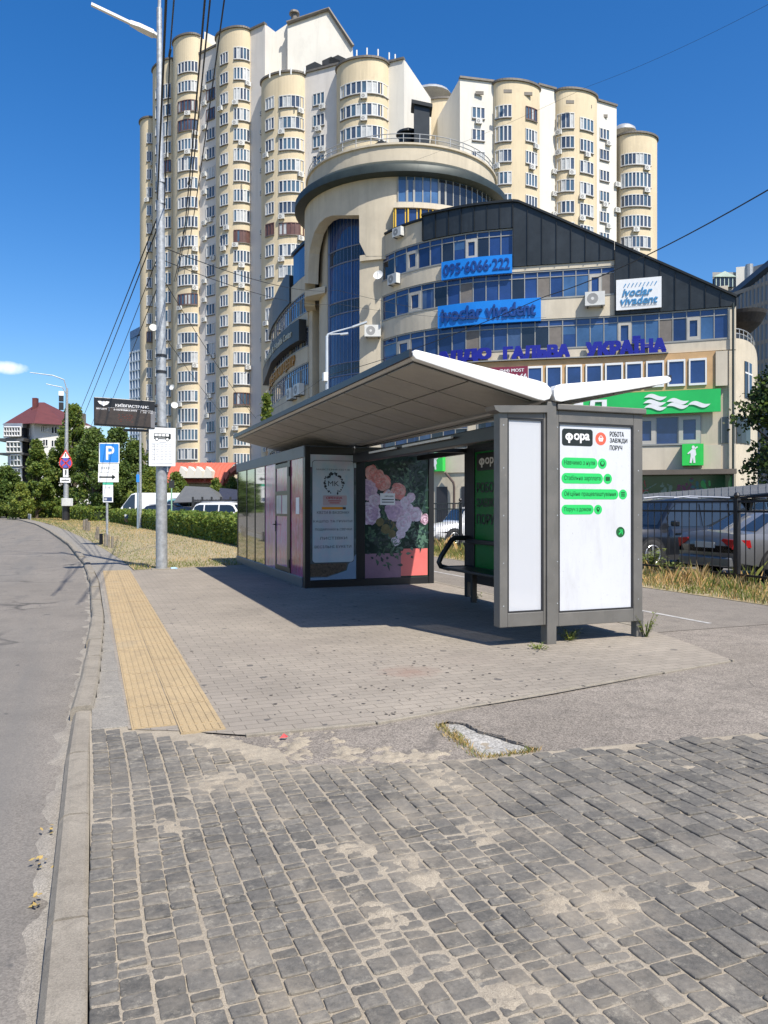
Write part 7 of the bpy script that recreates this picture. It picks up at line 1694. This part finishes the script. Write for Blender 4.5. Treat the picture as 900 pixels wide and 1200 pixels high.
    for x in (-h2 + (.95 if not van else 1.1), h2 - (.88 if not van else .95)):
        for s_ in (-1, 1):
            g_ = MB(); N_ = 26
            g_.poly([(x + (wr + .06) * math.cos(6.283 * k / N_), s_ * (hw + .003), wr + (wr + .06) * math.sin(6.283 * k / N_)) for k in range(N_)], 0); g_.build('wheel_arch', [black_pl], t)
            g_ = MB(); prof = [(wr * .62, -.02), (wr * .66, .028), (wr * .90, .032), (wr, .008), (wr, -.18)]; i0 = 0
            for k in range(N_):
                a = 6.283 * k / N_
                for (r_, o) in prof: g_.v.append((x + r_ * math.cos(a), s_ * (hw + o), wr + r_ * math.sin(a)))
            P_ = len(prof)
            for k in range(N_):
                k2 = (k + 1) % N_
                for j in range(P_ - 1): g_.f.append((k * P_ + j, k2 * P_ + j, k2 * P_ + j + 1, k * P_ + j + 1)); g_.m.append(0)
            w_ = g_.build('wheel', [tyre_m], t, smooth=True)
            g_ = MB()
            for k in range(5):
                for dd in (-.11, .11):
                    a = 6.283 * k / 5 + .3 + dd; u = Vector((math.cos(a), 0, math.sin(a))); v = Vector((-math.sin(a), 0, math.cos(a)))
                    g_.obox(Vector((x, s_ * (hw + .015), wr)) + u * wr * .36, u * wr * .29, v * wr * .045, (0, .012, 0))
            g_.tube([(x + wr * .62 * math.cos(6.283 * k / N_), s_ * (hw + .016), wr + wr * .62 * math.sin(6.283 * k / N_)) for k in range(N_ + 1)], .018, 5)
            g_.disc((x, s_ * (hw + .026), wr), (1, 0, 0), (0, 0, 1), 12, 0, wr * .15, wr * .15); g_.build('rim', [rim], w_)
    zt = (belt + .06 if kind == 'sedan' else belt)
    for s_ in (-1, 1):
        g_ = MB()
        if van or hat or suv: g_.obox((-h2 + .03, s_ * hw * .86, zt - .10), (.05, 0, 0), (0, hw * .10, 0), (0, 0, .20))
        else:
            g_.prism([(-h2 - .012, s_ * hw * .50, zt - .17), (-h2 - .012, s_ * hw * .83, zt - .34), (-h2 - .012, s_ * hw * .87, zt - .15), (-h2 - .012, s_ * hw * .55, zt - .13)], (.05, 0, 0))
            g_.prism([(-h2 - .005, s_ * hw * .80, zt - .34), (-h2 + .34, s_ * (hw * .982), zt - .30), (-h2 + .30, s_ * (hw * .982), zt - .15), (-h2 - .005, s_ * hw * .84, zt - .15)], (0, s_ * .015, 0))
        g_.build('tail_light', [tail_m], t)
        g_ = MB(); zh = (.80 if van else hood - .22); g_.obox((h2 - .09, s_ * hw * .70, zh), (.07, 0, 0), (0, hw * .15, 0), (0, 0, .085)); g_.build('headlight', [head_m], t, bevel=.03)
    g_ = MB(); g_.obox((-h2 - .012, 0, zt - .27), (.012, 0, 0), (0, .27, 0), (0, 0, .06)); g_.build('number_plate', [plate_m], t)
    g_ = MB(); g_.obox((-h2 - .0, 0, .40), (.06, 0, 0), (0, hw * .80, 0), (0, 0, .10)); g_.build('bumper', [black_pl if not kind == 'sedan' else pm], t, bevel=.03); g_ = MB(); g_.obox((h2 - .02, 0, .40), (.06, 0, 0), (0, hw * .7, 0), (0, 0, .09)); g_.build('bumper', [black_pl if not kind == 'sedan' else pm], t, bevel=.03)
    if suv:
        for s_ in (-1, 1): g_ = MB(); g_.tube([(-h2 + .8, s_ * hw * .62, H + .03), (-.1, s_ * hw * .62, H + .06), (.4, s_ * hw * .62, H + .02)], .022, 6); g_.build('roof_rail', [rim_m], t)
    t.location = loc; t.rotation_euler = (0, 0, head); return t
grey_p = paint('silver_grey_paint', (.135, .14, .148), .15); blackp = paint('black_paint', (.012, .014, .018), .2); bluep2 = paint('blue_paint', (.03, .07, .20)); whitep = paint('white_paint', (.74, .74, .73), 0.); silverp = paint('silver_paint', (.42, .44, .45), .5)
GF = 'cars parked behind the black fence'
car('parked_car', 'silver grey sedan with red tail lights parked behind the black fence', 'car', (12.15 + 2.3, 12.68, -.05), 0, grey_p, 4.6, 1.8, 1.46, 'sedan', .95, GF)
car('parked_car', 'black off-road car facing the fence, left of the silver grey sedan', 'car', (12.1 + 2.25, 16.2, -.05), math.pi, blackp, 4.5, 1.84, 1.74, 'suv', 1.02, GF)
car('parked_car', 'blue car cut by the right picture edge, nearest behind the fence', 'car', (12.2 + 2.1, 10.25, -.05), 0, bluep2, 4.2, 1.76, 1.5, 'hatch', .95, GF)
car('parked_car', 'silver car roof showing in the second row beyond the grey sedan', 'car', (20.2, 18.2, -.05), .1, silverp, 4.6, 1.82, 1.78, 'suv', 1.0, GF)
car('parked_car', 'white hatchback seen between the kiosk and the green advert', 'car', (12.35 + 2.05, 27.6, -.05), math.pi, whitep, 4.1, 1.74, 1.5, 'hatch', .95, GF)
GH = 'vehicles parked behind the hedge'
car('white_van', 'tall white panel van behind the hedge', 'van', PD(175, 71, -.05), math.pi - A + .1, whitep, 6.0, 2.0, 2.75, 'van', 1.2, GH)
car('parked_car', 'dark car in front of the white van behind the hedge', 'car', PD(183, 60, -.05), math.pi - A, blackp, 4.5, 1.8, 1.62, 'suv', 1.0, GH)
car('parked_car', 'dark car right of the lamp pole behind the hedge', 'car', PD(220, 56, -.05), math.pi - A - .2, blackp, 4.5, 1.8, 1.5, 'sedan', .95, GH)
car('parked_car', 'teal and white minivan half hidden by the lamp pole behind the hedge', 'car', PD(207, 66, -.05), math.pi - A, paint('teal_paint', (.16, .36, .38), .1), 4.6, 1.9, 2.15, 'suv', 1.15, GH)
car('parked_car', 'white car at the right end of the hedge beside the kiosk', 'car', PD(268, 44, -.05), -.6, whitep, 4.4, 1.8, 1.75, 'suv', 1.05, GH)
# grey canvas shelter in the yard and the yard's dark fence
cv = thing('canvas_shelter', 'low grey canvas canopy in the yard below the red annex roof', 'canopy', PD(232, 62, 0)); canv = M('grey_canvas', (.10, .105, .11), .85, 0, .1, 1)
def cq(px, y, d): return PD(px, d, ZY(y, d))
mb = MB(); R0 = [cq(203, 589, 60), cq(259, 587, 58), cq(262, 580, 68), cq(208, 583, 70)]; R1 = [cq(217, 569.5, 64), cq(246, 571, 63.5)]
mb.raw(R0 + R1, [(0, 1, 5, 4), (1, 2, 5), (2, 3, 4, 5), (3, 0, 4)]); mb.raw([p - Vector((0, 0, .05)) for p in R0 + R1], [(4, 5, 1, 0), (5, 2, 1), (5, 4, 3, 2), (4, 0, 3)]); mb.build('canvas', [canv], cv)
for p in R0: mb = MB(); mb.tube([Vector((p.x, p.y, 0)), p], .06, 6); mb.build('post', [dark_m], cv)
c2 = thing('canvas_shelter', 'small navy canvas canopy right of the grey one, by the kiosk', 'canopy', PD(270, 66, 0)); mb = MB(); R0 = [cq(254, 587, 62), cq(290, 586, 62), cq(290, 576, 70), cq(258, 573, 70)]; mb.prism(R0, (0, 0, .1)); mb.build('canvas', [M('navy_canvas', (.02, .025, .05), .8)], c2)
for p in R0: mb = MB(); mb.tube([Vector((p.x, p.y, 0)), p], .06, 6); mb.build('post', [dark_m], c2)
yfn = thing('metal_fence', 'dark bar fence in front of the canvas canopy behind the hedge', 'fence', PD(250, 50, 0)); mb = MB()
for k in range(26): p = PD(226 + k * 1.75, 50, 0); mb.box(p.x - .02, p.y - .02, 0, p.x + .02, p.y + .02, 1.95)
for z_ in (.3, 1.85): mb.tube([PD(225, 50, z_), PD(271, 50, z_)], .04, 6)
mb.build('bar_panel', [dark_m], yfn)
for px in (226, 237, 248, 259, 270): mb = MB(); p = PD(px, 50, 0); mb.box(p.x - .06, p.y - .06, 0, p.x + .06, p.y + .06, 2.1); mb.build('post', [dark_m], yfn)
